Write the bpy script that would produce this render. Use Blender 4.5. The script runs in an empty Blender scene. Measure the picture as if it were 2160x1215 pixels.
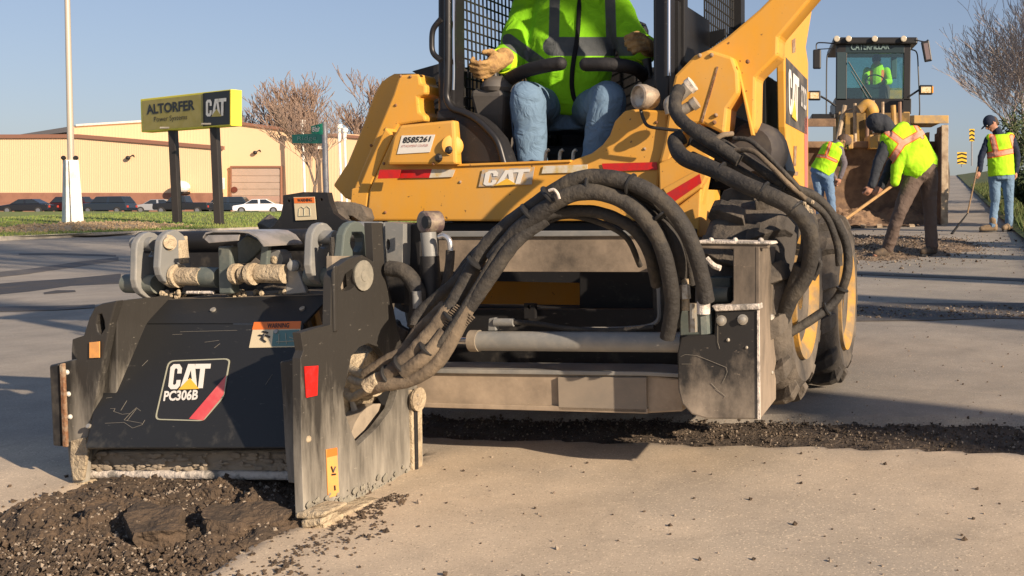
import bpy, bmesh, math, random
from mathutils import Vector, Matrix, noise
from mathutils.geometry import tessellate_polygon
random.seed(7)
D = bpy.data
SC = bpy.context.scene
COL = SC.collection
R = math.radians
PI = math.pi

# ------------------------------------------------------------ camera
FPX, CX, CY, HZ, CAMZ = 2100.0, 1600.0, 607.5, 430.0, 1.0
PITCH = math.atan((CY - HZ) / FPX)
cam_d = D.cameras.new('camera'); cam = D.objects.new('camera', cam_d); COL.objects.link(cam)
cam_d.sensor_width = 36.0; cam_d.lens = 36.0 * FPX / 2160.0
cam_d.shift_x = (1080.0 - CX) / 2160.0
cam_d.clip_start = 0.05; cam_d.clip_end = 3000
cam.location = (0, 0, CAMZ); cam.rotation_euler = (PI / 2 - PITCH, 0, 0)
SC.camera = cam

# ------------------------------------------------------------ world, sun, exposure
SUN_EL = R(21.5)
SD = Vector((-.80, .60, 0)).normalized()          # the way the light travels over the ground
w = D.worlds.new("World"); SC.world = w; w.use_nodes = True
nt = w.node_tree; nt.nodes.clear()
sky = nt.nodes.new('ShaderNodeTexSky'); sky.sky_type = 'NISHITA'; sky.sun_disc = False
sky.sun_elevation = SUN_EL
sky.sun_rotation = math.atan2(-SD.x, -SD.y)
sky.air_density = 1.0; sky.dust_density = 1.1; sky.ozone_density = 1.6
bg = nt.nodes.new('ShaderNodeBackground'); bg.inputs[1].default_value = 0.10
wo = nt.nodes.new('ShaderNodeOutputWorld')
gm = nt.nodes.new('ShaderNodeGamma'); gm.inputs[1].default_value = .62; nt.links.new(sky.outputs[0], gm.inputs[0])
tn = nt.nodes.new('ShaderNodeMix'); tn.data_type = 'RGBA'; tn.blend_type = 'MULTIPLY'; tn.inputs[0].default_value = 1; tn.inputs[7].default_value = (1.10, 1.14, 1.34, 1); nt.links.new(gm.outputs[0], tn.inputs[6])
nt.links.new(tn.outputs[2], bg.inputs[0]); nt.links.new(bg.outputs[0], wo.inputs[0])
sl = D.lights.new('sun', 'SUN'); sun = D.objects.new('sun', sl); COL.objects.link(sun)
sl.energy = 5.0; sl.angle = R(0.6); sl.color = (1.0, 0.80, 0.60)
ld = Vector((SD.x * math.cos(SUN_EL), SD.y * math.cos(SUN_EL), -math.sin(SUN_EL)))
sun.rotation_euler = ld.to_track_quat('-Z', 'Y').to_euler()
sun.location = (20, -20, 20)
SC.view_settings.view_transform = 'Standard'; SC.view_settings.look = 'None'
SC.view_settings.exposure = 0.7; SC.view_settings.gamma = 1.0
SC.view_settings.use_curve_mapping = False

# ------------------------------------------------------------ photograph pixel -> place
_cp, _sp = math.cos(PITCH), math.sin(PITCH)
def ray(px, py):
    a = (px - CX) / FPX; b = -(py - CY) / FPX
    return Vector((a, _cp + b * _sp, -_sp + b * _cp))
O = Vector((0, 0, CAMZ))
def P(px, py, Y):
    d = ray(px, py); return O + d * (Y / d.y)
TH = R(13.4)                                       # heading of the loader
UA = Vector((math.cos(TH), -math.sin(TH), 0)); VA = Vector((math.sin(TH), math.cos(TH), 0)); WA = Vector((0, 0, 1))
def MV(u, v, w_): return UA * u + VA * v + WA * w_
def F(v):                                          # upright plane across the machine at depth v
    def f(px, py, dv=0.0):
        d = ray(px, py); return O + d * ((v + dv) / d.dot(VA))
    return f
def S(u):                                          # upright plane along the machine at side offset u
    def f(px, py, du=0.0):
        d = ray(px, py); return O + d * ((u + du) / d.dot(UA))
    return f
def FP(Y):
    def f(px, py, dy=0.0): return P(px, py, Y + dy)
    return f
def ss(x, a, b):
    t = min(1, max(0, (x - a) / (b - a))); return t * t * (3 - 2 * t)
def gz(X, Y):
    c = X - .186 * Y
    ye = min(Y, 88) - 3.1
    if Y > 88: ye -= (Y - 88) * .25
    z = .04 * ss(c, -12, -1.5) * max(-2.5, ye)
    z += .03 * min(6, max(0, c + 2))
    z += .42 * ss(Y, 24, 58) * (1 - ss(c, -18, -12)) - .42 * ss(Y, 63, 70) * (1 - ss(c, -18, -12))
    return z
def G(px, py):
    d = ray(px, py); t = 1.0; last = 0
    while t < 400:
        p = O + d * t
        if p.z < gz(p.x, p.y): break
        last = t; t *= 1.01
    a, b = last, t
    for _ in range(30):
        m = (a + b) / 2; p = O + d * m
        if p.z < gz(p.x, p.y): b = m
        else: a = m
    return O + d * b

# ------------------------------------------------------------ materials
def nd(nt, t, **k):
    n = nt.nodes.new(t)
    for a, v in k.items():
        if a in n.inputs.keys(): n.inputs[a].default_value = v
        else: setattr(n, a, v)
    return n
def c4(c): return (c[0], c[1], c[2], 1)
MATS = {}
def mat(name, col, rough=.6, metal=0, col2=None, scale=6, mixlo=.45, mixhi=.65, bump=0, bscale=40, stretch=(1, 1, 1),
        spec=.5, col3=None, scale3=60, lo3=.62, hi3=.7, coat=0, detail=6, trans=0, alpha=1):
    if name in MATS: return MATS[name]
    m = D.materials.new(name); m.use_nodes = True; nt = m.node_tree; L = nt.links.new
    b = nt.nodes['Principled BSDF']
    b.inputs['Base Color'].default_value = c4(col); b.inputs['Roughness'].default_value = rough
    b.inputs['Metallic'].default_value = metal; b.inputs['Specular IOR Level'].default_value = spec
    b.inputs['Coat Weight'].default_value = coat; b.inputs['Transmission Weight'].default_value = trans
    b.inputs['Alpha'].default_value = alpha
    tc = nd(nt, 'ShaderNodeTexCoord'); mp = nd(nt, 'ShaderNodeMapping'); mp.inputs['Scale'].default_value = stretch
    L(tc.outputs['Object'], mp.inputs[0])
    out = None
    if col2:
        n = nd(nt, 'ShaderNodeTexNoise', Scale=scale, Detail=detail, Roughness=.62); L(mp.outputs[0], n.inputs['Vector'])
        r = nd(nt, 'ShaderNodeMapRange'); r.inputs[1].default_value = mixlo; r.inputs[2].default_value = mixhi
        L(n.outputs[0], r.inputs[0])
        x = nd(nt, 'ShaderNodeMix', data_type='RGBA'); x.inputs[6].default_value = c4(col); x.inputs[7].default_value = c4(col2)
        L(r.outputs[0], x.inputs[0]); out = x.outputs[2]
        rr = nd(nt, 'ShaderNodeMapRange'); rr.inputs[3].default_value = rough; rr.inputs[4].default_value = min(1, rough + .25)
        L(r.outputs[0], rr.inputs[0]); L(rr.outputs[0], b.inputs['Roughness'])
    if col3:
        n3 = nd(nt, 'ShaderNodeTexNoise', Scale=scale3, Detail=3, Roughness=.6); L(tc.outputs['Object'], n3.inputs['Vector'])
        r3 = nd(nt, 'ShaderNodeMapRange'); r3.inputs[1].default_value = lo3; r3.inputs[2].default_value = hi3
        L(n3.outputs[0], r3.inputs[0])
        x3 = nd(nt, 'ShaderNodeMix', data_type='RGBA'); x3.inputs[7].default_value = c4(col3)
        if out: L(out, x3.inputs[6])
        else: x3.inputs[6].default_value = c4(col)
        L(r3.outputs[0], x3.inputs[0]); out = x3.outputs[2]
    if out: L(out, b.inputs['Base Color'])
    if bump:
        nb = nd(nt, 'ShaderNodeTexNoise', Scale=bscale, Detail=5, Roughness=.6); L(mp.outputs[0], nb.inputs['Vector'])
        bp = nd(nt, 'ShaderNodeBump'); bp.inputs['Strength'].default_value = bump; bp.inputs['Distance'].default_value = .02
        L(nb.outputs[0], bp.inputs['Height']); L(bp.outputs[0], b.inputs['Normal'])
    MATS[name] = m; return m

# ------------------------------------------------------------ mesh builder (all points in world space)
def catmull(pts, n=8):
    pts = [Vector(p) for p in pts]
    if len(pts) < 3: return pts
    q = [pts[0] * 2 - pts[1]] + pts + [pts[-1] * 2 - pts[-2]]
    out = []
    for i in range(1, len(q) - 2):
        a, b, c, d = q[i - 1], q[i], q[i + 1], q[i + 2]
        for k in range(n):
            t = k / n
            out.append(.5 * ((2 * b) + (c - a) * t + (2 * a - 5 * b + 4 * c - d) * t * t + (3 * b - a - 3 * c + d) * t ** 3))
    out.append(pts[-1]); return out
class MB:
    def __init__(s): s.v = []; s.f = []; s.mi = []; s.cur = 0
    def add(s, vs, fs):
        o = len(s.v); s.v += [Vector(x) for x in vs]
        for f in fs: s.f.append([i + o for i in f]); s.mi.append(s.cur)
        return s
    def prism(s, pts, ext):
        pts = [Vector(p) for p in pts]; n = len(pts); e = Vector(ext)
        vs = pts + [p + e for p in pts]
        s.add(vs, [list(range(n)), list(range(2 * n - 1, n - 1, -1))] + [[i, (i + 1) % n, n + (i + 1) % n, n + i] for i in range(n)])
        return s
    def prism_h(s, outer, holes, ext):
        loops = [[Vector(p) for p in outer]] + [[Vector(p) for p in h] for h in holes]
        tris = tessellate_polygon(loops); allp = [p for l in loops for p in l]; N = len(allp); e = Vector(ext)
        fs = [list(t) for t in tris] + [[i + N for i in reversed(t)] for t in tris]
        o = 0
        for l in loops:
            n = len(l)
            for i in range(n): fs.append([o + i, o + (i + 1) % n, N + o + (i + 1) % n, N + o + i])
            o += n
        return s.add(allp + [p + e for p in allp], fs)
    def box(s, o, a, b, c):                      # corner o and three edge vectors
        o = Vector(o); a = Vector(a); b = Vector(b); c = Vector(c)
        return s.prism([o, o + a, o + a + b, o + b], c)
    def mbox(s, u0, u1, v0, v1, w0, w1):
        return s.box(MV(u0, v0, w0), UA * (u1 - u0), WA * (w1 - w0), VA * (v1 - v0))
    def wbox(s, x0, x1, y0, y1, z0, z1):
        return s.box((x0, y0, z0), (x1 - x0, 0, 0), (0, 0, z1 - z0), (0, y1 - y0, 0))
    def tube(s, pts, r, n=12, smooth=8, cap=True, flat=1.0):
        pts = catmull(pts, smooth) if smooth else [Vector(p) for p in pts]
        m = len(pts); rad = r if callable(r) else ((lambda t: r) if not isinstance(r, (list, tuple)) else
              (lambda t: r[min(len(r) - 2, int(t * (len(r) - 1)))] * (1 - (t * (len(r) - 1) - min(len(r) - 2, int(t * (len(r) - 1))))) + r[min(len(r) - 2, int(t * (len(r) - 1))) + 1] * (t * (len(r) - 1) - min(len(r) - 2, int(t * (len(r) - 1))))))
        t0 = (pts[1] - pts[0]).normalized(); up = Vector((0, 0, 1)) if abs(t0.z) < .9 else Vector((0, 1, 0))
        nrm = t0.cross(up).normalized(); vs = []; fs = []
        for i, p in enumerate(pts):
            t = (pts[min(i + 1, m - 1)] - pts[max(i - 1, 0)]).normalized()
            nrm = (nrm - t * nrm.dot(t)).normalized(); bn = t.cross(nrm)
            rr = rad(i / (m - 1))
            for k in range(n):
                a = 2 * PI * k / n; vs.append(p + nrm * (math.cos(a) * rr) + bn * (math.sin(a) * rr * flat))
        for i in range(m - 1):
            for k in range(n): fs.append([i * n + k, i * n + (k + 1) % n, (i + 1) * n + (k + 1) % n, (i + 1) * n + k])
        if cap: fs += [list(range(n - 1, -1, -1)), list(range((m - 1) * n, m * n))]
        return s.add(vs, fs)
    def cyl(s, a, b, r, n=20, r2=None): return s.tube([a, b], [r, r if r2 is None else r2], n, 0)
    def lathe(s, prof, o, axis, n=32, ref=None, phase=0):   # prof: (along, radius)
        ax = Vector(axis).normalized(); ref = Vector(ref) if ref else (Vector((0, 0, 1)) if abs(ax.z) < .9 else Vector((0, 1, 0)))
        e1 = (ref - ax * ref.dot(ax)).normalized(); e2 = ax.cross(e1); o = Vector(o); vs = []; fs = []; m = len(prof)
        for (h, r) in prof:
            for k in range(n):
                a = 2 * PI * k / n + phase; vs.append(o + ax * h + e1 * (math.cos(a) * r) + e2 * (math.sin(a) * r))
        for i in range(m - 1):
            for k in range(n): fs.append([i * n + k, i * n + (k + 1) % n, (i + 1) * n + (k + 1) % n, (i + 1) * n + k])
        return s.add(vs, fs + [list(range(n - 1, -1, -1)), list(range((m - 1) * n, m * n))])
    def ball(s, c, r, n=12, sc=(1, 1, 1), rot=None):
        c = Vector(c); vs = []; fs = []; m = n // 2 + 1
        for i in range(m + 1):
            ph = PI * i / m
            for k in range(n):
                a = 2 * PI * k / n; d = Vector((math.sin(ph) * math.cos(a) * sc[0], math.sin(ph) * math.sin(a) * sc[1], math.cos(ph) * sc[2])) * r
                if rot: d = rot @ d
                vs.append(c + d)
        for i in range(m):
            for k in range(n): fs.append([i * n + k, (i + 1) * n + k, (i + 1) * n + (k + 1) % n, i * n + (k + 1) % n])
        return s.add(vs, fs)
    def loft(s, secs, n=16):                     # secs: (centre, half-axis a, half-axis b)
        vs = []; fs = []; m = len(secs)
        for (c, a, b) in secs:
            for k in range(n):
                t = 2 * PI * k / n; vs.append(Vector(c) + Vector(a) * math.cos(t) + Vector(b) * math.sin(t))
        for i in range(m - 1):
            for k in range(n): fs.append([i * n + k, i * n + (k + 1) % n, (i + 1) * n + (k + 1) % n, (i + 1) * n + k])
        return s.add(vs, fs + [list(range(n - 1, -1, -1)), list(range((m - 1) * n, m * n))])
    def quad(s, a, b, c, d): return s.add([a, b, c, d], [[0, 1, 2, 3]])

def obj(name, mb, m, parent=None, bevel=0, smooth=False, fix=True, label=None):
    me = D.meshes.new(name)
    vs = mb.v
    if parent is not None:
        bpy_m = WM(parent).inverted(); vs = [bpy_m @ v for v in vs]
    me.from_pydata([tuple(v) for v in vs], [], mb.f); me.update()
    ms = m if isinstance(m, (list, tuple)) else [m]
    for x in ms: me.materials.append(x)
    if len(ms) > 1: me.polygons.foreach_set('material_index', mb.mi)
    if fix:
        bm = bmesh.new(); bm.from_mesh(me); bmesh.ops.recalc_face_normals(bm, faces=bm.faces); bm.to_mesh(me); bm.free()
    if smooth:
        me.polygons.foreach_set('use_smooth', [True] * len(me.polygons)); me.set_sharp_from_angle(angle=R(40))
    o = D.objects.new(name, me); COL.objects.link(o)
    if parent is not None: o.parent = parent
    if bevel:
        b = o.modifiers.new('bevel', 'BEVEL'); b.width = bevel; b.segments = 2; b.limit_method = 'ANGLE'; b.angle_limit = R(35)
    if label: o['label'] = label
    return o
WMX = {}
def WM(o):
    m = Matrix.LocRotScale(o.location, o.rotation_euler, o.scale)
    return (WM(o.parent) @ m) if o.parent else m
def tag(o, label, cat, group=None):
    o['label'] = label; o['category'] = cat
    if group: o['group'] = group
    return o
def thing(name, label, cat, loc=(0, 0, 0), rz=0, group=None):
    o = D.objects.new(name, None); COL.objects.link(o); o.location = loc; o.rotation_euler = (0, 0, rz)
    o.empty_display_size = .2
    return tag(o, label, cat, group)
def solo(name, mb, m, label, cat, group=None, base=None, **k):   # a thing that is one mesh; origin put at its base
    if base is None:
        n = len(mb.v); base = Vector((sum(v.x for v in mb.v) / n, sum(v.y for v in mb.v) / n, min(v.z for v in mb.v)))
    base = Vector(base)
    mb.v = [v - base for v in mb.v]
    o = obj(name, mb, m, **k); o.location = base
    return tag(o, label, cat, group)
def structure(name, mb, m, **k):
    o = obj(name, mb, m, **k); o['kind'] = 'structure'; return o
def copy_tree(o, parent=None):
    c = o.copy(); COL.objects.link(c)
    if parent: c.parent = parent
    for ch in list(o.children): copy_tree(ch, c)
    return c

# ------------------------------------------------------------ lettering
def bil(q):                                       # q = TL, TR, BR, BL
    tl, tr, br, bl = [Vector(x) for x in q]
    return lambda x, y: (bl * (1 - x) + br * x) * (1 - y) + (tl * (1 - x) + tr * x) * y
def qn(q): return (Vector(q[1]) - Vector(q[0])).cross(Vector(q[3]) - Vector(q[0])).normalized()
def plate(q, n, t=.0015):
    mb = MB(); q = [Vector(x) for x in q]; mb.prism([x + n * t for x in q], -n * t * .98); return mb
def text_mb(s, q, n, off=.003, bold=.02, mb=None):
    cu = D.curves.new('t', 'FONT'); cu.body = s; cu.offset = bold; cu.resolution_u = 3
    o = D.objects.new('t', cu); COL.objects.link(o); bpy.context.view_layer.update()
    dg = bpy.context.evaluated_depsgraph_get(); me = D.meshes.new_from_object(o.evaluated_get(dg))
    xs = [v.co.x for v in me.vertices]; ys = [v.co.y for v in me.vertices]
    x0, x1, y0, y1 = min(xs), max(xs), min(ys), max(ys); f = bil(q)
    mb = mb or MB()
    mb.add([f((v.co.x - x0) / (x1 - x0), (v.co.y - y0) / (y1 - y0)) + n * off for v in me.vertices], [list(p.vertices) for p in me.polygons])
    D.objects.remove(o); D.curves.remove(cu); D.meshes.remove(me); return mb
LC = [(.29, .62), (.29, .84), (.22, 1), (.07, 1), (0, .88), (0, .12), (.07, 0), (.22, 0), (.29, .14), (.29, .36), (.19, .36), (.19, .22), (.16, .17), (.13, .17), (.105, .22), (.105, .78), (.13, .83), (.16, .83), (.19, .78), (.19, .62)]
LA = [(.30, 0), (.44, 1), (.60, 1), (.73, 0), (.62, 0), (.60, .2), (.44, .2), (.42, 0)]; LAH = [(.465, .38), (.575, .38), (.52, .78)]
LT = [(.62, 1), (1, 1), (1, .8), (.87, .8), (.87, 0), (.755, 0), (.755, .8), (.62, .8)]
def decal_poly(pts, q, n, off, t=.001, mb=None, hole=None):
    f = bil(q); mb = mb or MB()
    mb.prism_h([f(x, y) + n * off for x, y in pts], [[f(x, y) + n * off for x, y in hole]] if hole else [], -n * t); return mb
def cat_logo(q, n, parent, white, yellow, off=.004, tri=True):
    mb = MB(); decal_poly(LC, q, n, off, mb=mb); decal_poly(LA, q, n, off, mb=mb, hole=LAH); decal_poly(LT, q, n, off, mb=mb)
    obj('lettering', mb, white, parent)
    if tri: obj('emblem_triangle', decal_poly([(.27, -.03), (.53, .42), (.79, -.03)], q, n, off + .0015), yellow, parent)
# ------------------------------------------------------------ cloth / body blobs
def evalmesh(o):
    bpy.context.view_layer.update(); dg = bpy.context.evaluated_depsgraph_get()
    return D.meshes.new_from_object(o.evaluated_get(dg))
def blob(name, mb, voxel, m, parent, smooth=4, shrink=None, paint=None, wrinkle=0, wsc=14):
    o = obj(name, mb, m, None, fix=True)
    r = o.modifiers.new('r', 'REMESH'); r.mode = 'VOXEL'; r.voxel_size = voxel; r.use_smooth_shade = True
    s_ = o.modifiers.new('s', 'SMOOTH'); s_.iterations = smooth; s_.factor = .5
    me = evalmesh(o); old = o.data; o.modifiers.clear()
    if wrinkle:
        co = [v.co.copy() for v in me.vertices]; no = [v.normal.copy() for v in me.vertices]
        for v, c, n_ in zip(me.vertices, co, no):
            wq = noise.noise_vector(c * wsc * .7) * .12; d_ = Vector((c.x * .8, c.y * .8, c.z * 1.5)) + wq
            k = .55 * noise.noise(c * wsc * .8) + 1.1 * (.22 - abs(noise.noise(d_ * wsc * 1.1))) + .5 * (.2 - abs(noise.noise(Vector((c.x, c.y, c.z * .5)) * wsc * 2.4 + wq * 9)))
            v.co = c + n_ * (k * wrinkle)
    if paint:
        at = me.attributes.new('paint', 'FLOAT', 'POINT')
        at.data.foreach_set('value', [paint(v.co) for v in me.vertices])
    if parent is not None:
        me.transform(WM(parent).inverted()); o.parent = parent
    o.data = me; D.meshes.remove(old); me.name = name
    me.polygons.foreach_set('use_smooth', [True] * len(me.polygons))
    return o
def cap(mb, a, b, ra, rb, n=14):                 # tapered capsule
    a = Vector(a); b = Vector(b); mb.cyl(a, b, ra, n, rb); mb.ball(a, ra * 1.0, n); mb.ball(b, rb * 1.0, n); return mb
def chain(mb, pts, rs, n=14):
    for i in range(len(pts) - 1): cap(mb, pts[i], pts[i + 1], rs[i], rs[i + 1], n)
    return mb
# ============================================================ SETTING
m_road = mat('worn_road', (.385, .325, .25), .85, col2=(.25, .225, .19), scale=.55, mixlo=.42, mixhi=.66, bump=.09, bscale=160, col3=(.50, .43, .33), scale3=120, lo3=.58, hi3=.66)
# dark aggregate, cracks and faint wheel wear on the road itself
_nt = m_road.node_tree; _b = _nt.nodes['Principled BSDF']; _src = _b.inputs['Base Color'].links[0].from_socket
_tc = nd(_nt, 'ShaderNodeTexCoord')
_v = nd(_nt, 'ShaderNodeTexVoronoi', Scale=.55); _v.feature = 'DISTANCE_TO_EDGE'
_nz = nd(_nt, 'ShaderNodeTexNoise', Scale=1.7, Detail=5); _mx = nd(_nt, 'ShaderNodeVectorMath', operation='MULTIPLY_ADD')
_nt.links.new(_tc.outputs['Object'], _nz.inputs['Vector'])
_nt.links.new(_nz.outputs['Color'], _mx.inputs[0]); _mx.inputs[1].default_value = (.7, .7, 0); _nt.links.new(_tc.outputs['Object'], _mx.inputs[2])
_nt.links.new(_mx.outputs[0], _v.inputs['Vector'])
_r = nd(_nt, 'ShaderNodeMapRange'); _r.inputs[1].default_value = .002; _r.inputs[2].default_value = .010; _r.inputs[3].default_value = .10; _r.inputs[4].default_value = 0
_nt.links.new(_v.outputs['Distance'], _r.inputs[0])
_x = nd(_nt, 'ShaderNodeMix', data_type='RGBA'); _x.inputs[7].default_value = (.075, .068, .06, 1)
_nt.links.new(_r.outputs[0], _x.inputs[0]); _nt.links.new(_src, _x.inputs[6])
_n2 = nd(_nt, 'ShaderNodeTexNoise', Scale=170, Detail=2); _nt.links.new(_tc.outputs['Object'], _n2.inputs['Vector'])
_r2 = nd(_nt, 'ShaderNodeMapRange'); _r2.inputs[1].default_value = .60; _r2.inputs[2].default_value = .70; _r2.inputs[4].default_value = .75
_nt.links.new(_n2.outputs[0], _r2.inputs[0])
_x2 = nd(_nt, 'ShaderNodeMix', data_type='RGBA'); _x2.inputs[7].default_value = (.15, .13, .105, 1)
_nt.links.new(_r2.outputs[0], _x2.inputs[0]); _nt.links.new(_x.outputs[2], _x2.inputs[6]); _nt.links.new(_x2.outputs[2], _b.inputs['Base Color'])

# paler, dust-trodden pavement on the near side of the cut, greyer worn asphalt beyond it
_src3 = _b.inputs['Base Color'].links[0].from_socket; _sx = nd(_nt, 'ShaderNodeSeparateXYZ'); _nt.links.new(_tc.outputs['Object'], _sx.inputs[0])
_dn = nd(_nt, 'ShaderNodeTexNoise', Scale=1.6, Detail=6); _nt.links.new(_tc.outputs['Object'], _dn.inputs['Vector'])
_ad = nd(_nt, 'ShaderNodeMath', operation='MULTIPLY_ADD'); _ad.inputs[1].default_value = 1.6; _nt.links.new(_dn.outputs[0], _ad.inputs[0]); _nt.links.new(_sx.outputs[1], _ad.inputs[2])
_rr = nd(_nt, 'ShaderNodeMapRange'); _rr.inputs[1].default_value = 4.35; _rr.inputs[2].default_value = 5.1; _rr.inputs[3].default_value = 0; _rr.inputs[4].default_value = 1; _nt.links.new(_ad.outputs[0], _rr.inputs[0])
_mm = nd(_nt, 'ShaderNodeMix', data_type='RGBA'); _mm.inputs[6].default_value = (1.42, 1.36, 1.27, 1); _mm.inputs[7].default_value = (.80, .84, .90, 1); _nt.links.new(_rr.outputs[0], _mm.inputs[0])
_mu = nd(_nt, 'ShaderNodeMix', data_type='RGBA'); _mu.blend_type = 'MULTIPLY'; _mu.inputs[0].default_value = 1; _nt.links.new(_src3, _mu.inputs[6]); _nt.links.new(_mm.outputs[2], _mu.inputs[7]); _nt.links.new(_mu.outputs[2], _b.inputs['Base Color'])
_bn = nd(_nt, 'ShaderNodeTexNoise', Scale=2.3, Detail=9, Roughness=.7); _nt.links.new(_tc.outputs['Object'], _bn.inputs['Vector']); _br = nd(_nt, 'ShaderNodeMapRange'); _br.inputs[1].default_value = .3; _br.inputs[2].default_value = .7; _br.inputs[3].default_value = .80; _br.inputs[4].default_value = 1.16; _nt.links.new(_bn.outputs[0], _br.inputs[0])
_bm = nd(_nt, 'ShaderNodeVectorMath', operation='SCALE'); _nt.links.new(_mu.outputs[2], _bm.inputs[0]); _nt.links.new(_br.outputs[0], _bm.inputs['Scale']); _nt.links.new(_bm.outputs[0], _b.inputs['Base Color'])
m_grass = mat('lawn_grass', (.13, .19, .035), .9, col2=(.20, .20, .06), scale=1.2, mixlo=.4, mixhi=.65, bump=.6, bscale=30)
m_grass_dark = mat('verge_grass', (.06, .09, .02), .9, col2=(.11, .10, .045), scale=1.5, bump=.8, bscale=20)
m_millings = mat('asphalt_millings', (.060, .044, .031), .95, col2=(.105, .073, .047), scale=9, mixlo=.4, mixhi=.62, bump=1.0, bscale=45, col3=(.21, .16, .11), scale3=85, lo3=.64, hi3=.69)
m_millings_pale = mat('dusty_millings', (.20, .145, .095), .95, col2=(.10, .073, .052), scale=5, bump=1.0, bscale=30, col3=(.28, .22, .15), scale3=60, lo3=.62, hi3=.68)
m_strip = mat('cut_millings', (.062, .047, .035), .95, col2=(.11, .083, .058), scale=6, mixlo=.4, mixhi=.62, bump=1.0, bscale=60, col3=(.16, .125, .09), scale3=110, lo3=.66, hi3=.71)
m_pebble = mat('pale_stone', (.30, .25, .19), .9, col2=(.16, .12, .09), scale=40)
m_tar_shade = mat('tar_and_shade', (.075, .07, .068), .75, col2=(.12, .11, .10), scale=6, bump=.3)

def frange(a, b, s):
    out = []; x = a
    while x < b - 1e-6: out.append(x); x += s
    return out
xs = [-260, -180, -120, -80, -60, -45] + frange(-36, -6, 1.5) + frange(-6, -3.4, .25) + frange(-3.4, 2.2, .05) + frange(2.2, 8, .4) + frange(8, 30, 2) + [30, 45, 70, 110, 180, 260]
ys = [-60, -30, -15, -6, -2, 0] + frange(1, 2.4, .2) + frange(2.4, 5.2, .04) + frange(5.2, 10, .2) + frange(10, 40, 1) + frange(40, 110, 3) + [110, 140, 200, 300, 500]
sA = (G(1100, 927), G(2160, 953)); sB = (G(1100, 884), G(2160, 895))
def line_y(pp, x):
    a, b = pp; return a.y + (b.y - a.y) * (x - a.x) / (b.x - a.x)
def strip_depth(x, y):
    n_ = noise.noise(Vector((x * 3, y * 3, 0))) * .03 + noise.noise(Vector((x * 14, y * 14, 3))) * .012
    a = line_y(sA, x) + n_; b = line_y(sB, x) + .10 + n_
    if x < -2.9: return 0
    return -.045 * ss(y, a - .01, a + .03) * (1 - ss(y, b - .03, b + .01))
def pit_depth(x, y):                              # the fresh cut under and in front of the planer
    p = MV(1, 0, 0); u = Vector((x, y, 0)).dot(UA); v = Vector((x, y, 0)).dot(VA)
    e = noise.noise(Vector((x * 5, y * 5, 1))) * .05
    return -.09 * ss(u, -3.10 + e, -3.0 + e) * (1 - ss(u, -2.20 + e, -2.14 + e)) * ss(v, 1.9, 2.2) * (1 - ss(v, 3.35, 3.45))
mb = MB(); nx = len(xs); vs = []; fs = []
for y in ys:
    for x in xs: vs.append((x, y, gz(x, y) + strip_depth(x, y) + pit_depth(x, y) + .004 * noise.noise(Vector((x * .9, y * .9, 0)))))
for j in range(len(ys) - 1):
    for i in range(nx - 1): fs.append([j * nx + i, j * nx + i + 1, (j + 1) * nx + i + 1, (j + 1) * nx + i])
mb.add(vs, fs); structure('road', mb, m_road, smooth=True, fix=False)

def sheet(name, xa, xb, ya, yb, nx_, ny_, zf, m, kind='structure', mask=None):
    mb = MB(); vs = [];
    for j in range(ny_ + 1):
        for i in range(nx_ + 1):
            s = i / nx_; t = j / ny_; x = xa(t) * (1 - s) + xb(t) * s; y = ya(s) * (1 - t) + yb(s) * t
            vs.append((x, y, zf(x, y, s, t)))
    mb.add(vs, [[j * (nx_ + 1) + i, j * (nx_ + 1) + i + 1, (j + 1) * (nx_ + 1) + i + 1, (j + 1) * (nx_ + 1) + i] for j in range(ny_) for i in range(nx_)])
    o = obj(name, mb, m, smooth=True, fix=False); o['kind'] = kind; return o
# lawn on the left with its kerb, parking lot behind it
e0 = G(-260, 520); e1 = G(0, 508); e2 = G(240, 497); e3 = G(600, 484)
edge = catmull([e0, e1, e2, e3, e3 + (e3 - e2) * .6], 10)
def edge_y(x):
    for a, b in zip(edge, edge[1:]):
        if a.x <= x <= b.x: return a.y + (b.y - a.y) * (x - a.x) / (b.x - a.x)
    return edge[0].y if x < edge[0].x else edge[-1].y
sheet('lawn', lambda t: -75, lambda t: -9.5, lambda s: edge_y(-75 * (1 - s) - 9.5 * s), lambda s: 66, 90, 40,
      lambda x, y, s, t: gz(x, y) + .10 + .03 * noise.noise(Vector((x * .4, y * .4, 2))), m_grass)
mb = MB(); pk = [Vector((p.x, p.y - .12, gz(p.x, p.y) + .02)) for p in edge]
for a, b in zip(pk, pk[1:]): mb.box(a - Vector((0, 0, .1)), b - a, (0, .26, 0), (0, 0, .2))
m_conc = mat('pale_concrete', (.36, .33, .28), .85, col2=(.24, .22, .19), scale=3, bump=.2)
structure('kerb', mb, m_conc)
m_lot = mat('lot_asphalt', (.10, .10, .10), .9, col2=(.14, .135, .13), scale=1)
sheet('parking_lot', lambda t: -150, lambda t: -22, lambda s: 66.2, lambda s: 190, 12, 12, lambda x, y, s, t: gz(x, y) + .03, m_lot)
# right verge
sheet('grass_verge', lambda t: 1.05 + .186 * (1 + 99 * t), lambda t: 60, lambda s: 1, lambda s: 100, 60, 90,
      lambda x, y, s, t: gz(x, y) + .05 + .10 * min(1, max(0, x - 1.3 - .186 * y)) + .25 * ss(x - .186 * y, 1, 6) + .05 * noise.noise(Vector((x, y, 5))), m_grass_dark)
sheet('far_field', lambda t: -260, lambda t: 30, lambda s: 195, lambda s: 480, 10, 10, lambda x, y, s, t: gz(x, y) + .6, m_grass_dark)

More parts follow.
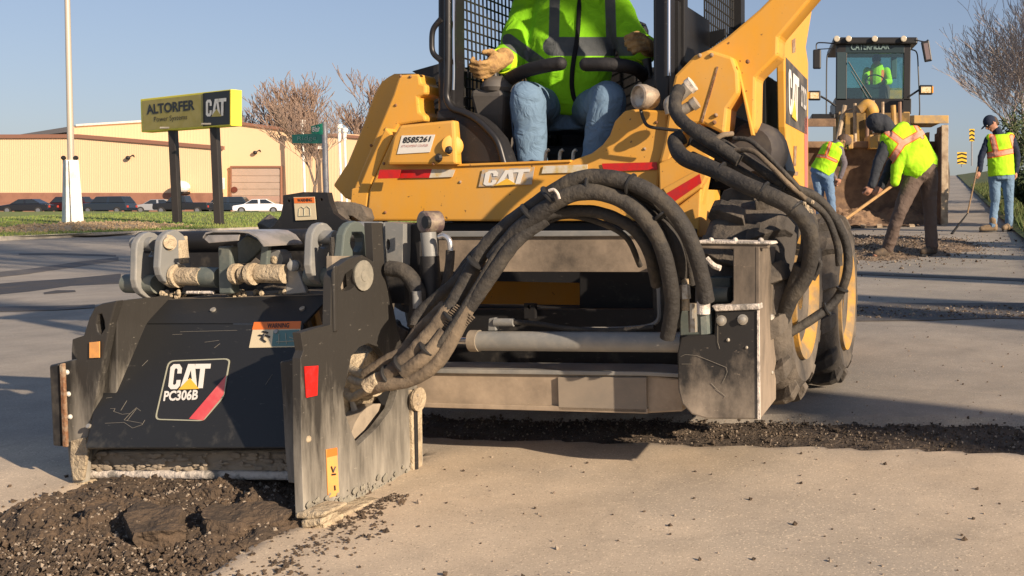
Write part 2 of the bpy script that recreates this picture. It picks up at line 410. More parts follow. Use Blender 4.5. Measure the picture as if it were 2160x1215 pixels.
def blades(name, n, pick, m, h=(.05, .10), wd=.012, kind='stuff'):
    mb = MB(); rnd = random.Random(5)
    for i in range(n):
        x, y, z = pick(rnd); a = rnd.random() * PI; hh = rnd.uniform(*h); dx, dy = math.cos(a) * wd, math.sin(a) * wd
        lx, ly = rnd.uniform(-.4, .4) * hh, rnd.uniform(-.4, .4) * hh
        o = len(mb.v); mb.v += [Vector((x - dx, y - dy, z)), Vector((x + dx, y + dy, z)), Vector((x + lx, y + ly, z + hh))]; mb.f.append([o, o + 1, o + 2]); mb.mi.append(0)
    o = obj(name, mb, m, fix=False); o['kind'] = kind; return o
def pl(r):
    x = r.uniform(-34, -13); y0 = edge_y(x); y = y0 + (r.random() ** 1.6) * 30
    return x, y, gz(x, y) + .09
blades('lawn_blades', 30000, pl, mat('grass_blade', (.14, .21, .04), .8, col2=(.22, .22, .07), scale=.8), (.05, .11), .02)
def pv(r):
    y = 8 + r.random() ** 1.5 * 35; c = 1.15 + r.random() ** 1.3 * 4.5; x = c + .186 * y
    return x, y, gz(x, y) + .05 + .10 * min(1, max(0, c - 1.3)) + .25 * ss(c, 1, 6)
blades('verge_blades', 30000, pv, mat('verge_blade', (.07, .11, .025), .8, col2=(.15, .14, .06), scale=1.2), (.08, .22), .012)

# tar seams, a road joint, painted tree shade (thin sheets of their own)
def patch(pts, m=m_tar_shade, name='tar_shade_band', lift=.006):
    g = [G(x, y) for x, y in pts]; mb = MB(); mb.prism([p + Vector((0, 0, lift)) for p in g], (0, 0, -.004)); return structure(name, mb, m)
patch([(-60, 580), (60, 568), (170, 552), (250, 543), (250, 550), (170, 562), (60, 578), (-60, 592)])  # tar and tree shade drawn together as one dark band
m_shade_band = mat('shade_band', (.030, .029, .030), .7, col2=(.055, .05, .05), scale=3, bump=.3)
patch([(-60, 604), (60, 594), (150, 588), (255, 578), (255, 599), (150, 604), (60, 616), (-60, 628)], m_shade_band); patch([(92, 618), (120, 613), (158, 613), (160, 616), (120, 619), (94, 621)], m_shade_band)  # tree shade painted as near-black bands on the road
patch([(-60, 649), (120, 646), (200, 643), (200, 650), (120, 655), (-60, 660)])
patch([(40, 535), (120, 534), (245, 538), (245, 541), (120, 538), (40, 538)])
patch([(1500, 572), (1790, 575), (2160, 589), (2230, 592), (2230, 597), (2160, 594), (1790, 579), (1500, 576)], m_tar_shade, 'road_joint')
patch([(1500, 644), (1790, 639), (2000, 641), (2230, 640), (2230, 676), (2100, 672), (1950, 677), (1790, 678), (1500, 682)], m_tar_shade, 'milled_strip')

# milled strip 1: broken millings lying in the cut
def rubble_sheet(name, xa, xb, n1, n2, yf, zf, m, kind='stuff'):
    mb = MB(); vs = []
    for j in range(n2 + 1):
        for i in range(n1 + 1):
            x = xa + (xb - xa) * i / n1; y = yf(x, j / n2); vs.append((x, y, zf(x, y, j / n2)))
    mb.add(vs, [[j * (n1 + 1) + i, j * (n1 + 1) + i + 1, (j + 1) * (n1 + 1) + i + 1, (j + 1) * (n1 + 1) + i] for j in range(n2) for i in range(n1)])
    o = obj(name, mb, m, fix=False); o['kind'] = kind; return o
def fbm(x, y, s, seed=0): return noise.fractal(Vector((x * s, y * s, seed)), .8, 2.1, 5)
rubble_sheet('loose_millings', -2.95, 1.9, 380, 26, lambda x, t: line_y(sA, x) - .06 + (line_y(sB, x) + .18 - line_y(sA, x) + .06) * t,
    lambda x, y, t: gz(x, y) - .026 + .009 * fbm(x, y, 4, 1) + .010 * (.5 - noise.voronoi(Vector((x * 30, y * 30, 0)))[0][0]) - .05 * (1 - ss(t, 0, .16)) - .05 * ss(t, .84, 1), m_strip)
def pebbles(name, n, pick, m, rr, kind='stuff', seed=3):
    rnd = random.Random(seed); mb = MB()
    for i in range(n):
        x, y, z = pick(rnd); r = rnd.uniform(rr[0], rr[1]) * (1 + 1.2 * rnd.random() ** 4)
        vs = [Vector((rnd.gauss(0, 1), rnd.gauss(0, 1), rnd.gauss(0, 1))).normalized() for _ in range(6)]
        dirs = [Vector(d) for d in ((1, 0, 0), (-1, 0, 0), (0, 1, 0), (0, -1, 0), (0, 0, 1), (0, 0, -1))]
        q = Matrix.Rotation(rnd.random() * 6.28, 3, Vector((rnd.random(), rnd.random(), rnd.random())).normalized())
        vv = [q @ (d * r * rnd.uniform(.6, 1.25)) + Vector((x, y, z + r * .3)) for d in dirs]
        mb.add(vv, [[0, 2, 4], [2, 1, 4], [1, 3, 4], [3, 0, 4], [2, 0, 5], [1, 2, 5], [3, 1, 5], [0, 3, 5]])
    o = obj(name, mb, m, fix=False); o['kind'] = kind; return o
def p_strip(r):
    x = r.uniform(-2.8, 1.6); t = r.random(); y = line_y(sA, x) - .05 + (line_y(sB, x) + .15 - line_y(sA, x)) * (1 - t ** 1.5)
    return x, y, gz(x, y) - .022 + .009 * fbm(x, y, 4, 1)
pebbles('loose_stones', 1300, p_strip, m_pebble, (.0015, .0045))
pebbles('millings_crumbs', 3600, p_strip, m_strip, (.002, .006), seed=8)
def p_road(r):
    x = r.uniform(-2.6, 3.2); y = 2.2 + 8 * r.random() ** 2; return x, y, gz(x, y)
pebbles('road_grit', 900, p_road, m_pebble, (.0015, .0045), seed=11)
pebbles('dark_grit', 700, p_road, m_millings, (.002, .006), seed=12)

# rubble thrown up in front of the planer
def front_z(x, y):
    u = Vector((x, y, 0)).dot(UA); v = Vector((x, y, 0)).dot(VA)
    inside = ss(u, -3.16, -3.02) * (1 - ss(u, -2.16, -2.05)) * (1 - ss(v, 3.1, 3.3))
    k = inside * (.010 + .045 * ss(v, 2.25, 2.6)) + (1 - inside) * .012 * (1 - ss(v, 2.9, 3.15))
    lump = max(0, fbm(x, y, 4.2, 7)) * .055 * (1 - ss(v, 2.75, 3.0)) * (1 - ss(v, 2.2, 1.7))
    out = ss(u, -3.30 + .1 * fbm(x, y, 2, 9), -3.04) * (1 - ss(u, -2.1, -1.93 - .05 * fbm(x, y, 3, 2))) * ss(v, 1.6, 1.9)
    return gz(x, y) - .085 * (1 - out) + out * (k + lump + .012 * fbm(x, y, 8, 3) + .022 * (.45 - noise.voronoi(Vector((x * 16, y * 16, 0)))[0][0]) + .007 * (.45 - noise.voronoi(Vector((x * 60, y * 60, 2)))[0][0]) - .03)
mbr = MB(); n1, n2 = 330, 230; vs = []
for j in range(n2 + 1):
    for i in range(n1 + 1):
        u = -3.7 + 1.95 * i / n1; v = 1.5 + 1.75 * j / n2; p = MV(u, v, 0); vs.append((p.x, p.y, front_z(p.x, p.y)))
mbr.add(vs, [[j * (n1 + 1) + i, j * (n1 + 1) + i + 1, (j + 1) * (n1 + 1) + i + 1, (j + 1) * (n1 + 1) + i] for j in range(n2) for i in range(n1)])
o = obj('milled_rubble', mbr, m_millings, fix=False); o['kind'] = 'stuff'
def p_front(r):
    u = r.gauss(-2.56, .24); v = r.uniform(1.75, 2.95); p = MV(u, v, 0); return p.x, p.y, max(front_z(p.x, p.y), gz(p.x, p.y)) - .001
pebbles('rubble_stones', 2600, p_front, m_pebble, (.002, .0055), seed=21)
pebbles('rubble_crumbs', 6500, p_front, m_millings, (.002, .008), seed=22)
def p_side(r):
    v = 2.2 + .75 * r.random() ** .8; u = -1.99 + abs(r.gauss(0, .06)) * (1.6 if v < 2.7 else .7); p = MV(u, v, 0); return p.x, p.y, gz(p.x, p.y)
pebbles('side_crumbs', 420, p_side, m_millings, (.002, .006), seed=23)
# slabs of lifted asphalt
def chunk(cx, cy_, sx, sy, sz, rot, label, seed, tilt=(0, 0)):
    rnd = random.Random(seed); g = G(cx, cy_); bm = bmesh.new(); bmesh.ops.create_cube(bm, size=1)
    bmesh.ops.subdivide_edges(bm, edges=bm.edges, cuts=17, use_grid_fill=True)
    M_ = Matrix.Rotation(rot, 3, 'Z') @ Matrix.Rotation(tilt[0], 3, 'X') @ Matrix.Rotation(tilt[1], 3, 'Y')
    mb = MB()
    for v in bm.verts:
        c = v.co.copy(); d = Vector((c.x * sx, c.y * sy, c.z * sz)); k = 1 + .35 * noise.noise(Vector((c.x * 1.6, c.y * 1.6, seed)))
        d.x *= k; d.y *= k; dw = d + Vector((seed, seed * 2, 0)); nn = noise.noise_vector(dw * 9) * .022 + d.normalized() * (.028 * (.4 - noise.voronoi(dw * 17)[0][0]) + .012 * (.4 - noise.voronoi(dw * 55)[0][0]))
        v.co = M_ @ (d * (1 - .22 * (abs(c.x) * abs(c.y) * 4) ) + nn)
    mb.add([v.co + g + Vector((0, 0, .022)) for v in bm.verts], [[v.index for v in f.verts] for f in bm.faces]); bm.free()
    return solo('asphalt_chunk', mb, m_millings, label, 'asphalt chunk', 'lumps of asphalt lifted in front of the drum')
chunk(520, 1112, .25, .17, .06, .3, 'broad flat slab of dark asphalt with a pale front edge before the drum', 4, (.12, .1))
chunk(455, 1056, .12, .11, .06, 1.2, 'rounded grey lump of asphalt under the middle of the hood', 9)
chunk(250, 1100, .17, .14, .09, .5, 'brown lump of asphalt beside the left skid toe', 15, (.2, 0))
chunk(330, 1132, .26, .15, .08, 2.2, 'long low lump of rubble in front of the left end of the hood', 19, (0, -.15))

# debris left on the road round the workers
def p_deb(r):
    t = r.random(); a = G(1960, 530); return a.x + r.gauss(-.9, .9), a.y + r.gauss(-.2, 1.1), 0
def deb_z(x, y):
    a = G(1890, 522); d = math.hypot((x - a.x + .35) / 1.9, (y - a.y - .3) / 2.6); return gz(x, y) + (1 - ss(d, .35, 1.0)) * (.075 + .05 * fbm(x, y, 1.8, 3)) + .014 * fbm(x, y, 9, 6) - .024
a_ = G(1890, 522)
rubble_sheet('road_debris', a_.x - 2.6, a_.x + 1.8, 150, 110, lambda x, t: a_.y - 2.0 + 5.2 * t, lambda x, y, t: deb_z(x, y), m_millings_pale)
def p_d2(r):
    x = a_.x - .4 + r.gauss(0, .8); y = a_.y + r.gauss(.1, 1.1); return x, y, max(gz(x, y), deb_z(x, y))
pebbles('debris_stones', 1500, p_d2, m_pebble, (.004, .012), seed=31)
pebbles('debris_crumbs', 3800, p_d2, m_millings, (.003, .011), seed=32)
def p_s2(r):
    g = G(r.uniform(1800, 2180), r.uniform(646, 672)); return g.x, g.y, g.z
pebbles('strip_stones', 500, p_s2, m_pebble, (.003, .009), seed=33)
pebbles('strip_crumbs', 900, p_s2, m_millings, (.003, .009), seed=34)
# ============================================================ BACKGROUND
m_cream = mat('cream_metal', (.78, .56, .34), .55, col2=(.75, .545, .33), scale=.3)
m_brick = mat('brown_brick', (.33, .16, .105), .85, col2=(.26, .125, .085), scale=.8, bump=.2)
m_brown = mat('brown_trim', (.26, .13, .085), .6)
m_roof = mat('grey_roof', (.10, .10, .11), .7)
m_white = mat('white_paint', (.80, .78, .72), .45, col2=(.66, .63, .56), scale=3)
m_glass = mat('dark_glass', (.02, .025, .03), .08, spec=.8)
m_door = mat('roller_door', (.43, .34, .28), .6, col2=(.39, .31, .25), scale=1)
m_black = mat('black_paint', (.012, .012, .013), .45)
m_rubber = mat('rubber', (.02, .02, .02), .85, col2=(.035, .033, .03), scale=20)
def wall_poly(name, pts, Y, dep, m, parent, label=None):
    f = FP(Y); mb = MB(); mb.prism([f(x, y) for x, y in pts], (f(sum(p_[0] for p_ in pts) / len(pts), 400).x / Y * dep * 1.25, dep, 0)); return obj(name, mb, m, parent, label=label)
def strip(name, a, b, th, Y, dep, m, parent):      # a band between two photograph points
    f = FP(Y); mb = MB(); (x0, y0), (x1, y1) = a, b
    mb.prism([f(x0, y0), f(x1, y1), f(x1, y1 + th), f(x0, y0 + th)], (0, dep, 0)); return obj(name, mb, m, parent)
YA = 118
wh = thing('warehouse', 'long cream ribbed-metal warehouse with brown brick base behind the parked cars', 'building', P(150, 449, YA + 10))
wall_poly('wall', [(-420, 452), (-420, 293), (0, 291), (165, 288), (300, 298), (470, 312), (470, 452)], YA, 24, m_cream, wh)
strip('brick_base', (-420, 406), (470, 407), 44, YA - .12, .118, m_brick, wh)
strip('trim', (-420, 285), (165, 283), 8, YA - .25, .4, m_brown, wh); strip('trim', (165, 283), (470, 308), 8, YA - .25, .4, m_brown, wh)
strip('downpipe', (454, 376), (462, 376), 74, YA - .3, .28, m_brown, wh)
strip('notice_board', (463, 375), (472, 375), 24, YA - .3, .2, m_white, wh)
mb = MB(); f = FP(YA - .02)
for i in range(-90, 99):
    x = i * 4.7 + 6; top = 292 if x < 165 else 289 + (x - 165) * .078
    mb.prism([f(x, top + 2), f(x + 1.0, top + 2), f(x + 1.0, 405), f(x, 405)], (0, .02, 0))
o = obj('rib', mb, m_cream, wh); o['kind'] = 'stuff'
def wall_lamp(px, py, Y, par):
    mb = MB(); p = P(px, py, Y - .35); mb.ball(p, .28, 10, (1, .8, .9)); mb.tube([p + Vector((.1, .1, .1)), p + Vector((.5, .2, .35)), p + Vector((.55, .36, .1))], .05, 6, 4); obj('wall_lamp', mb, m_black, par)
wall_lamp(270, 333, YA, wh)
mb = MB(); p = P(382, 394, YA - 1.2); mb.ball(p + Vector((0, 0, 0)), 1.0, 16, (1, .8, .72)); obj('canopy', mb, m_white, wh)
strip('canopy_bracket', (365, 404), (386, 404), 5, YA - 1.6, 1.5, m_black, wh)
YB = 128
w2 = thing('factory_building', 'tall cream gabled factory building with roller door behind the billboard', 'building', P(560, 449, YB + 5))
wall_poly('wall', [(150, 450), (150, 268), (165, 265), (295, 257), (425, 249), (503, 262), (640, 279), (760, 284), (760, 450)], YB, 20, m_cream, w2)
strip('trim', (160, 262), (425, 246), 4, YB - .3, 1, m_white, w2); strip('trim', (425, 246), (650, 276), 6, YB - .3, 1, m_brown, w2); strip('trim', (650, 278), (770, 287), 6, YB - .3, 1, m_brown, w2)
mb = MB(); f = FP(YB - .012)
for i in range(0, 88):
    x = 158 + i * 6.6
    if 484 < x < 594: continue
    top = 268 - (x - 160) * .07 if x < 425 else 255 + (x - 425) * .115
    mb.prism([f(x, top + 3), f(x + 1.8, top + 3), f(x + 1.8, 448), f(x, 448)], (0, .012, 0))
o = obj('rib', mb, m_cream, w2); o['kind'] = 'stuff'
dr = wall_poly('roller_door', [(488, 450), (488, 355), (591, 355), (591, 450)], YB - .35, .3, m_door, w2)
strip('door_frame', (485, 350), (593, 350), 4, YB - .5, .45, m_brown, dr); strip('door_frame', (486, 354), (488, 354), 96, YB - .5, .45, m_brown, dr); strip('door_frame', (591, 354), (593, 354), 96, YB - .5, .45, m_brown, dr)
for k in range(6): strip('door_panel', (489, 358 + k * 14), (590, 358 + k * 14), 12.4, YB - .42, .06, m_door if k < 4 else mat('rust_panel', (.40, .27, .22), .7), dr)
strip('brick_base', (472, 420), (484, 420), 30, YB - .3, .28, m_brick, w2); strip('brick_base', (596, 432), (760, 432), 18, YB - .3, .28, m_brick, w2)
wall_lamp(538, 322, YB, w2)
mb = MB(); mb.lathe([(0, .38), (.12, .38)], P(494, 400, YB - .6), (0, 1, 0), 14); obj('round_sign', mb, mat('dull_red', (.13, .035, .025), .6), w2)
strip('awning', (655, 308), (675, 308), 6, YB - 1.5, 1.4, m_white, w2); strip('window', (657, 314), (670, 314), 12, YB - .3, .25, m_glass, w2)
w3 = thing('low_building', 'low dark-roofed hall rising behind the left end of the warehouse', 'building', P(70, 449, 150))
wall_poly('wall', [(-100, 450), (-100, 294), (20, 290), (160, 270), (160, 450)], 150, 20, mat('grey_wall', (.22, .20, .19), .7), w3)
mb = MB(); f = FP(149); mb.prism([f(-100, 294), f(20, 287), (f(163, 264)), f(163, 276), f(20, 293), f(-100, 299)], (0, 24, 0)); obj('roof', mb, m_roof, w3)
for px, y0, y1, lab in ((638, 253, 278, 'white flue pipe on the factory roof left of the street name signs'), (716, 262, 300, 'tall white flue pipe right of the street sign post'), (727, 270, 296, 'short white flue pipe beside the tall one near the loader arm')):
    mb = MB(); Y = YB - 3; a = P(px, y1, Y); b = P(px, y0, Y); mb.cyl(a, b, .22, 10); mb.cyl(b - Vector((0, 0, .5)), b, .34, 10)
    mb.cyl(Vector((a.x, a.y, gz(a.x, a.y))), a, .16, 8)
    solo('flue_pipe', mb, m_white, lab, 'flue pipe', 'white flue pipes by the factory')

# ---- billboard-like company sign
Lg = G(355, 482); Rg = G(443, 479); YR, YL = 36.0, 39.0
sg = thing('pylon_sign', 'yellow and black company pylon sign on two dark posts beside the lawn', 'sign', (Lg + Rg) / 2)
def sp(px, py):                                     # plane of the sign's face
    X0, Y0 = P(296, 240, YL).x, YL; X1, Y1 = P(487, 230, YR).x, YR
    n_ = Vector((-(Y1 - Y0), (X1 - X0), 0)).normalized(); d = ray(px, py); return O + d * ((Vector((X0, Y0, 1)) - O).dot(n_) / d.dot(n_))
q = [sp(296, 209), sp(487, 188), sp(487, 265), sp(298, 279)]
nS = Vector((q[1] - q[0]).cross(Vector((0, 0, 1)))).normalized()
if nS.y > 0: nS = -nS
m_gold = mat('sign_gold', (.44, .36, .10), .5, col2=(.40, .33, .09), scale=2); m_syel = mat('sign_yellow', (.85, .75, .06), .45)
mb = MB(); mb.prism(q, -nS * .42); obj('cabinet', mb, m_syel, sg, bevel=.02)
obj('gold_panel', plate([sp(300, 213), sp(428, 198.5), sp(429, 266), sp(302, 275)], nS, .012), m_gold, sg)
obj('black_panel', plate([sp(431, 196.5), sp(485, 190.5), sp(485, 262), sp(432, 266)], nS, .014), m_black, sg)
obj('lettering', text_mb('ALTORFER', [sp(309, 221), sp(412, 210), sp(412, 232), sp(311, 242)], nS, .022, .035), m_black, sg)
obj('lettering', text_mb('Power Systems', [sp(326, 246.5), sp(396, 241), sp(396, 255), sp(326, 260.5)], nS, .022, .0), m_black, sg)
cat_logo([sp(436, 211), sp(479, 206.5), sp(478, 244), sp(436, 246)], nS, sg, m_white, m_gold, .03)
obj('trim', MB().tube([sp(429.5, 197), sp(430.5, 267)], .03, 6, 0), m_black, sg)
for g, px, pt in ((Lg, 353.5, 270), (Rg, 441.5, 262)):
    t = sp(px, pt) - nS * .2; b = Vector((t.x, t.y, gz(t.x, t.y) - .1)); mb = MB(); b2 = b + Vector((.0, 0, 0)); mb.wbox(b2.x - .13, b2.x + .13, b2.y - .13, b2.y + .13, b2.z, t.z); obj('post', mb, mat('dark_post', (.03, .026, .024), .5), sg, bevel=.02)
    mb = MB(); mb.wbox(t.x - .35, t.x + .35, t.y - .25, t.y + .25, t.z - .02, t.z + .04); obj('bracket', mb, m_conc, sg)

# ---- white pole with a clad foot on a gravel mound
pg = G(154, 476); fp = thing('light_pole', 'tall pale steel pole rising from a white flared box base on a gravel mound', 'pole', pg)
f = FP(pg.y)
mb = MB(); a = f(154, 476); hw = .43
b0 = [a + Vector((-hw, 0, 0)), a + Vector((-.02, -.36, 0)), a + Vector((.10, -.22, 0)), a + Vector((.20, -.36, 0)), a + Vector((hw, .0, 0)), a + Vector((.1, .4, 0))]
t_ = f(149, 338); b1 = [t_ + Vector(x) for x in ((-.30, 0, 0), (0, -.26, 0), (.06, -.14, 0), (.12, -.26, 0), (.30, 0, 0), (.05, .3, 0))]
mb.add(b0 + b1, [[i, (i + 1) % 6, 6 + (i + 1) % 6, 6 + i] for i in range(6)] + [[5, 4, 3, 2, 1, 0], [6, 7, 8, 9, 10, 11]]); obj('base', mb, m_white, fp)
mb = MB(); mb.cyl(f(150, 345), f(140, -90), .115, 12, .085); obj('pole', mb, mat('pale_steel', (.50, .44, .36), .4, .2), fp, smooth=True)
for px in (134, 160):
    mb = MB(); mb.ball(f(px, 333), .09, 8); mb.cyl(f(px, 333), f(px, 345), .03, 6); obj('floodlight', mb, m_black, fp)
m_gravel = mat('tan_gravel', (.42, .31, .18), .95, col2=(.30, .21, .12), scale=6, bump=1, bscale=12)
c = G(110, 492); mb = MB(); n1 = 46; vs = []
for j in range(n1 + 1):
    for i in range(n1 + 1):
        s, t = i / n1 * 2 - 1, j / n1 * 2 - 1; x = c.x + s * 3.4; y = c.y + 1.6 + t * 4.6; d = math.hypot(s, t); vs.append((x, y, gz(x, y) + .06 + .18 * (1 - ss(d, .2, 1)) + .02 * fbm(x, y, 3) * (1 - ss(d, .8, 1))))
mb.add(vs, [[j * (n1 + 1) + i, j * (n1 + 1) + i + 1, (j + 1) * (n1 + 1) + i + 1, (j + 1) * (n1 + 1) + i] for j in range(n1) for i in range(n1)])
o = obj('gravel_mound', mb, m_gravel, fix=False); o['kind'] = 'stuff'
def pm(r):
    a = r.random() * 6.28; k = math.sqrt(r.random()) * .9; x = c.x + math.cos(a) * 3.4 * k; y = c.y + 1.6 + math.sin(a) * 4.6 * k; return x, y, gz(x, y) + .06 + .18 * (1 - ss(k, .2, 1))
pebbles('mound_stones', 1200, pm, m_gravel, (.02, .05), seed=41)

# ---- street name signs
ss_ = thing('street_sign', 'green street name blades on a grey post behind the planer', 'street sign', Vector((P(682, 430, 13).x, 13, gz(P(682, 430, 13).x, 13))))
f = FP(13.0); m_green = mat('sign_green', (.0, .22, .13), .4, coat=.3); m_galv = mat('galvanised', (.36, .36, .37), .45, .5, col2=(.26, .26, .27), scale=9)
b = ss_.location; mb = MB(); mb.cyl((f(684, 300).x, 13, b.z), f(684, 257), .034, 10); obj('post', mb, m_galv, ss_, smooth=True)
q = [f(616, 284, .25), f(683, 281), f(683, 303), f(617, 302, .25)]; n_ = qn(q); n_ = n_ if n_.y < 0 else -n_
obj('name_blade', plate(q, n_, .004), m_green, ss_); obj('lettering', text_mb('Ridge', [f(628, 288, .2), f(668, 286, .05), f(668, 298, .05), f(628, 299, .2)], n_, .008, .0), mat('worn_letters', (.25, .42, .33), .6), ss_)
q = [f(656, 266, -.25), f(683, 259), f(684, 284), f(657, 282, -.25)]; n_ = qn(q); n_ = n_ if n_.y < 0 else -n_
obj('name_blade', plate(q, n_, .004), m_green, ss_); obj('lettering', text_mb('Blair', [f(658, 268, -.25), f(674, 264, -.08), f(674, 278, -.08), f(658, 278, -.25)], n_, .008, .02), m_white, ss_)

# ---- chevron signs at the top of the hill
m_yel = mat('sign_amber', (.75, .48, .03), .5)
def chevron(px, py, w_, h_, Y, base_y, lab, rows):
    f = FP(Y); t = thing('chevron_sign', lab, 'road sign', f(px, base_y), group='hazard boards at the top of the road')
    q = [f(px - w_ / 2, py), f(px + w_ / 2, py), f(px + w_ / 2, py + h_), f(px - w_ / 2, py + h_)]; n_ = Vector((0, -1, 0))
    obj('board', plate(q, n_, .02), m_yel, t); mb = MB()
    for k in range(rows):
        a = k / rows; d = 1 / rows; decal_poly([(0, a + d * .1), (.5, a + d * .45), (1, a + d * .1), (1, a + d * .5), (.5, a + d * .85), (0, a + d * .5)] if rows > 2 else [(0, a), (1, a + d * .5), (1, a + d * .95), (0, a + d * .45)], q, n_, .03, mb=mb)
    obj('stripe', mb, m_black, t); mb = MB(); a = f(px, py + h_ * .5, .06); b = f(px, base_y, .06); mb.cyl(b, a, .05, 6); obj('post', mb, m_galv, t)
chevron(2050, 272, 11, 26, 60, 350, 'narrow tall black and yellow hazard board on a thin post', 3)
chevron(2029, 321, 20, 25, 64, 352, 'wide low diagonal-striped hazard board at the crest of the road', 3)

# ---- parked cars
m_cb = mat('car_black', (.015, .016, .02), .25, coat=.6); m_cr = mat('car_maroon', (.045, .012, .014), .25, coat=.6)
m_cn = mat('car_navy', (.02, .03, .045), .25, coat=.6); m_cs = mat('car_silver', (.38, .40, .42), .3, .3, coat=.6); m_cw = mat('car_white', (.80, .80, .80), .3, coat=.6)
m_rim = mat('car_rim', (.35, .35, .36), .35, .7); m_lamp = mat('car_lamp', (.45, .06, .04), .2)
PROF = {'sedan': ([(0, .42), (.05, .78), (.9, .92), (1.0, .94), (3.6, .98), (4.55, .90), (4.62, .50), (4.55, .28), (.1, .28)], [(1.0, .93), (1.75, 1.42), (3.0, 1.45), (3.85, .97)]),
        'suv': ([(0, .45), (.05, .95), (1.0, 1.05), (4.5, 1.08), (4.62, .60), (4.55, .32), (.1, .32)], [(1.0, 1.05), (1.55, 1.68), (4.05, 1.72), (4.5, 1.08)]),
        'pickup': ([(0, .5), (.05, 1.0), (1.15, 1.1), (5.1, 1.12), (5.15, .60), (5.1, .4), (.1, .4)], [(1.25, 1.1), (1.8, 1.75), (2.9, 1.78), (3.1, 1.1)])}
def car(kind, paint, label, x, y, rz, group='cars parked in the lot'):
    t = thing('parked_car', label, 'car', (0, 0, 0), group=group); low, cab_ = PROF[kind]; W = .88
    mb = MB(); mb.prism([(a, -W, b) for a, b in low], (0, 2 * W, 0)); obj('body', mb, paint, t, bevel=.09)
    mb = MB(); iw = W - .18; (a0, b0), (a1, b1), (a2, b2), (a3, b3) = cab_
    vs = [(a0, -W + .04, b0), (a1, -iw, b1), (a2, -iw, b2), (a3, -W + .04, b3)]; vs += [(a, -yy, b) for a, yy, b in vs]
    mb.add(vs, [[0, 1, 2, 3], [7, 6, 5, 4], [0, 4, 5, 1], [1, 5, 6, 2], [2, 6, 7, 3], [3, 7, 4, 0]]); cb = obj('cabin', mb, paint, t, bevel=.05)
    V = [Vector(v) for v in vs]
    def pane(i, j, k, l, ins=.08):
        q_ = [V[i], V[j], V[k], V[l]]; c_ = sum(q_, Vector()) / 4; q2 = [v + (c_ - v) * .16 for v in q_]; n__ = (q2[1] - q2[0]).cross(q2[2] - q2[0]).normalized()
        ctr = Vector((sum(v.x for v in V) / 8, 0, 1.2)); n__ = n__ if n__.dot(c_ - ctr) > 0 else -n__
        obj('window', plate(q2, n__, .012), m_glass, t)
    mid = lambda a, b: (V[a] + V[b]) / 2
    pane(0, 4, 5, 1); pane(3, 7, 6, 2)
    for sgn in (0, 4):
        a_, b_, c_, d_ = V[0 + sgn], V[1 + sgn], V[2 + sgn], V[3 + sgn]; m1 = (a_ + d_) / 2; m2 = (b_ + c_) / 2
        for q_ in ([a_, b_, m2, m1], [m1, m2, c_, d_]):
            cc = sum(q_, Vector()) / 4; q2 = [v + (cc - v) * .18 for v in q_]; nn = Vector((0, -1 if sgn == 0 else 1, 0)); obj('window', plate(q2, nn, .02), m_glass, t)
    L_ = low[-3][0] if False else max(a for a, b in low)
    for ax in (.85, L_ - .95):
        for s_ in (-1, 1):
            mb = MB(); mb.lathe([(-.11, .30), (-.10, .34), (.10, .34), (.11, .30)], (ax, s_ * (W - .06), .34), (0, 1, 0), 18); wl = obj('wheel', mb, m_rubber, t, smooth=True)
            mb = MB(); mb.lathe([(0, .20), (.02, .20)], (ax, s_ * (W + .055), .34), (0, s_, 0), 14); obj('rim', mb, m_rim, wl)
    for s_ in (-1, 1):
        mb = MB(); mb.wbox(L_ - .03, L_ + .012, s_ * .7 - .12, s_ * .7 + .12, .62, .82); obj('tail_lamp', mb, m_lamp, t)
        mb = MB(); mb.wbox(-.01, .05, s_ * .62 - .16, s_ * .62 + .16, .58, .74); obj('headlight', mb, m_rim, t)
    t.location = (x, y, gz(x, y) + .03); t.rotation_euler = (0, 0, rz); return t
def cpos(px, Y): return P(px, 440, Y).x, Y
for kind, paint, lab, px, Y, rz in (
    ('sedan', m_cw, 'white sedan parked at the end of the row beside the roller door', 494, 97, .25),
    ('sedan', m_cb, 'dark hatchback parked furthest left along the warehouse wall', 8, 98, .1),
    ('suv', m_cr, 'dark red van parked just left of the white pole base', 94, 101, .05),
    ('suv', m_cn, 'big dark estate car with tall roof right of the white pole', 180, 98, .0),
    ('sedan', m_cs, 'small silver car between the dark estate and the pylon sign', 282, 104, .3),
    ('pickup', m_cb, 'black pickup truck behind the left post of the pylon sign', 330, 98, .1),
    ('suv', m_cn, 'dark blue jeep behind the right post of the pylon sign', 425, 102, .2),
    ('sedan', m_cb, 'black sedan half hidden behind the front of the white sedan', 455, 106, .2),
    ('sedan', m_cn, 'navy sedan seen right of the white pole base', 140, 104, -.1)):
    x, y = cpos(px, Y); car(kind, paint, lab, x, y, rz)

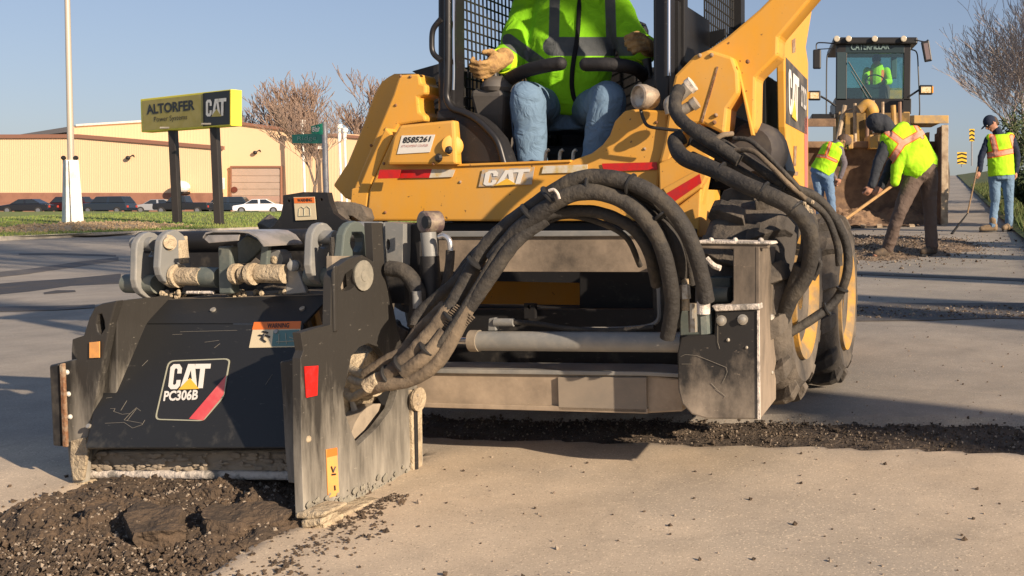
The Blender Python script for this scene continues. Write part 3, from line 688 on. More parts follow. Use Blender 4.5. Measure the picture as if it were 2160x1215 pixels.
# ---- trees
m_bark = mat('grey_bark', (.16, .125, .10), .9, col2=(.10, .08, .065), scale=4)
m_twig = mat('red_twig', (.30, .21, .155), .9, col2=(.24, .18, .15), scale=1)
m_twig2 = mat('grey_twig', (.28, .24, .22), .9)
def bare_tree(base, h, lab, seed, spread=.55, r0=.16, depth=6, lean=(0, 0), clear=.3, m2=None, kids=4, name='bare_tree', group='leafless trees', up=.25, twr=.012):
    rnd = random.Random(seed); base = Vector(base); t = thing(name, lab, 'tree', base, group=group); tr = MB(); cr = MB()
    def seg(mb, a, b, ra, rb, n):
        d = (b - a); u_ = d.orthogonal().normalized(); v_ = d.cross(u_).normalized(); o = len(mb.v)
        for p_, r_ in ((a, ra), (b, rb)):
            for k in range(n):
                an = 2 * PI * k / n; mb.v.append(p_ + u_ * (math.cos(an) * r_) + v_ * (math.sin(an) * r_))
        for k in range(n): mb.f.append([o + k, o + (k + 1) % n, o + n + (k + 1) % n, o + n + k]); mb.mi.append(0)
    def grow(p, d, L_, r, lev):
        mb = tr if lev <= 1 else cr; steps = 3 if lev < 4 else 2; n = 8 if lev == 0 else (5 if lev < 3 else 3); pts = [p]
        for i in range(steps):
            d = (d + Vector((rnd.gauss(0, .10), rnd.gauss(0, .10), rnd.gauss(0, .05) + up * .25))).normalized(); q_ = p + d * (L_ / steps); rn = max(twr, r * (.84 if lev else .9)); seg(mb, p, q_, r, rn, n); p = q_; r = rn; pts.append(p)
            if lev and lev < depth and i < steps - 1: kidsat(p, d, L_ * .72, r * .6, lev + 1, 1 if rnd.random() < .8 else 0)
        if lev < depth: kidsat(p, d, L_ * rnd.uniform(.70, .88), r * .72, lev + 1, kids if lev == 0 else 2)
    def kidsat(p, d, L_, r, lev, k):
        for j in range(k):
            a = rnd.random() * 6.28; s_ = Vector((math.cos(a), math.sin(a), rnd.uniform(-.1, .6))) * spread * rnd.uniform(.7, 1.4)
            grow(p, (d + s_).normalized(), L_ * rnd.uniform(.75, 1.1), max(twr, r * rnd.uniform(.8, 1)), lev)
    grow(base - Vector((0, 0, .2)), Vector((lean[0], lean[1], 1)).normalized(), h * clear, r0, 0)
    obj('trunk', tr, m_bark, t, fix=False, smooth=True); obj('crown', cr, m2 or m_bark, t, fix=False); return t
def tbase(px, Y): X = P(px, 430, Y).x; return (X, Y, gz(X, Y))
bare_tree(tbase(668, 70), 9.2, 'reddish leafless tree leaning in front of the factory wall', 3, .5, .16, 6, (-.22, 0), .27, m_twig, twr=.016, kids=4)
bare_tree(tbase(590, 150), 19, 'wide hazy leafless tree behind the factory roof ridge', 12, .5, .25, 6, (0, 0), .27, m_twig, twr=.045, kids=5)
bare_tree(tbase(660, 152), 21, 'tallest reddish leafless tree behind the factory', 5, .5, .25, 6, (0, 0), .27, m_twig, twr=.045, kids=5)
bare_tree(tbase(758, 150), 22, 'leafless tree beside the yellow loader arm on the skyline', 8, .5, .25, 6, (0, 0), .27, m_twig, twr=.045, kids=5)
bare_tree(tbase(2195, 30), 6.2, 'large grey leafless tree on the verge behind the standing man', 16, .5, .12, 6, (-.30, 0), .27, m_twig2, twr=.006, kids=4, up=.15)
bare_tree(tbase(2230, 38), 8.0, 'leafless tree further up the verge at the right edge', 27, .5, .15, 6, (-.12, 0), .27, m_twig2, twr=.009, kids=5)
bare_tree(tbase(1735, 120), 9, 'far leafless tree on the skyline left of the wheel loader', 31, .6, .2, 5, (0, 0), .25, m_twig, twr=.05)
bare_tree(tbase(1690, 118), 8, 'far leafless tree on the skyline behind the skid steer panel', 32, .6, .2, 5, (0, 0), .25, m_twig, twr=.05)
def rowp(q_, X): return (X, (q_ - .6 * X) / .8, gz(X, (q_ - .6 * X) / .8) + .2)
for i, (q_, X, h_) in enumerate(((4.45, 9.4, 12), (5.85, 8.6, 13), (6.8, 10.2, 12), (7.6, 10.8, 12), (8.4, 9.1, 13), (9.3, 11.2, 12), (10.3, 9.6, 13), (11.4, 11.6, 13), (12.6, 10.8, 12))):
    lab = ['slender roadside tree nearest the camera in the verge row', 'second slender roadside tree along the verge row', 'third slender tree, taller, along the verge row', 'fourth slender tree along the verge row', 'fifth slender tree, thick trunk, in the verge row', 'sixth slender tree of the verge row', 'seventh slender tree of the verge row', 'eighth slender tree of the verge row', 'last slender tree of the verge row'][i]
    bare_tree(rowp(q_, X), h_, lab, 50 + i, .34, (.14, .29, .18, .20, .28, .2, .28, .22, .26, .22)[i], 5, (0, 0), .5, m_twig2, 3, 'roadside_tree', 'slender trees in a row along the verge', up=.6, twr=.012)
bare_tree((16.5, -8.1, 0), 17, 'tall roadside tree with a thick trunk far right of the camera', 77, .4, .26, 5, (0, 0), .62, m_twig2, 3, 'roadside_tree', up=.5, twr=.02)
# leafy shrubs at the right edge
m_leaf = mat('dark_leaf', (.035, .06, .018), .7, col2=(.07, .085, .03), scale=2)
def shrub(px, Y, rx, h_, lab, seed):
    rnd = random.Random(seed); b = Vector(tbase(px, Y)) + Vector((0, 0, .2)); t = thing('evergreen_shrub', lab, 'shrub', b, group='dark shrubs on the verge'); mb = MB(); st = MB()
    for i in range(5200):
        a = rnd.random() * 6.28; ph = rnd.uniform(-1, 1); r_ = rnd.random() ** .4; k = 1 + .35 * noise.noise(Vector((math.cos(a) * 2, math.sin(a) * 2, ph * 2 + seed)))
        p = b + Vector((math.cos(a) * math.sqrt(1 - ph * ph) * rx * r_ * k, math.sin(a) * math.sqrt(1 - ph * ph) * rx * r_ * k, h_ * .52 + ph * h_ * .5 * r_ * k))
        if noise.noise(p * 2.6) < -.18: continue
        d1 = Vector((rnd.gauss(0, 1), rnd.gauss(0, 1), rnd.gauss(0, 1))).normalized() * .05; d2 = d1.orthogonal().normalized() * .022; o = len(mb.v); mb.v += [p - d1, p + d2, p + d1, p - d2]; mb.f.append([o, o + 1, o + 2, o + 3]); mb.mi.append(0)
    for i in range(7): st.tube([b - Vector((0, 0, .3)), b + Vector((rnd.gauss(0, rx * .3), rnd.gauss(0, rx * .3), h_ * .7))], [.03, .01], 5, 0)
    obj('foliage', mb, m_leaf, t, fix=False); obj('stem', st, m_bark, t)
shrub(2180, 21, .9, 2.0, 'dark evergreen shrub at the right edge behind the man in the cap', 3)
shrub(2190, 16.5, .5, 1.0, 'low dark bush on the verge right of the man in the cap', 5)
shrub(2225, 26, 1.3, 3.0, 'tall dark evergreen shrub beneath the leafless tree', 7)
# ============================================================ MACHINE MATERIALS
def dusty(name, col, dust, lo, hi, amt_lo=.15, amt_hi=.9, rough=.55, sc=7, stretch=(1, 1, .45), bump=.15, scr=True, spec=.4, soft=(.62, 1.12)):
    """paint with dried dust that thickens towards the ground (object z from hi down to lo) and wiped scratches"""
    m = D.materials.new(name); m.use_nodes = True; nt = m.node_tree; L = nt.links.new; b = nt.nodes['Principled BSDF']
    tc = nd(nt, 'ShaderNodeTexCoord'); mp = nd(nt, 'ShaderNodeMapping'); mp.inputs['Scale'].default_value = stretch; L(tc.outputs['Object'], mp.inputs[0])
    sx = nd(nt, 'ShaderNodeSeparateXYZ'); L(tc.outputs['Object'], sx.inputs[0])
    hr = nd(nt, 'ShaderNodeMapRange'); hr.inputs[1].default_value = hi; hr.inputs[2].default_value = lo; hr.inputs[3].default_value = amt_lo; hr.inputs[4].default_value = amt_hi; L(sx.outputs[2], hr.inputs[0])
    n = nd(nt, 'ShaderNodeTexNoise', Scale=sc, Detail=8, Roughness=.68); L(mp.outputs[0], n.inputs['Vector'])
    # threshold moves with height
    sub = nd(nt, 'ShaderNodeMath', operation='ADD'); L(n.outputs[0], sub.inputs[0]); L(hr.outputs[0], sub.inputs[1])
    mr = nd(nt, 'ShaderNodeMapRange'); mr.inputs[1].default_value = soft[0]; mr.inputs[2].default_value = soft[1]; L(sub.outputs[0], mr.inputs[0])
    x = nd(nt, 'ShaderNodeMix', data_type='RGBA'); x.inputs[6].default_value = c4(col); x.inputs[7].default_value = c4(dust); L(mr.outputs[0], x.inputs[0]); out = x.outputs[2]
    if scr:
        n2 = nd(nt, 'ShaderNodeTexNoise', Scale=26, Detail=4, Roughness=.7); m2 = nd(nt, 'ShaderNodeMapping'); m2.inputs['Scale'].default_value = (1, 1, 4); m2.inputs['Rotation'].default_value = (0, .5, .2)
        L(tc.outputs['Object'], m2.inputs[0]); L(m2.outputs[0], n2.inputs['Vector']); r2 = nd(nt, 'ShaderNodeMapRange'); r2.inputs[1].default_value = .66; r2.inputs[2].default_value = .74; r2.inputs[4].default_value = .55; L(n2.outputs[0], r2.inputs[0])
        x2 = nd(nt, 'ShaderNodeMix', data_type='RGBA'); x2.inputs[7].default_value = c4([min(.6, d * 1.25) for d in dust]); L(r2.outputs[0], x2.inputs[0]); L(out, x2.inputs[6]); out = x2.outputs[2]
    L(out, b.inputs['Base Color'])
    rr = nd(nt, 'ShaderNodeMapRange'); rr.inputs[3].default_value = rough; rr.inputs[4].default_value = .95; L(mr.outputs[0], rr.inputs[0]); L(rr.outputs[0], b.inputs['Roughness'])
    b.inputs['Specular IOR Level'].default_value = spec
    bp = nd(nt, 'ShaderNodeBump'); bp.inputs['Strength'].default_value = bump; bp.inputs['Distance'].default_value = .01; L(n.outputs[0], bp.inputs['Height']); L(bp.outputs[0], b.inputs['Normal'])
    return m
DUST = (.34, .28, .20); DUSTG = (.26, .25, .22)
m_hood = dusty('planer_black', (.017, .018, .019), (.13, .125, .11), 0, .75, -.10, .12, .5, 9, (1, 1, 1), .1)
m_side = dusty('planer_side', (.034, .032, .029), (.34, .315, .265), .03, .60, -.13, .34, .45, 13, (1, 1, .16), .3, soft=(.50, .98))
m_dusty = dusty('dusty_steel', (.10, .09, .075), (.36, .30, .225), 0, 1, .35, .55, .7, 8, (1, 1, 1), .3)
m_gsteel = dusty('grey_steel', (.20, .205, .20), (.40, .37, .31), 0, 1.2, .1, .25, .36, 7, (1, 1, 1), .1, spec=.6)
m_cap = dusty('dusty_cap', (.16, .155, .13), (.38, .35, .28), 0, 1.2, .2, .35, .6, 12, (1, 1, 1), .3)
m_gg = dusty('grey_green_steel', (.10, .12, .11), (.36, .34, .27), 0, 1.2, .05, .25, .45, 7, (1, 1, 1), .1)
m_blk = dusty('worn_black', (.016, .016, .017), (.17, .15, .12), 0, 1.5, .0, .12, .5, 8, (1, 1, 1), .12)
m_caked = mat('caked_dust', (.46, .38, .26), .95, col2=(.30, .24, .165), scale=14, bump=1, bscale=40)
m_chalk = mat('chalky_dust', (.62, .56, .49), .95, col2=(.25, .235, .21), scale=16, mixlo=.5, mixhi=.6, bump=.6)
m_rust = mat('rusty_edge', (.20, .095, .045), .9, col2=(.34, .27, .19), scale=18, bump=.6)
m_beam = dusty('beam_paint', (.055, .048, .04), (.42, .335, .245), .35, .80, .34, .52, .7, 4, (1, 1, 1), .2, spec=.3)
m_yellow = dusty('loader_yellow', (.70, .335, .028), (.50, .33, .14), .55, 1.6, .20, .32, .40, 4.5, (1, 1, .6), .06, soft=(.55, 1.35), spec=.5)
_nt = m_yellow.node_tree; _b = _nt.nodes['Principled BSDF']; _s = _b.inputs['Base Color'].links[0].from_socket; _n3 = nd(_nt, 'ShaderNodeTexNoise', Scale=42, Detail=4); _tc = nd(_nt, 'ShaderNodeTexCoord'); _nt.links.new(_tc.outputs['Object'], _n3.inputs['Vector']); _r3 = nd(_nt, 'ShaderNodeMapRange'); _r3.inputs[1].default_value = .69; _r3.inputs[2].default_value = .73; _nt.links.new(_n3.outputs[0], _r3.inputs[0]); _x3 = nd(_nt, 'ShaderNodeMix', data_type='RGBA'); _x3.inputs[7].default_value = (.16, .085, .03, 1); _nt.links.new(_r3.outputs[0], _x3.inputs[0]); _nt.links.new(_s, _x3.inputs[6]); _nt.links.new(_x3.outputs[2], _b.inputs['Base Color'])
m_yel_far = mat('wheel_loader_yellow', (.52, .29, .05), .6, col2=(.36, .24, .12), scale=4, mixlo=.4, mixhi=.62)
m_white_d = mat('sticker_white', (.72, .70, .64), .5); m_red_t = mat('red_tape', (.55, .015, .012), .35, col2=(.42, .02, .02), scale=30); m_wht_t = mat('silver_tape', (.62, .58, .48), .35, col2=(.55, .40, .14), scale=22)
m_ltri = mat('logo_yellow', (.78, .47, .05), .5); m_or = mat('sticker_orange', (.72, .17, .03), .5); m_orl = mat('sticker_amber', (.78, .36, .10), .6, col2=(.62, .30, .10), scale=20)
m_cr = mat('sticker_cream', (.62, .53, .35), .6); m_pink = mat('sticker_pink', (.62, .075, .085), .5, col2=(.66, .16, .15), scale=9); m_ltr = mat('sticker_black', (.02, .02, .02), .5)
m_line = mat('sticker_line', (.36, .36, .27), .5); m_chrome = mat('chrome', (.55, .55, .58), .16, 1.0); m_bolt = mat('bright_bolt', (.45, .43, .38), .4, .6, col2=(.35, .30, .22), scale=60)
m_hose = mat('hose_sleeve', (.026, .024, .022), .75, col2=(.10, .086, .066), scale=9, mixlo=.48, mixhi=.78, bump=.45, bscale=45)
m_hosed = mat('dusty_hose_sleeve', (.20, .155, .105), .95, col2=(.085, .068, .05), scale=7, mixlo=.4, mixhi=.6, bump=.35, bscale=60)
m_scr = mat('scratch', (.20, .185, .155), .8)
NV = -VA                                            # faces the camera across the machine
NU = UA                                             # faces the right side of the picture
def fq(f, pts): return [f(x, y) for x, y in pts]
def slab(name, pts, v0, th, m, parent, holes=None, bevel=.004, label=None, f=None, ext=None, smooth=False):
    f = f or F(v0); mb = MB(); e = ext if ext is not None else VA * th
    if holes: mb.prism_h(fq(f, pts), [fq(f, h) for h in holes], e)
    else: mb.prism(fq(f, pts), e)
    return obj(name, mb, m, parent, bevel=bevel, label=label)
def ell(cx, cy, rx, ry, n=22, rot=0):
    out = []
    for k in range(n):
        a = 2 * PI * k / n; x, y = rx * math.cos(a), ry * math.sin(a); out.append((cx + x * math.cos(rot) - y * math.sin(rot), cy + x * math.sin(rot) + y * math.cos(rot)))
    return out
def bolt(px, py, f, n, r, parent, m=None, name='bolt'):
    p = f(px, py); mb = MB(); mb.lathe([(0, r * 1.5), (r * .3, r * 1.5), (r * .32, r), (r * 1.1, r), (r * 1.2, r * .8)], p, n, 12)
    return obj(name, mb, m or m_bolt, parent, smooth=True)
def rodu(px, py, v, du, r, m, name, parent, n=20, d=None):  # cylinder lying across the machine from a point
    a = F(v)(px, py); mb = MB(); mb.cyl(a, a + UA * du, r, n); return obj(name, mb, m, parent, smooth=True)
def between(name, p, q, v, r, m, parent, n=20, r2=None):
    f = F(v); mb = MB(); mb.cyl(f(*p), f(*q), r, n, r2); return obj(name, mb, m, parent, smooth=True)

# ============================================================ COLD PLANER
pb = MV(-2.65, 3.0, 0); pb.z = gz(pb.x, pb.y)
pl_ = thing('cold_planer', 'black cold planer attachment with sloping hood, milling the road at front left', 'cold planer', pb, -TH)
# left end
lp = slab('side_plate', [(246, 634), (214, 640), (200, 647), (188, 670), (176, 708), (163, 712), (152, 716), (150, 742), (160, 757), (132, 764), (105, 770), (112, 940), (142, 942), (147, 985), (152, 1016), (175, 1020), (180, 945), (206, 820), (232, 682)], 2.80, .03, m_side, pl_,
     holes=[[(207, 664), (214, 662), (219, 676), (221, 694), (213, 706), (206, 700), (203, 684)]])
slab('flap', [(104, 772), (122, 768), (128, 942), (112, 940)], 2.775, .02, m_blk, lp); slab('flap', [(124, 768), (133, 766), (140, 944), (131, 943)], 2.765, .012, m_rust, lp)
slab('end_wall', [(150, 742), (246, 634), (246, 900), (152, 1016)], 2.835, .55, m_side, lp)
slab('skid_toe', [(152, 1018), (176, 1018), (170, 1044), (152, 1072), (132, 1090), (128, 1104), (104, 1107), (104, 1099), (122, 1092), (126, 1073), (146, 1052)], 2.80, .10, m_caked, pl_)
slab('caked_edge', [(148, 930), (180, 922), (184, 948), (174, 1014), (154, 1014), (147, 975)], 2.785, .013, m_caked, lp)
for y in (785, 831, 879): bolt(142 + (y - 785) * .07, y, F(2.798), NV, .006, lp, m_white_d)
f = F(2.796); obj('reflector', plate([f(190, 722), f(211, 720), f(211, 754), f(190, 755)], NV, .003), m_orl, lp)
# hood: sloping front panel
TL, TR, BR, BL = F(2.96)(233, 683), F(2.96)(640, 683), F(2.74)(612, 945), F(2.74)(180, 945)
nh = (TR - TL).cross(BL - TL).normalized(); nh = nh if nh.dot(VA) < 0 else -nh
_d = ray(612, 945); BR = O + _d * ((TL - O).dot(nh) / _d.dot(nh))
mb = MB(); mb.prism([TL, TR, BR, BL], -nh * .02); hood = obj('hood', mb, m_hood, pl_, bevel=.004)
T2, T3 = F(3.06)(250, 634), F(3.06)(700, 621)
mb = MB(); mb.add([TL, TR, T3, T2, TL + VA * .02, TR + VA * .02, T3 + VA * .02, T2 + VA * .02], [[0, 1, 2, 3], [7, 6, 5, 4], [0, 4, 5, 1], [1, 5, 6, 2], [2, 6, 7, 3], [3, 7, 4, 0]]); obj('top_strip', mb, m_hood, pl_, bevel=.004)
mb = MB(); mb.prism([T2, T3, T3 + VA * .34, T2 + VA * .34], (0, 0, -.02)); obj('deck', mb, m_dusty, pl_)
def hp(px, py):                                     # on the hood's plane
    d = ray(px, py); return O + d * ((TL - O).dot(nh) / d.dot(nh))
def tp(px, py):
    n_ = (TR - TL).cross(T2 - TL).normalized(); d = ray(px, py); return O + d * ((TL - O).dot(n_) / d.dot(n_))
n2_ = (TR - TL).cross(T2 - TL).normalized(); n2_ = n2_ if n2_.dot(VA) < 0 else -n2_
for x, y in ((254, 661), (452, 657), (640, 655)): 
    p = tp(x, y); mb = MB(); mb.lathe([(0, .016), (.004, .016), (.005, .010), (.012, .010)], p, n2_, 12); obj('bolt', mb, m_bolt, pl_, smooth=True)
for x, y in ((188, 899), (584, 700)):
    mb = MB(); mb.lathe([(0, .009), (.006, .008)], hp(x, y), nh, 8); obj('bolt', mb, m_bolt, pl_)
# model sticker
def rounded(pts, k=.16, n=4):
    out = []; m = len(pts)
    for i in range(m):
        a, b, c = Vector(pts[i - 1]), Vector(pts[i]), Vector(pts[(i + 1) % m]); p0 = b + (a - b) * k; p1 = b + (c - b) * k
        for j in range(n + 1):
            t = j / n; q_ = p0 * (1 - t) ** 2 + b * 2 * t * (1 - t) + p1 * t * t; out.append((q_.x, q_.y))
    return out
Q = [(356, 761), (487, 756), (473, 838), (429, 889), (327, 886)]
ro = rounded(Q, .10); cxq, cyq = 408, 824; ri = [(x + (cxq - x) * .036, y + (cyq - y) * .036) for x, y in ro]
mb = MB(); mb.prism_h([hp(*p) + nh * .003 for p in ro], [[hp(*p) + nh * .003 for p in ri]], -nh * .002); st = obj('model_sticker', mb, m_line, hood)
obj('sticker_face', MB().prism([hp(*p) + nh * .0018 for p in ri], -nh * .001), m_ltr, hood)
obj('sticker_stripe', MB().prism([hp(*p) + nh * .0032 for p in ((478, 793), (473, 833), (430, 887), (400, 884))], -nh * .001), m_pink, hood)
cat_logo([hp(362, 769), hp(446, 768), hp(440, 819), hp(356, 822)], nh, hood, m_white_d, m_ltri, .004)
obj('lettering', text_mb('PC306B', [hp(349, 825), hp(421, 822), hp(418, 844), hp(346, 847)], nh, .004, .035), m_white_d, hood)
# warning sticker
obj('warning_sticker', plate([hp(537, 680), hp(636, 678), hp(631, 732), hp(526, 734)], nh, .002), m_cr, hood)
obj('sticker_band', plate([hp(537, 680), hp(636, 678), hp(634, 694), hp(533, 696)], nh, .003), m_or, hood)
obj('lettering', text_mb('WARNING', [hp(566, 683), hp(612, 682), hp(611, 692), hp(565, 693)], nh, .0045, .02), m_ltr, hood)
obj('sticker_panel', plate([hp(578, 698), hp(632, 696), hp(629, 730), hp(574, 731)], nh, .003), mat('sticker_teal', (.10, .20, .19), .6), hood)
mb = MB()
for a, b in (((556, 700), (566, 703)), ((560, 704), (552, 716)), ((553, 716), (562, 722)), ((556, 709), (548, 708)), ((562, 708), (570, 712)), ((560, 704), (556, 716))): mb.tube([hp(*a) + nh * .004, hp(*b) + nh * .004], .0032, 6, 0)
obj('running_figure', mb, m_ltr, hood)
mb = MB()
for a, b in (((590, 706), (590, 726)), ((604, 704), (606, 726)), ((584, 722), (622, 720)), ((612, 712), (624, 716))): mb.tube([hp(*a) + nh * .004, hp(*b) + nh * .004], .0015, 5, 0)
obj('drum_symbol', mb, m_line, hood)
# wiped scribble and scratches on the hood
mb = MB(); scr = [[(233, 862), (243, 862), (240, 868), (258, 874), (275, 872), (262, 886)], [(275, 872), (288, 860), (297, 867)], [(288, 862), (268, 888)], [(222, 893), (262, 891), (280, 903), (300, 896), (306, 886)], [(255, 866), (268, 845)], [(262, 886), (300, 893)],
       [(560, 812), (575, 790)], [(300, 772), (312, 760)], [(364, 706), (384, 705)], [(432, 722), (462, 718)], [(452, 734), (464, 725)], [(224, 840), (236, 838)], [(380, 700), (500, 697)], [(420, 790), (432, 774)], [(290, 722), (297, 708)]]
for l in scr:
    for a, b in zip(l, l[1:]): mb.tube([hp(*a) + nh * .0005, hp(*b) + nh * .0005], .0007, 4, 0)
o = obj('scratches', mb, m_scr, hood); o['kind'] = 'stuff'
# scraper and beam under the hood
mb = MB(); f = F(2.86); mb.prism([f(172, 952), f(640, 950), f(640, 1006), f(172, 1006)], VA * .03); obj('scraper', mb, m_dusty, pl_, bevel=.01)
between('scraper_lip', (172, 1000), (640, 1003), 2.855, .016, m_chalk, pl_)
f = F(2.845); mb = MB()
rnd = random.Random(4)
for i in range(200):
    x = rnd.uniform(185, 632); y = 990 - 34 * rnd.random() ** 1.6; mb.ball(f(x, y), rnd.uniform(.003, .009), 6, (rnd.uniform(1, 2.4), .35, rnd.uniform(.6, 1.2)))
o = obj('caked_lumps', mb, m_dusty, pl_); o['kind'] = 'stuff'
# milling drum with picks, behind the scraper
dm = MB(); a = MV(-3.0, 3.08, .12); b = MV(-2.14, 3.08, .14); dm.cyl(a, b, .15, 24); dr_ = obj('drum', dm, m_dusty, pl_, smooth=True)
for i in range(40):
    t = i / 40; an = i * 2.2; p = a + (b - a) * t; d = VA * math.cos(an) + WA * math.sin(an); mb = MB(); mb.cyl(p + d * .14, p + d * .20, .014, 6, .005); obj('pick', mb, m_gsteel, dr_)
# right side plate in the plane along the machine
sf = S(-2.08)
hole = [(734, 790), (741, 752), (758, 732), (776, 724), (796, 731), (812, 752), (830, 790), (838, 826), (826, 862), (796, 902), (755, 941), (742, 912), (728, 872), (724, 830)]
sideout = [(641, 1094), (893, 992), (891, 905), (889, 830), (872, 800), (850, 740), (838, 690), (828, 640), (812, 575), (806, 470), (784, 470), (788, 552), (764, 538), (735, 546), (712, 562), (699, 585), (697, 685), (668, 692), (634, 702), (640, 740), (634, 756), (636, 960)]
mb = MB(); mb.prism_h(fq(sf, sideout), [fq(sf, hole), fq(sf, [(719, 606), (728, 578), (744, 566), (748, 604), (738, 612), (722, 615)])], -UA * .03); sd = obj('side_plate', mb, m_side, pl_, bevel=.003)
slab('flange', [(590, 763), (632, 755), (638, 770), (640, 960), (636, 1022), (607, 1018), (600, 940), (596, 850)], 2.665, .02, m_side, pl_)
slab('flange', [(628, 706), (700, 688), (697, 575), (704, 560), (706, 700), (640, 720)], 2.79, .02, m_side, pl_)
slab('worn_edge', [(634, 704), (641, 702), (646, 1090), (640, 1092), (634, 960)], 2.655, .018, m_rust, pl_)
slab('rear_rib', [(868, 822), (891, 828), (892, 990), (872, 998)], 0, 0, m_caked, sd, f=S(-2.068), ext=-UA * .02)
slab('rear_rib', [(876, 858), (882, 858), (884, 990), (879, 992)], 0, 0, m_blk, sd, f=S(-2.06), ext=-UA * .01)
# cake of dust along the foot
mb = MB(); rnd = random.Random(9)
for i in range(230):
    t = rnd.random(); x = 650 + t * 236; y = 1090 - t * 93 - rnd.random() ** 4 * 30; mb.ball(S(-2.075)(x, y), rnd.uniform(.003, .011) * (1.2 - t * .3), 6, (.3, rnd.uniform(.8, 2.2), rnd.uniform(.6, 1.2)))
o = obj('caked_dust', mb, m_cap, sd, smooth=True); o['kind'] = 'stuff'
# skid shoe
a = sf(640, 1096); b = sf(896, 992); mb = MB(); mb.add([a, b, b + UA * .075, a + UA * .075] + [x - WA * .028 for x in (a, b, b + UA * .075, a + UA * .075)], [[0, 1, 2, 3], [7, 6, 5, 4], [0, 4, 5, 1], [1, 5, 6, 2], [2, 6, 7, 3], [3, 7, 4, 0]]); obj('skid_shoe', mb, m_caked, pl_, bevel=.006)
slab('skid_toe', [(620, 1084), (640, 1078), (684, 1082), (680, 1092), (650, 1096), (622, 1094)], 2.60, .12, m_caked, pl_, bevel=.008); slab('skid_toe', [(633, 1098), (680, 1093), (678, 1108), (636, 1116)], 2.60, .08, m_caked, pl_, bevel=.006)
for x, y in ((637, 775), (637, 822), (642, 877), (648, 926)):
    mb = MB(); mb.ball(F(2.655)(x, y), .013, 8); obj('bolt', mb, m_caked, pl_)
mb = MB(); mb.lathe([(0, .044), (.010, .044), (.012, .03)], S(-2.06)(880, 842), UA, 20); bs = obj('boss', mb, m_caked, sd, smooth=True)
for y in (834, 852):
    mb = MB(); mb.ball(S(-2.047)(881, y), .006, 6); obj('bolt', mb, m_dusty, bs)
f = S(-2.078); obj('red_tape', plate([f(641, 773), f(670, 771), f(668, 834), f(645, 839)], NU, .003), m_red_t, sd)
q = [f(687, 948), f(709, 944), f(714, 1044), f(691, 1050)]; obj('side_sticker', plate(q, NU, .003), m_orl, sd); obj('sticker_band', plate([f(688, 948), f(709, 944), f(710, 960), f(688, 965)], NU, .004), m_or, sd)
mb = MB()
for a, b in (((696, 984), (700, 996)), ((700, 996), (705, 984)), ((697, 1001), (705, 1000)), ((703, 1024), (704, 1034))): mb.tube([f(*a) + NU * .005, f(*b) + NU * .005], .003, 5, 0)
obj('sticker_symbol', mb, m_ltr, sd)
# drum motor seen through the hole
mb = MB(); c_ = S(-2.26)(800, 810); c_ = MV(c_.dot(UA) + .02, 3.10, .40); mb.lathe([(-.12, .16), (0, .17), (.03, .15), (.05, .10), (.10, .085)], c_, UA, 26); mt_ = obj('drum_motor', mb, m_caked, pl_, smooth=True)
mb = MB(); mb.prism(fq(S(-2.20), [(722, 838), (756, 832), (768, 862), (756, 925), (738, 900), (726, 870)]), -UA * .05); obj('motor_flange', mb, m_caked, mt_, bevel=.008)
mb = MB(); mb.prism_h(fq(S(-2.30), [(700, 720), (850, 720), (850, 960), (700, 960)]), [], -UA * .01); obj('inner_wall', mb, m_blk, pl_)
mb = MB(); mb.lathe([(-.03, .03), (0, .052), (.004, .052), (.006, .02), (.008, .02)], S(-2.075)(766, 581), UA, 20); obj('pivot_cap', mb, m_cap, sd, smooth=True)
mb = MB(); mb.prism(fq(S(-2.13), [(700, 540), (800, 540), (806, 640), (700, 640)]), -UA * .02); obj('bearing_plate', mb, m_dusty, pl_)

# ---- carriage and linkage on top
slab('back_plate', [(300, 492), (540, 492), (560, 487), (578, 476), (592, 455), (597, 430), (597, 412), (640, 405), (690, 406), (696, 430), (704, 450), (722, 464), (748, 469), (856, 469), (856, 640), (300, 640)], 3.42, .03, m_blk, pl_,
     holes=[ell(609, 424, 3, 3, 10), ell(678, 421, 3, 3, 10), ell(607, 503, 3, 3, 10)])
f = F(3.415); obj('warning_sticker', plate([f(620, 416), f(664, 415), f(668, 463), f(624, 465)], NV, .002), m_cr, pl_); obj('sticker_band', plate([f(621, 417), f(664, 416), f(665, 428), f(622, 429)], NV, .003), m_or, pl_)
obj('lettering', text_mb('WARNING', [f(628, 419), f(659, 418), f(660, 425), f(629, 426)], NV, .004, .02), m_ltr, pl_)
mb = MB()
for a, b in (((631, 456), (632, 440)), ((632, 440), (637, 436)), ((637, 436), (643, 440)), ((643, 440), (643, 456)), ((643, 440), (649, 435)), ((649, 435), (655, 440)), ((655, 440), (656, 455)), ((631, 456), (656, 455))): mb.tube([f(*a) + NV * .003, f(*b) + NV * .003], .0018, 5, 0)
obj('manual_symbol', mb, m_line, pl_)
mb = MB(); f = F(3.24); mb.cyl(f(300, 512), f(690, 505), .042, 24); obj('cross_tube', mb, m_blk, pl_, smooth=True)
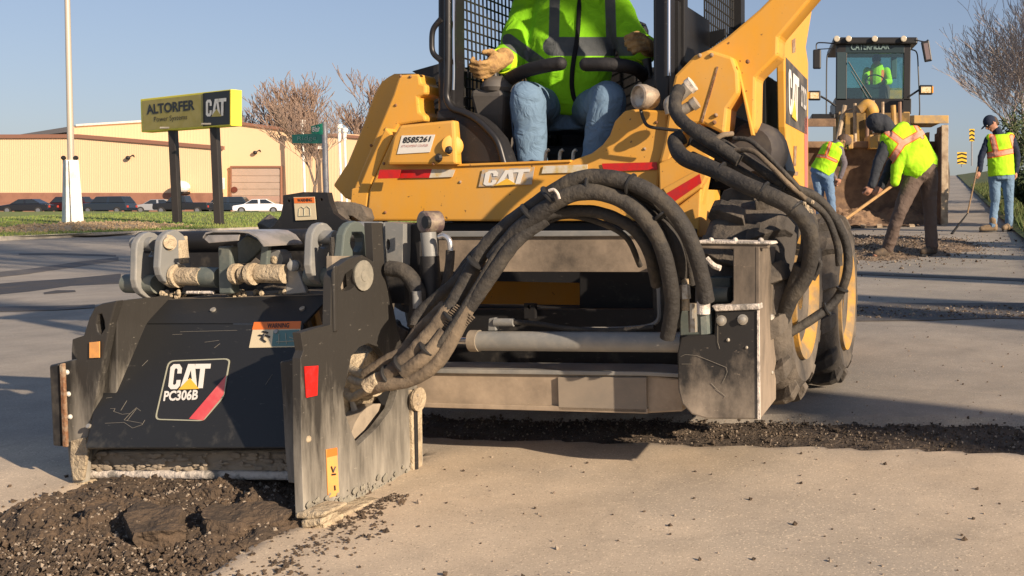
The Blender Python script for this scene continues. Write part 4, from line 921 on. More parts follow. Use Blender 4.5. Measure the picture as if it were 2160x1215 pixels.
def link(px, v, top, bot, wd, th, m, name='link_arm', head=1.0, hole_=None):
    """a flat steel arm standing upright, its broad side along the machine, rounded ends"""
    p0 = F(v)(px, top); p1 = F(v)(px, bot); u0 = p0.dot(UA); h = (p0.z - p1.z); r = wd / 2
    prof = []
    for k in range(9): a = PI * k / 8; prof.append((math.cos(a) * r * head, p0.z - r * head + math.sin(a) * r * head))
    for k in range(9): a = PI + PI * k / 8; prof.append((math.cos(a) * r * 1.15, p1.z + r * 1.15 + math.sin(a) * r * 1.15))
    mb = MB(); pts = [MV(u0, v + r + x, z) for x, z in prof]
    hz = p0.z - r * head
    ho = [[MV(u0, v + r + math.cos(2 * PI * k / 14) * r * .45, hz + math.sin(2 * PI * k / 14) * r * .45) for k in range(14)]] if hole_ else []
    if ho: mb.prism_h(pts, ho, UA * th)
    else: mb.prism(pts, UA * th)
    return obj(name, mb, m, pl_, bevel=.006), u0, hz
la, _, hz1 = link(272, 3.04, 490, 632, .13, .028, m_gsteel, hole_=True)
lb, _, hz2 = link(322, 3.02, 486, 606, .13, .030, m_gsteel)
lc, _, _ = link(640, 3.02, 470, 604, .13, .030, m_gsteel, hole_=True)
ld_, _, _ = link(704, 3.00, 467, 598, .15, .034, m_gg, hole_=True)
rodu(268, 598, 3.09, .14, .036, m_gg, 'spacer_tube', pl_); rodu(652, 583, 3.09, .12, .036, m_gg, 'spacer_tube', pl_)
rodu(284, 514, 3.10, .09, .026, m_gsteel, 'pin', pl_); rodu(656, 500, 3.09, .10, .024, m_gsteel, 'pin', pl_)
for x, y, r_ in ((352, 512, .022), (352, 512, .030)):
    mb = MB(); mb.lathe([(0, r_), (.012 if r_ > .025 else .03, r_)], F(3.06)(x, y), (UA * .9 - VA * .45).normalized(), 20); obj('washer' if r_ > .025 else 'pin', mb, m_caked, lb, smooth=True)
slab('bracket', [(340, 505), (374, 498), (378, 556), (366, 566), (340, 560)], 3.10, .05, m_caked, pl_); slab('bracket', [(330, 560), (372, 556), (362, 628), (328, 630)], 3.12, .05, m_blk, pl_)
between('height_cylinder', (368, 582), (428, 584), 3.08, .033, m_caked, pl_); between('cylinder_gland', (426, 584), (466, 586), 3.09, .038, m_gg, pl_)
for x in (362, 372): between('collar', (x, 582), (x + 7, 582), 3.08, .044, m_caked, pl_)
slab('post', [(459, 520), (486, 520), (489, 620), (461, 620)], 3.04, .04, m_gg, pl_, bevel=.006)
mb = MB(); f = F(2.98); top = [(428, 503), (434, 494), (450, 490), (500, 490), (524, 492), (542, 502), (556, 520)]
fp_ = [f(x, y) for x, y in top]; vs = []; 
for p in fp_: vs += [p, p + VA * .20, p + VA * .20 + Vector((0, 0, .006)), p + Vector((0, 0, .006))]
fs = []
for i in range(len(fp_) - 1):
    for k in range(4): fs.append([i * 4 + k, i * 4 + (k + 1) % 4, (i + 1) * 4 + (k + 1) % 4, (i + 1) * 4 + k])
mb.add(vs, fs + [[3, 2, 1, 0], [len(vs) - 4, len(vs) - 3, len(vs) - 2, len(vs) - 1]])
obj('curved_guard', mb, mat('bare_steel', (.48, .45, .42), .35, .55, col2=(.25, .25, .24), scale=12), pl_, smooth=True)
slab('guard_front', [(430, 504), (438, 496), (505, 495), (502, 508), (440, 513)], 2.978, .006, mat('bare_steel', (.5, .5, .5)), pl_, bevel=.002)
slab('guard_side', [(500, 512), (520, 496), (548, 508), (556, 520), (520, 556), (500, 556)], 3.14, .02, m_gg, pl_)
slab('strut', [(552, 512), (566, 514), (562, 560), (546, 562)], 3.05, .02, m_gg, pl_)
for x, rr in ((495, .038), (512, .030), (528, .040)): between('collar', (x, 578), (x + 9, 578), 3.04, rr, m_caked, pl_)
between('height_cylinder', (536, 576), (602, 578), 3.06, .034, m_caked, pl_); between('cylinder_rod', (500, 577), (536, 577), 3.06, .022, m_caked, pl_)
mb = MB(); mb.ball(F(3.12)(586, 548), .026, 14); obj('grease_ball', mb, m_caked, pl_, smooth=True); mb = MB(); mb.lathe([(0, .034), (.05, .034)], F(3.15)(600, 545), (-VA), 18); obj('knuckle', mb, m_gsteel, pl_, smooth=True)
mb = MB(); mb.lathe([(0, .02), (.03, .02), (.035, .012)], F(3.08)(622, 560), (NV * .8 + UA * .4).normalized(), 14); obj('eye_bolt', mb, m_gsteel, pl_, smooth=True)
slab('gusset', [(603, 568), (625, 562), (646, 618), (602, 622)], 3.07, .02, m_gsteel, pl_)
for x in (395, 425): between('deck_bar', (x, 617), (x + 26, 617), 3.06, .006, m_chalk, pl_)
mb = MB(); rnd = random.Random(14)
for i in range(110):
    x = rnd.choice((rnd.uniform(340, 400), rnd.uniform(340, 640), rnd.uniform(480, 520))); y = 622 + rnd.uniform(-8, 5); mb.ball(F(3.07 + rnd.uniform(0, .12))(x, y), rnd.uniform(.004, .012), 6)
o = obj('crumbs', mb, m_caked, pl_); o['kind'] = 'stuff'
# right of the linkage
rodu(738, 488, 3.20, .13, .036, m_gsteel, 'cross_pin', pl_)
slab('post', [(806, 470), (812, 468), (814, 560), (808, 562)], 3.20, .05, m_gsteel, pl_)
slab('lug_block', [(812, 468), (850, 472), (850, 500), (848, 560), (816, 558), (813, 500)], 3.15, .08, m_gsteel, pl_, holes=[ell(818, 516, 5, 12)])
slab('mast', [(850, 478), (886, 470), (888, 640), (852, 645)], 3.20, .08, m_blk, pl_)
mb = MB(); mb.lathe([(0, .040), (.06, .040), (.065, .034)], F(3.14)(905, 469) + VA * .06, (NV * .9 - UA * .44).normalized(), 24); ce = obj('cylinder_eye', mb, mat('purple_grey_steel', (.14, .10, .10), .35, .3, col2=(.34, .28, .20), scale=20), pl_, smooth=True)
mb = MB(); mb.lathe([(0, .022), (.012, .022)], F(3.07)(903, 469), (NV * .9 - UA * .44).normalized(), 16); obj('pin', mb, m_blk, ce)
between('tilt_cylinder', (903, 490), (908, 542), 3.13, .027, m_gsteel, pl_); between('tilt_cylinder', (906, 540), (912, 640), 3.13, .033, m_blk, pl_)
mb = MB(); f = F(3.10); mb.tube([f(926, 500), f(938, 498), f(948, 508), f(951, 530)], .010, 10, 6); obj('elbow_fitting', mb, mat('bright_steel', (.6, .6, .6), .25, .8), pl_, smooth=True)
mb = MB(); mb.tube([f(950, 528), f(948, 560), f(940, 600), f(920, 650)], .016, 10, 6); obj('hose', mb, m_hose, pl_, smooth=True)
mb = MB(); f = F(3.08); mb.tube([f(820, 566), f(850, 572), f(872, 596), f(882, 630), f(876, 690)], .028, 12, 8); obj('hose', mb, m_hose, pl_, smooth=True)
between('hose_clamp', (879, 614), (881, 650), 3.05, .016, m_gsteel, pl_); 
mb = MB(); f = F(3.0); mb.tube([f(700, 500), f(706, 560), f(720, 560)], .008, 8, 5); obj('hose', mb, m_hose, pl_, smooth=True)
# ---- side-shift frame behind
slab('upper_beam', [(925, 491), (1372, 489), (1376, 572), (1380, 574), (925, 573)], 3.42, .14, m_beam, pl_, bevel=.006)
f = F(3.415)
slab('beam_edge', [(925, 488), (1372, 486), (1372, 498), (925, 500)], 3.405, .02, m_gsteel, pl_, bevel=.003)
slab('lower_beam', [(872, 785), (1366, 792), (1440, 800), (1440, 868), (1366, 872), (872, 857)], 3.34, .16, m_beam, pl_, bevel=.006)
slab('beam_edge', [(872, 778), (1366, 784), (1440, 788), (1440, 797), (1366, 793), (872, 787)], 3.325, .18, m_gsteel, pl_, bevel=.003)
slab('beam_edge', [(872, 849), (1366, 862), (1366, 873), (872, 859)], 3.325, .03, m_beam, pl_, bevel=.003)
slab('cover_plate', [(1176, 796), (1363, 796), (1364, 871), (1178, 866)], 3.325, .014, dusty('grey_cover', (.20, .175, .145), (.34, .28, .21), .2, .9, .2, .3, .8, 3, (1, 1, 1), .1), pl_, bevel=.002)
between('side_shift_cylinder', (996, 719), (1440, 722), 3.30, .036, m_gsteel, pl_, 28); between('cylinder_gland', (994, 719), (1012, 719), 3.30, .040, m_dusty, pl_, 28)
between('cylinder_rod', (880, 717), (996, 719), 3.31, .014, m_chrome, pl_); slab('port_block', [(1030, 672), (1044, 670), (1046, 698), (1028, 698)], 3.30, .03, m_gsteel, pl_)
mb = MB(); f = F(3.31); mb.tube([f(1046, 680), f(1090, 680), f(1140, 684), f(1200, 694), f(1300, 697), f(1380, 690)], .010, 10, 6); obj('hose', mb, m_hose, pl_, smooth=True)
between('hose_fitting', (1044, 680), (1084, 680), 3.305, .015, m_gsteel, pl_)
slab('rear_frame_plate', [(900, 652), (1420, 652), (1430, 700), (1440, 790), (880, 786)], 3.62, .03, m_blk, pl_); slab('lug', [(1105, 640), (1128, 640), (1128, 672), (1106, 672)], 3.58, .02, m_blk, pl_, holes=[ell(1116, 648, 4, 5, 12)])
mb = MB(); f = F(3.46); mb.tube([f(1372, 505), f(1384, 560), f(1390, 640), f(1384, 680), f(1330, 692), f(1220, 694)], .008, 8, 6); obj('brake_pipe', mb, m_gsteel, pl_, smooth=True)
slab('end_post', [(1372, 500), (1400, 500), (1404, 700), (1378, 700)], 3.50, .05, m_blk, pl_)
# ---- right end box
m_box = dusty('box_black', (.024, .023, .022), (.42, .35, .27), .25, .62, -.02, .32, .5, 7, (1, 1, .6), .12)
m_boxs = dusty('box_side', (.08, .068, .055), (.40, .32, .24), .2, .9, .25, .40, .6, 5, (1, 1, .4), .12)
bx = slab('end_box', [(1508, 655), (1598, 650), (1600, 885), (1490, 884), (1458, 874), (1438, 852), (1430, 822), (1428, 745), (1436, 708), (1506, 706)], 3.20, .03, m_box, pl_, bevel=.006)
us = F(3.20)(1600, 700).dot(UA)
def sbox(name, pts, m, par, th=.02, u=us, bevel=.003, label=None):
    mb = MB(); f = S(u); mb.prism(fq(f, pts), -UA * th); return obj(name, mb, m, par, bevel=bevel, label=label)
sbox('box_side', [(1602, 652), (1602, 520), (1636, 520), (1637, 700), (1637, 842), (1604, 884)], m_boxs, bx, .015)
slab('box_core', [(1440, 712), (1596, 712), (1596, 868), (1452, 866)], 3.232, .235, m_blk, bx, bevel=0)
slab('box_lip', [(1500, 645), (1600, 641), (1602, 653), (1508, 657)], 3.19, .06, m_chalk, bx)
slab('window_frame', [(1474, 509), (1620, 512), (1621, 524), (1599, 524), (1599, 652), (1507, 655), (1505, 646), (1540, 640), (1546, 634), (1546, 526), (1474, 524)], 3.215, .03, m_boxs, bx)
slab('top_rail', [(1470, 507), (1622, 510), (1626, 516), (1470, 514)], 3.205, .12, m_chalk, bx)
for x in (1500, 1551, 1605): 
    mb = MB(); mb.ball(F(3.22)(x, 507), .010, 8); obj('bolt', mb, m_chalk, bx)
slab('inner_wall', [(1474, 520), (1600, 520), (1600, 712), (1474, 712)], 3.44, .02, m_blk, bx); slab('inner_block', [(1490, 585), (1540, 585), (1540, 640), (1490, 640)], 3.36, .08, m_gg, bx)
between('inner_tube', (1486, 622), (1538, 622), 3.30, .028, m_gg, bx)
for x, y in ((1522, 676), (1567, 674)): 
    mb = MB(); p = F(3.20)(x, y); mb.lathe([(0, .018), (.004, .018), (.005, .011), (.016, .011), (.018, .006)], p, NV, 16); obj('bolt', mb, m_bolt, bx, smooth=True)
for x, y, r_ in ((1536, 717, .007), (1575, 733, .006), (1626, 671, .016), (1628, 786, .008)):
    mb = MB(); mb.ball((F(3.20) if x < 1600 else S(us))(x, y), r_, 8); obj('bolt', mb, m_bolt, bx)
slab('worn_corner', [(1597, 655), (1601, 655), (1603, 885), (1598, 885)], 3.195, .01, m_chalk, bx, bevel=0)
mb = MB(); f = F(3.197)
for l in ([(1436, 752), (1445, 748), (1470, 750), (1500, 762), (1532, 775), (1534, 785), (1528, 800), (1524, 808)], [(1514, 664), (1514, 722), (1518, 736)], [(1438, 768), (1460, 768)], [(1512, 822), (1530, 835), (1528, 840)], [(1500, 808), (1512, 820)]):
    for a, b in zip(l, l[1:]): mb.tube([f(*a), f(*b)], .0007, 4, 0)
o = obj('scratches', mb, m_scr, bx); o['kind'] = 'stuff'
# valve fittings beside the box
vb = slab('valve_block', [(1432, 655), (1500, 655), (1502, 705), (1434, 708)], 3.22, .08, m_gg, pl_)
between('fitting', (1444, 588), (1446, 655), 3.16, .014, m_caked, vb, 8); between('fitting', (1444, 600), (1446, 630), 3.15, .018, m_bolt, vb, 6); between('fitting', (1484, 636), (1484, 662), 3.12, .022, m_chalk, vb, 16); between('fitting', (1484, 662), (1486, 704), 3.13, .019, m_gg, vb, 6)
between('fitting', (1460, 640), (1462, 700), 3.18, .015, m_bolt, vb, 6)
mb = MB(); f = F(3.20); mb.tube([f(1490, 545), f(1505, 560), f(1520, 566)], .010, 8, 4); obj('elbow_fitting', mb, m_chalk, vb, smooth=True)
mb = MB(); mb.tube([f(1428, 640), f(1436, 622), f(1432, 600)], .007, 8, 4); obj('wire', mb, m_bolt, vb, smooth=True)
# ============================================================ SKID STEER
kb = MV(-1.88, 4.3, 0); kb.z = gz(kb.x, kb.y)
sk = thing('skid_steer_loader', 'yellow skid steer loader with open cab carrying the seated operator', 'skid steer', kb, -TH)
# --- front plate of the body with the doorway curve
cross = slab('front_plate', [(771, 466), (778, 402), (800, 350), (829, 286), (842, 264), (957, 253), (961, 300), (963, 348), (1100, 343), (1203, 339), (1247, 323), (1270, 305), (1285, 285), (1296, 255), (1317, 233), (1340, 230), (1408, 233), (1408, 300), (1392, 345), (1388, 400), (1392, 466), (1080, 467)], 3.95, .05, m_yellow, sk, bevel=.010)
slab('boss_block', [(842, 264), (957, 253), (962, 347), (815, 348), (829, 288)], 3.90, .049, m_yellow, sk, bevel=.012)
slab('corner_strip', [(735, 465), (740, 398), (757, 394), (775, 350), (812, 268), (829, 286), (800, 350), (778, 402), (771, 466)], 3.955, .10, m_yellow, sk, bevel=.008)
slab('top_lip', [(963, 346), (1100, 341), (1203, 337), (1203, 342), (1100, 346), (963, 351)], 3.94, .10, m_yellow, sk, bevel=.002)
# left tower and arm
slab('arm_tower', [(757, 394), (753, 378), (828, 200), (836, 175), (842, 158), (884, 155), (887, 175), (898, 179), (898, 198), (881, 205), (884, 236), (896, 243), (898, 256), (842, 264), (829, 286), (812, 300), (778, 395)], 4.02, .14, m_yellow, sk, bevel=.010)
arm_l = slab('lift_arm', [(701, 391), (732, 343), (760, 275), (787, 201), (803, 172), (818, 161), (829, 155), (882, 154), (884, 200), (842, 260), (790, 380), (760, 430), (726, 418)], 4.30, .16, m_yellow, sk, bevel=.012)
mb = MB(); mb.prism([MV(-3.0, 4.46, 1.02), MV(-3.0, 4.46, 1.50), MV(-3.0, 5.9, 2.0), MV(-3.0, 6.1, 1.6), MV(-3.0, 6.1, .8), MV(-3.0, 5.9, .8), MV(-3.0, 5.6, 1.5)], UA * .16); obj('lift_arm', mb, m_yellow, sk, bevel=.01)
slab('lamp_hood', [(868, 150), (925, 134), (925, 230), (884, 235), (884, 160)], 4.25, .3, m_blk, sk)
mb = MB(); mb.lathe([(-.03, .046), (.03, .046), (.034, .036), (.036, .03)], F(3.93)(952, 308), (NV * .75 + UA * .66).normalized(), 26); bo = obj('pivot_boss', mb, m_yellow, sk, smooth=True, bevel=.002)
for x, y in ((925, 333), (946, 316)):
    mb = MB(); mb.lathe([(0, .02), (.012, .012)], F(3.895)(x, y), NV, 8); obj('grease_slot', mb, m_blk, bo)
for x, y, v in ((835, 222, 4.02), (815, 272, 4.02), (845, 160, 4.02), (866, 162, 4.02), (783, 307, 4.02), (810, 345, 3.95), (914, 345, 3.90), (971, 384, 3.95), (813, 448, 3.95), (1360, 314, 3.95), (1385, 258, 3.95), (749, 430, 3.955), (746, 452, 3.955)):
    mb = MB(); mb.ball(F(v)(x, y), .007, 8); obj('rust_spot', mb, m_rust, sk)
# stickers and tape
f = F(3.898); q = [f(848, 286), f(918, 284), f(907, 321), f(838, 325)]; obj('number_sticker', plate(q, NV, .002), m_white_d, sk); obj('lettering', text_mb('8585261', [f(853, 289), f(911, 287), f(907, 299), f(850, 302)], NV, .004, .03), m_ltr, sk)
obj('lettering', text_mb('ATTACHMENT COUPLER', [f(848, 306), f(905, 304), f(904, 309), f(847, 311)], NV, .004, .0), mat('faded_red', (.45, .16, .14), .6), sk)
f = F(3.945); fb = F(3.896)
obj('red_tape', plate([fb(802, 358), fb(846, 358), fb(842, 376), fb(797, 377)], NV, .003), m_red_t, sk); obj('red_tape', plate([f(848, 358), f(911, 357), f(906, 375), f(844, 376)], NV, .003), m_red_t, sk); obj('silver_tape', plate([f(912, 357), f(961, 358), f(955, 373), f(906, 375)], NV, .003), m_wht_t, sk)
obj('silver_tape', plate([f(1147, 350), f(1240, 347), f(1240, 363), f(1143, 366)], NV, .003), m_wht_t, sk); obj('red_tape', plate([f(1270, 345), f(1386, 342), f(1387, 358), f(1274, 362)], NV, .003), m_red_t, sk)
obj('logo_backing', plate([f(1018, 358), f(1128, 352), f(1122, 389), f(1010, 394)], NV, .002), mat('faded_logo', (.40, .37, .33), .6, col2=(.62, .36, .08), scale=25), sk)
cat_logo([f(1026, 361), f(1120, 356), f(1110, 387), f(1020, 392)], NV, sk, m_white_d, m_ltri, .005)
# --- right arm foot and front column
slab('front_column', [(1388, 345), (1420, 330), (1462, 300), (1500, 330), (1470, 480), (1440, 492), (1405, 482), (1390, 420)], 3.90, .06, m_yellow, sk, bevel=.008)
slab('fender_strip', [(1396, 398), (1484, 350), (1490, 372), (1478, 396), (1420, 436)], 3.86, .05, m_yellow, sk, bevel=.006)
f = F(3.858); obj('red_tape', plate([f(1401, 411), f(1476, 367), f(1480, 386), f(1416, 430)], NV, .003), m_red_t, sk)
slab('fender', [(1424, 440), (1478, 398), (1474, 500), (1450, 505), (1440, 470)], 3.88, .3, m_yellow, sk, bevel=.006)
# right arm: broad face, upper beam and pointed gusset
slab('arm_foot', [(1409, 233), (1412, 205), (1423, 158), (1463, 117), (1494, 104), (1545, 120), (1556, 152), (1558, 195), (1534, 229), (1528, 285), (1484, 262), (1440, 262), (1412, 345), (1388, 345), (1400, 300)], 3.92, .16, m_yellow, sk, bevel=.012)
slab('lift_arm', [(1463, 117), (1494, 104), (1531, 79), (1600, 20), (1680, -60), (1760, -60), (1642, 79), (1641, 117), (1594, 164), (1592, 272), (1583, 283), (1556, 160), (1540, 130)], 3.98, .14, m_yellow, sk, bevel=.012)
slab('arm_rib', [(1556, 152), (1561, 160), (1590, 285), (1584, 286)], 3.955, .03, m_yellow, sk, bevel=.002)
slab('arm_seam', [(1478, 256), (1512, 140), (1515, 141), (1482, 258)], 3.915, .008, m_rust, sk, bevel=0)
for x, y in ((1510, 243), (1507, 258), (1476, 117), (1501, 116), (1577, 130)):
    mb = MB(); mb.ball(F(3.915)(x, y), .009, 8); obj('rust_spot', mb, m_rust, sk)
# couplers on the arm
m_cou = mat('coupler_steel', (.42, .38, .32), .45, .4, col2=(.26, .23, .19), scale=30)
between('coupler', (1452, 184), (1425, 208), 3.80, .026, m_cou, sk, 18); between('coupler', (1462, 176), (1452, 184), 3.82, .031, m_chalk, sk, 18); between('coupler', (1463, 220), (1441, 232), 3.82, .021, m_cou, sk, 18); between('coupler', (1470, 215), (1460, 222), 3.82, .025, m_cou, sk, 18)
mb = MB(); f = F(3.78); mb.tube([f(1425, 208), f(1412, 218), f(1416, 240)], .024, 12, 6); obj('coupler', mb, m_cou, sk, smooth=True)
# work lamp and its cable
mb = MB(); p = F(3.86)(1367, 206); mb.lathe([(-.045, .02), (-.03, .04), (.02, .052), (.05, .050), (.055, .043), (.042, .038), (.036, .01)], p, (NV * .85 - UA * .5).normalized(), 24); lm = obj('work_lamp', mb, mat('dusty_silver', (.50, .43, .34), .4, .5, col2=(.22, .17, .13), scale=18), sk, smooth=True)
mb = MB(); f = F(3.84); mb.tube([f(1350, 225), f(1357, 250), f(1368, 266), f(1400, 272), f(1440, 276)], .007, 8, 6); obj('cable', mb, m_ltr, sk, smooth=True)
# --- right rear tower side panel, along the machine
uS = -1.0; f = S(uS)
mb = MB(); mb.prism(fq(f, [(1655, 60), (1672, -20), (1720, -20), (1700, 100), (1705, 133), (1705, 400), (1694, 399), (1663, 362), (1657, 268), (1655, 150)]), -UA * .04); tw = obj('rear_tower', mb, m_yellow, sk, bevel=.006)
f2 = S(uS + .002)
mb = MB(); mb.prism(fq(f2, [(1658, 121), (1703, 168), (1702, 284), (1658, 260)]), -UA * .0015); obj('dark_decal', mb, mat('decal_grey', (.06, .055, .05), .5, col2=(.14, .12, .10), scale=8), tw)
cat_logo([f2(1662, 144), f2(1684, 166), f2(1683, 258), f2(1663, 238)], NU, tw, m_white_d, m_ltri, .004)
obj('lettering', text_mb('272D', [f2(1688, 178), f2(1700, 190), f2(1700, 236), f2(1688, 224)], NU, .004, .03), mat('decal_silver', (.45, .44, .42), .5), tw)
mb = MB(); mb.prism(fq(f2, [(1697, 250), (1704, 245), (1704, 400), (1698, 400)]), -UA * .001); obj('red_edge_tape', mb, mat('faded_red', (.4, .1, .1)), tw)
for pts in ([(1675, 308), (1681, 308), (1679, 350), (1674, 350)], [(1672, 362), (1684, 362), (1683, 370), (1673, 370)], [(1671, 85), (1678, 80), (1678, 110), (1672, 112)]):
    mb = MB(); mb.prism(fq(S(uS + .003), pts), -UA * .0015); obj('rust_patch', mb, m_rust, tw)
# machine body: tub, engine hood, cab shell
body = MB(); body.mbox(-2.55, -1.20, 4.34, 5.9, .28, .78); obj('chassis', body, m_yellow, sk, bevel=.02)
slab('lower_front', [(980, 540), (1300, 540), (1300, 680), (980, 680)], 4.28, .05, m_yellow, sk); slab('lower_front_plate', [(1222, 570), (1392, 570), (1394, 692), (1222, 690)], 3.80, .03, m_blk, sk)
mb = MB(); mb.mbox(-1.22, -1.18, 3.62, 4.30, .28, .90); obj('shade_plate', mb, m_blk, sk, bevel=.005)  # added plate that keeps the sun off the lower yellow panel
slab('front_gap', [(760, 470), (1400, 468), (1400, 560), (760, 560)], 4.0, .04, m_blk, sk); slab('front_step', [(925, 645), (1400, 650), (1420, 700), (925, 690)], 3.84, .1, m_blk, sk)
mb = MB(); mb.mbox(-2.42, -1.30, 5.25, 5.9, .78, 1.75); obj('engine_hood', mb, m_blk, sk, bevel=.03)
mb = MB(); mb.mbox(-1.30, -1.10, 4.75, 5.3, .85, 1.62); obj('rear_inner', mb, m_blk, sk)
slab('red_shroud', [(1590, 170), (1614, 164), (1617, 200), (1615, 222), (1596, 245), (1590, 235)], 4.9, .08, mat('red_cap', (.30, .03, .04), .4, col2=(.2, .05, .05), scale=8), sk, bevel=.01); slab('red_shroud', [(1590, 240), (1600, 226), (1597, 250)], 4.88, .02, m_yellow, sk)
slab('inner_guard', [(1530, 235), (1592, 262), (1640, 290), (1660, 360), (1640, 400), (1500, 400), (1470, 300), (1528, 270)], 4.45, .2, m_blk, sk)
mb = MB(); mb.lathe([(0, .10), (.05, .12), (.2, .12), (.25, .09)], F(4.3)(1612, 322), NV, 20); obj('filter', mb, mat('dark_rubbery', (.05, .045, .045), .8, col2=(.09, .08, .07), scale=12), sk, smooth=True)
# --- wheels
m_tyre = mat('loader_tyre', (.050, .045, .040), .9, col2=(.19, .16, .125), scale=4, mixlo=.40, mixhi=.72, bump=.5, bscale=30)
m_tside = mat('tyre_dust', (.13, .11, .085), .95, col2=(.07, .06, .05), scale=6, bump=.4)
m_rimy = mat('dusty_rim', (.46, .25, .04), .7, col2=(.24, .175, .10), scale=9, mixlo=.38, mixhi=.58, bump=.2)
def wheel(u_out, v, w_, parent=sk, wd=.33):
    r = .425; c = MV(u_out - wd / 2, v, w_)
    mb = MB(); prof = [(-wd / 2 + .02, .21), (-wd / 2, .27), (-wd / 2 - .008, .33), (-wd / 2 + .02, .365), (-wd / 2 + .05, .380), (0, .384), (wd / 2 - .05, .380), (wd / 2 - .02, .365), (wd / 2 + .008, .33), (wd / 2, .27), (wd / 2 - .02, .21)]
    mb.lathe(prof, c, UA, 56); ty = obj('tyre', mb, m_tyre, parent, smooth=True)
    N = 13; mb = MB()
    for side in (-1, 1):
        for k in range(N):
            a0 = 2 * PI * (k + (.5 if side > 0 else 0)) / N
            def pt(h, ang, rr): return c + UA * (h * side) + (VA * -math.cos(ang) + WA * math.sin(ang)) * rr
            da = .155
            # lug: from the centre line slanting out to the shoulder and a short way down the wall
            L_ = [(.012, -.10, .422, .11), (.06, -.05, .428, .13), (.115, .03, .424, .15), (.150, .07, .410, .16), (.172, .09, .365, .13)]
            vs = []
            for (h, sh, rr, wda) in L_:
                for (s_, q_) in ((-1, rr), (1, rr), (1, rr - .06 if h < .16 else rr - .03), (-1, rr - .06 if h < .16 else rr - .03)): vs.append(pt(h if q_ == rr or h < .15 else h - .02, a0 + sh + s_ * wda / 2 * 1.15, q_))
            fs = []
            for i in range(len(L_) - 1):
                for j in range(4): fs.append([i * 4 + j, i * 4 + (j + 1) % 4, (i + 1) * 4 + (j + 1) % 4, (i + 1) * 4 + j])
            mb.add(vs, fs + [[3, 2, 1, 0], [16, 17, 18, 19]])
    obj('tread', mb, m_tyre, ty, bevel=.004)
    mb = MB(); s = u_out; mb.lathe([(-.05, .10), (-.035, .17), (.0, .20), (.012, .222), (.012, .246), (-.03, .25), (-.2, .25)], MV(u_out, v, w_), UA, 40); rm = obj('rim', mb, m_rimy, ty, smooth=True)
    mb = MB(); mb.lathe([(-.14, .15), (-.05, .15), (-.02, .06), (-.0, .055)], MV(u_out - .02, v, w_), UA, 30); hb = obj('hub', mb, m_rimy, rm, smooth=True)
    for k in range(8):
        a = k * PI / 4; p = MV(u_out - .06, v, w_) + (VA * math.cos(a) + WA * math.sin(a)) * .105; mb = MB(); mb.cyl(p, p + UA * .03, .012, 6); obj('bolt', mb, m_bolt, hb)
    return ty
WF = 1 - (862 - HZ) / FPX * 3.82 + .43
wheel(-.715, 3.79, WF); wheel(-.71, 4.85, WF - .115); wheel(-2.74, 3.79, WF - .06, wd=.2); wheel(-2.74, 4.85, WF - .13, wd=.2)
# --- cab
m_cab = dusty('cab_black', (.014, .014, .016), (.16, .15, .13), 0, 2, -.02, .10, .38, 10, (1, 1, 1), .05)
slab('cab_post', [(922, -205), (957, -205), (958, 78), (956, 215), (962, 250), (922, 252)], 4.06, .10, m_cab, sk, bevel=.015)
slab('side_guard', [(920, 232), (952, 226), (966, 232), (981, 234), (1000, 243), (1022, 260), (1046, 288), (1060, 320), (1068, 345), (958, 346), (956, 254), (918, 254)], 4.03, .12, dusty('speckled_black', (.018, .018, .02), (.20, .19, .17), 0, 2, .02, .06, .55, 26, (1, 1, 1), .1), sk, bevel=.012)
mb = MB(); f = F(4.02); mb.tube([f(945, -205), f(945, 80), f(944, 170), (f(943, 206)), f(955, 228), f(975, 236), f(1000, 248), f(1028, 272), f(1050, 300), f(1064, 345)], .017, 10, 8); obj('door_rail', mb, m_cab, sk, smooth=True)
mb = MB(); mb.tube([f(957, -205), f(957, 80), f(958, 150), f(957, 190)], .007, 8, 4); obj('bright_rail', mb, m_chrome, sk, smooth=True)
mb = MB(); f = F(3.98); mb.tube([f(930, 40), f(914, 62), (f(911, 90)), f(914, 112), f(930, 128)], .012, 10, 8); obj('grab_handle', mb, m_cab, sk, smooth=True)
slab('cab_post', [(1376, -205), (1410, -205), (1410, 236), (1396, 236), (1377, 170)], 4.02, .10, m_cab, sk, bevel=.012); between('bright_rail', (1411, -205), (1411, 160), 4.0, .007, m_chrome, sk, 8)
slab('cab_post', [(1413, -205), (1444, -205), (1444, 130), (1424, 158), (1413, 200)], 4.16, .05, m_blk, sk)
# side screens of wire mesh
def screen(u, v0, v1, z0, z1, nv, nz):
    for k in range(nv + 1):
        v = v0 + (v1 - v0) * k / nv; mb = MB(); mb.cyl(MV(u, v, z0), MV(u, v, z1), .0045, 6); obj('screen_wire', mb, m_ltr, sk)
    for k in range(nz + 1):
        z = z0 + (z1 - z0) * k / nz; mb = MB(); mb.cyl(MV(u, v0, z), MV(u, v1, z), .0045, 6); obj('screen_wire', mb, m_ltr, sk)
ul = F(4.1)(960, 200).dot(UA) - .03; ur = F(4.1)(1400, 200).dot(UA) + .03
screen(ul, 4.16, 5.15, 1.36, 2.34, 26, 22)
screen(ur, 4.62, 5.15, 1.40, 2.34, 14, 20)
mb = MB(); mb.mbox(ul - .03, ul + .02, 4.15, 5.2, .72, 1.36); obj('cab_wall', mb, m_blk, sk)
mb = MB(); mb.mbox(ul - .03, ur + .03, 5.18, 5.23, .72, 1.50); obj('cab_back', mb, m_blk, sk)
mb = MB(); mb.mbox(ur - .01, ur + .03, 4.12, 5.2, .72, 1.44); obj('cab_wall', mb, m_blk, sk)
mb = MB(); mb.mbox(ur - .01, ur + .03, 4.12, 4.60, 1.442, 1.86); obj('shade_panel', mb, m_blk, sk)  # added opaque panel that shades the operator's right side
mb = MB(); mb.mbox(ul, ur, 3.99, 5.2, .66, .74); obj('cab_floor', mb, m_blk, sk)
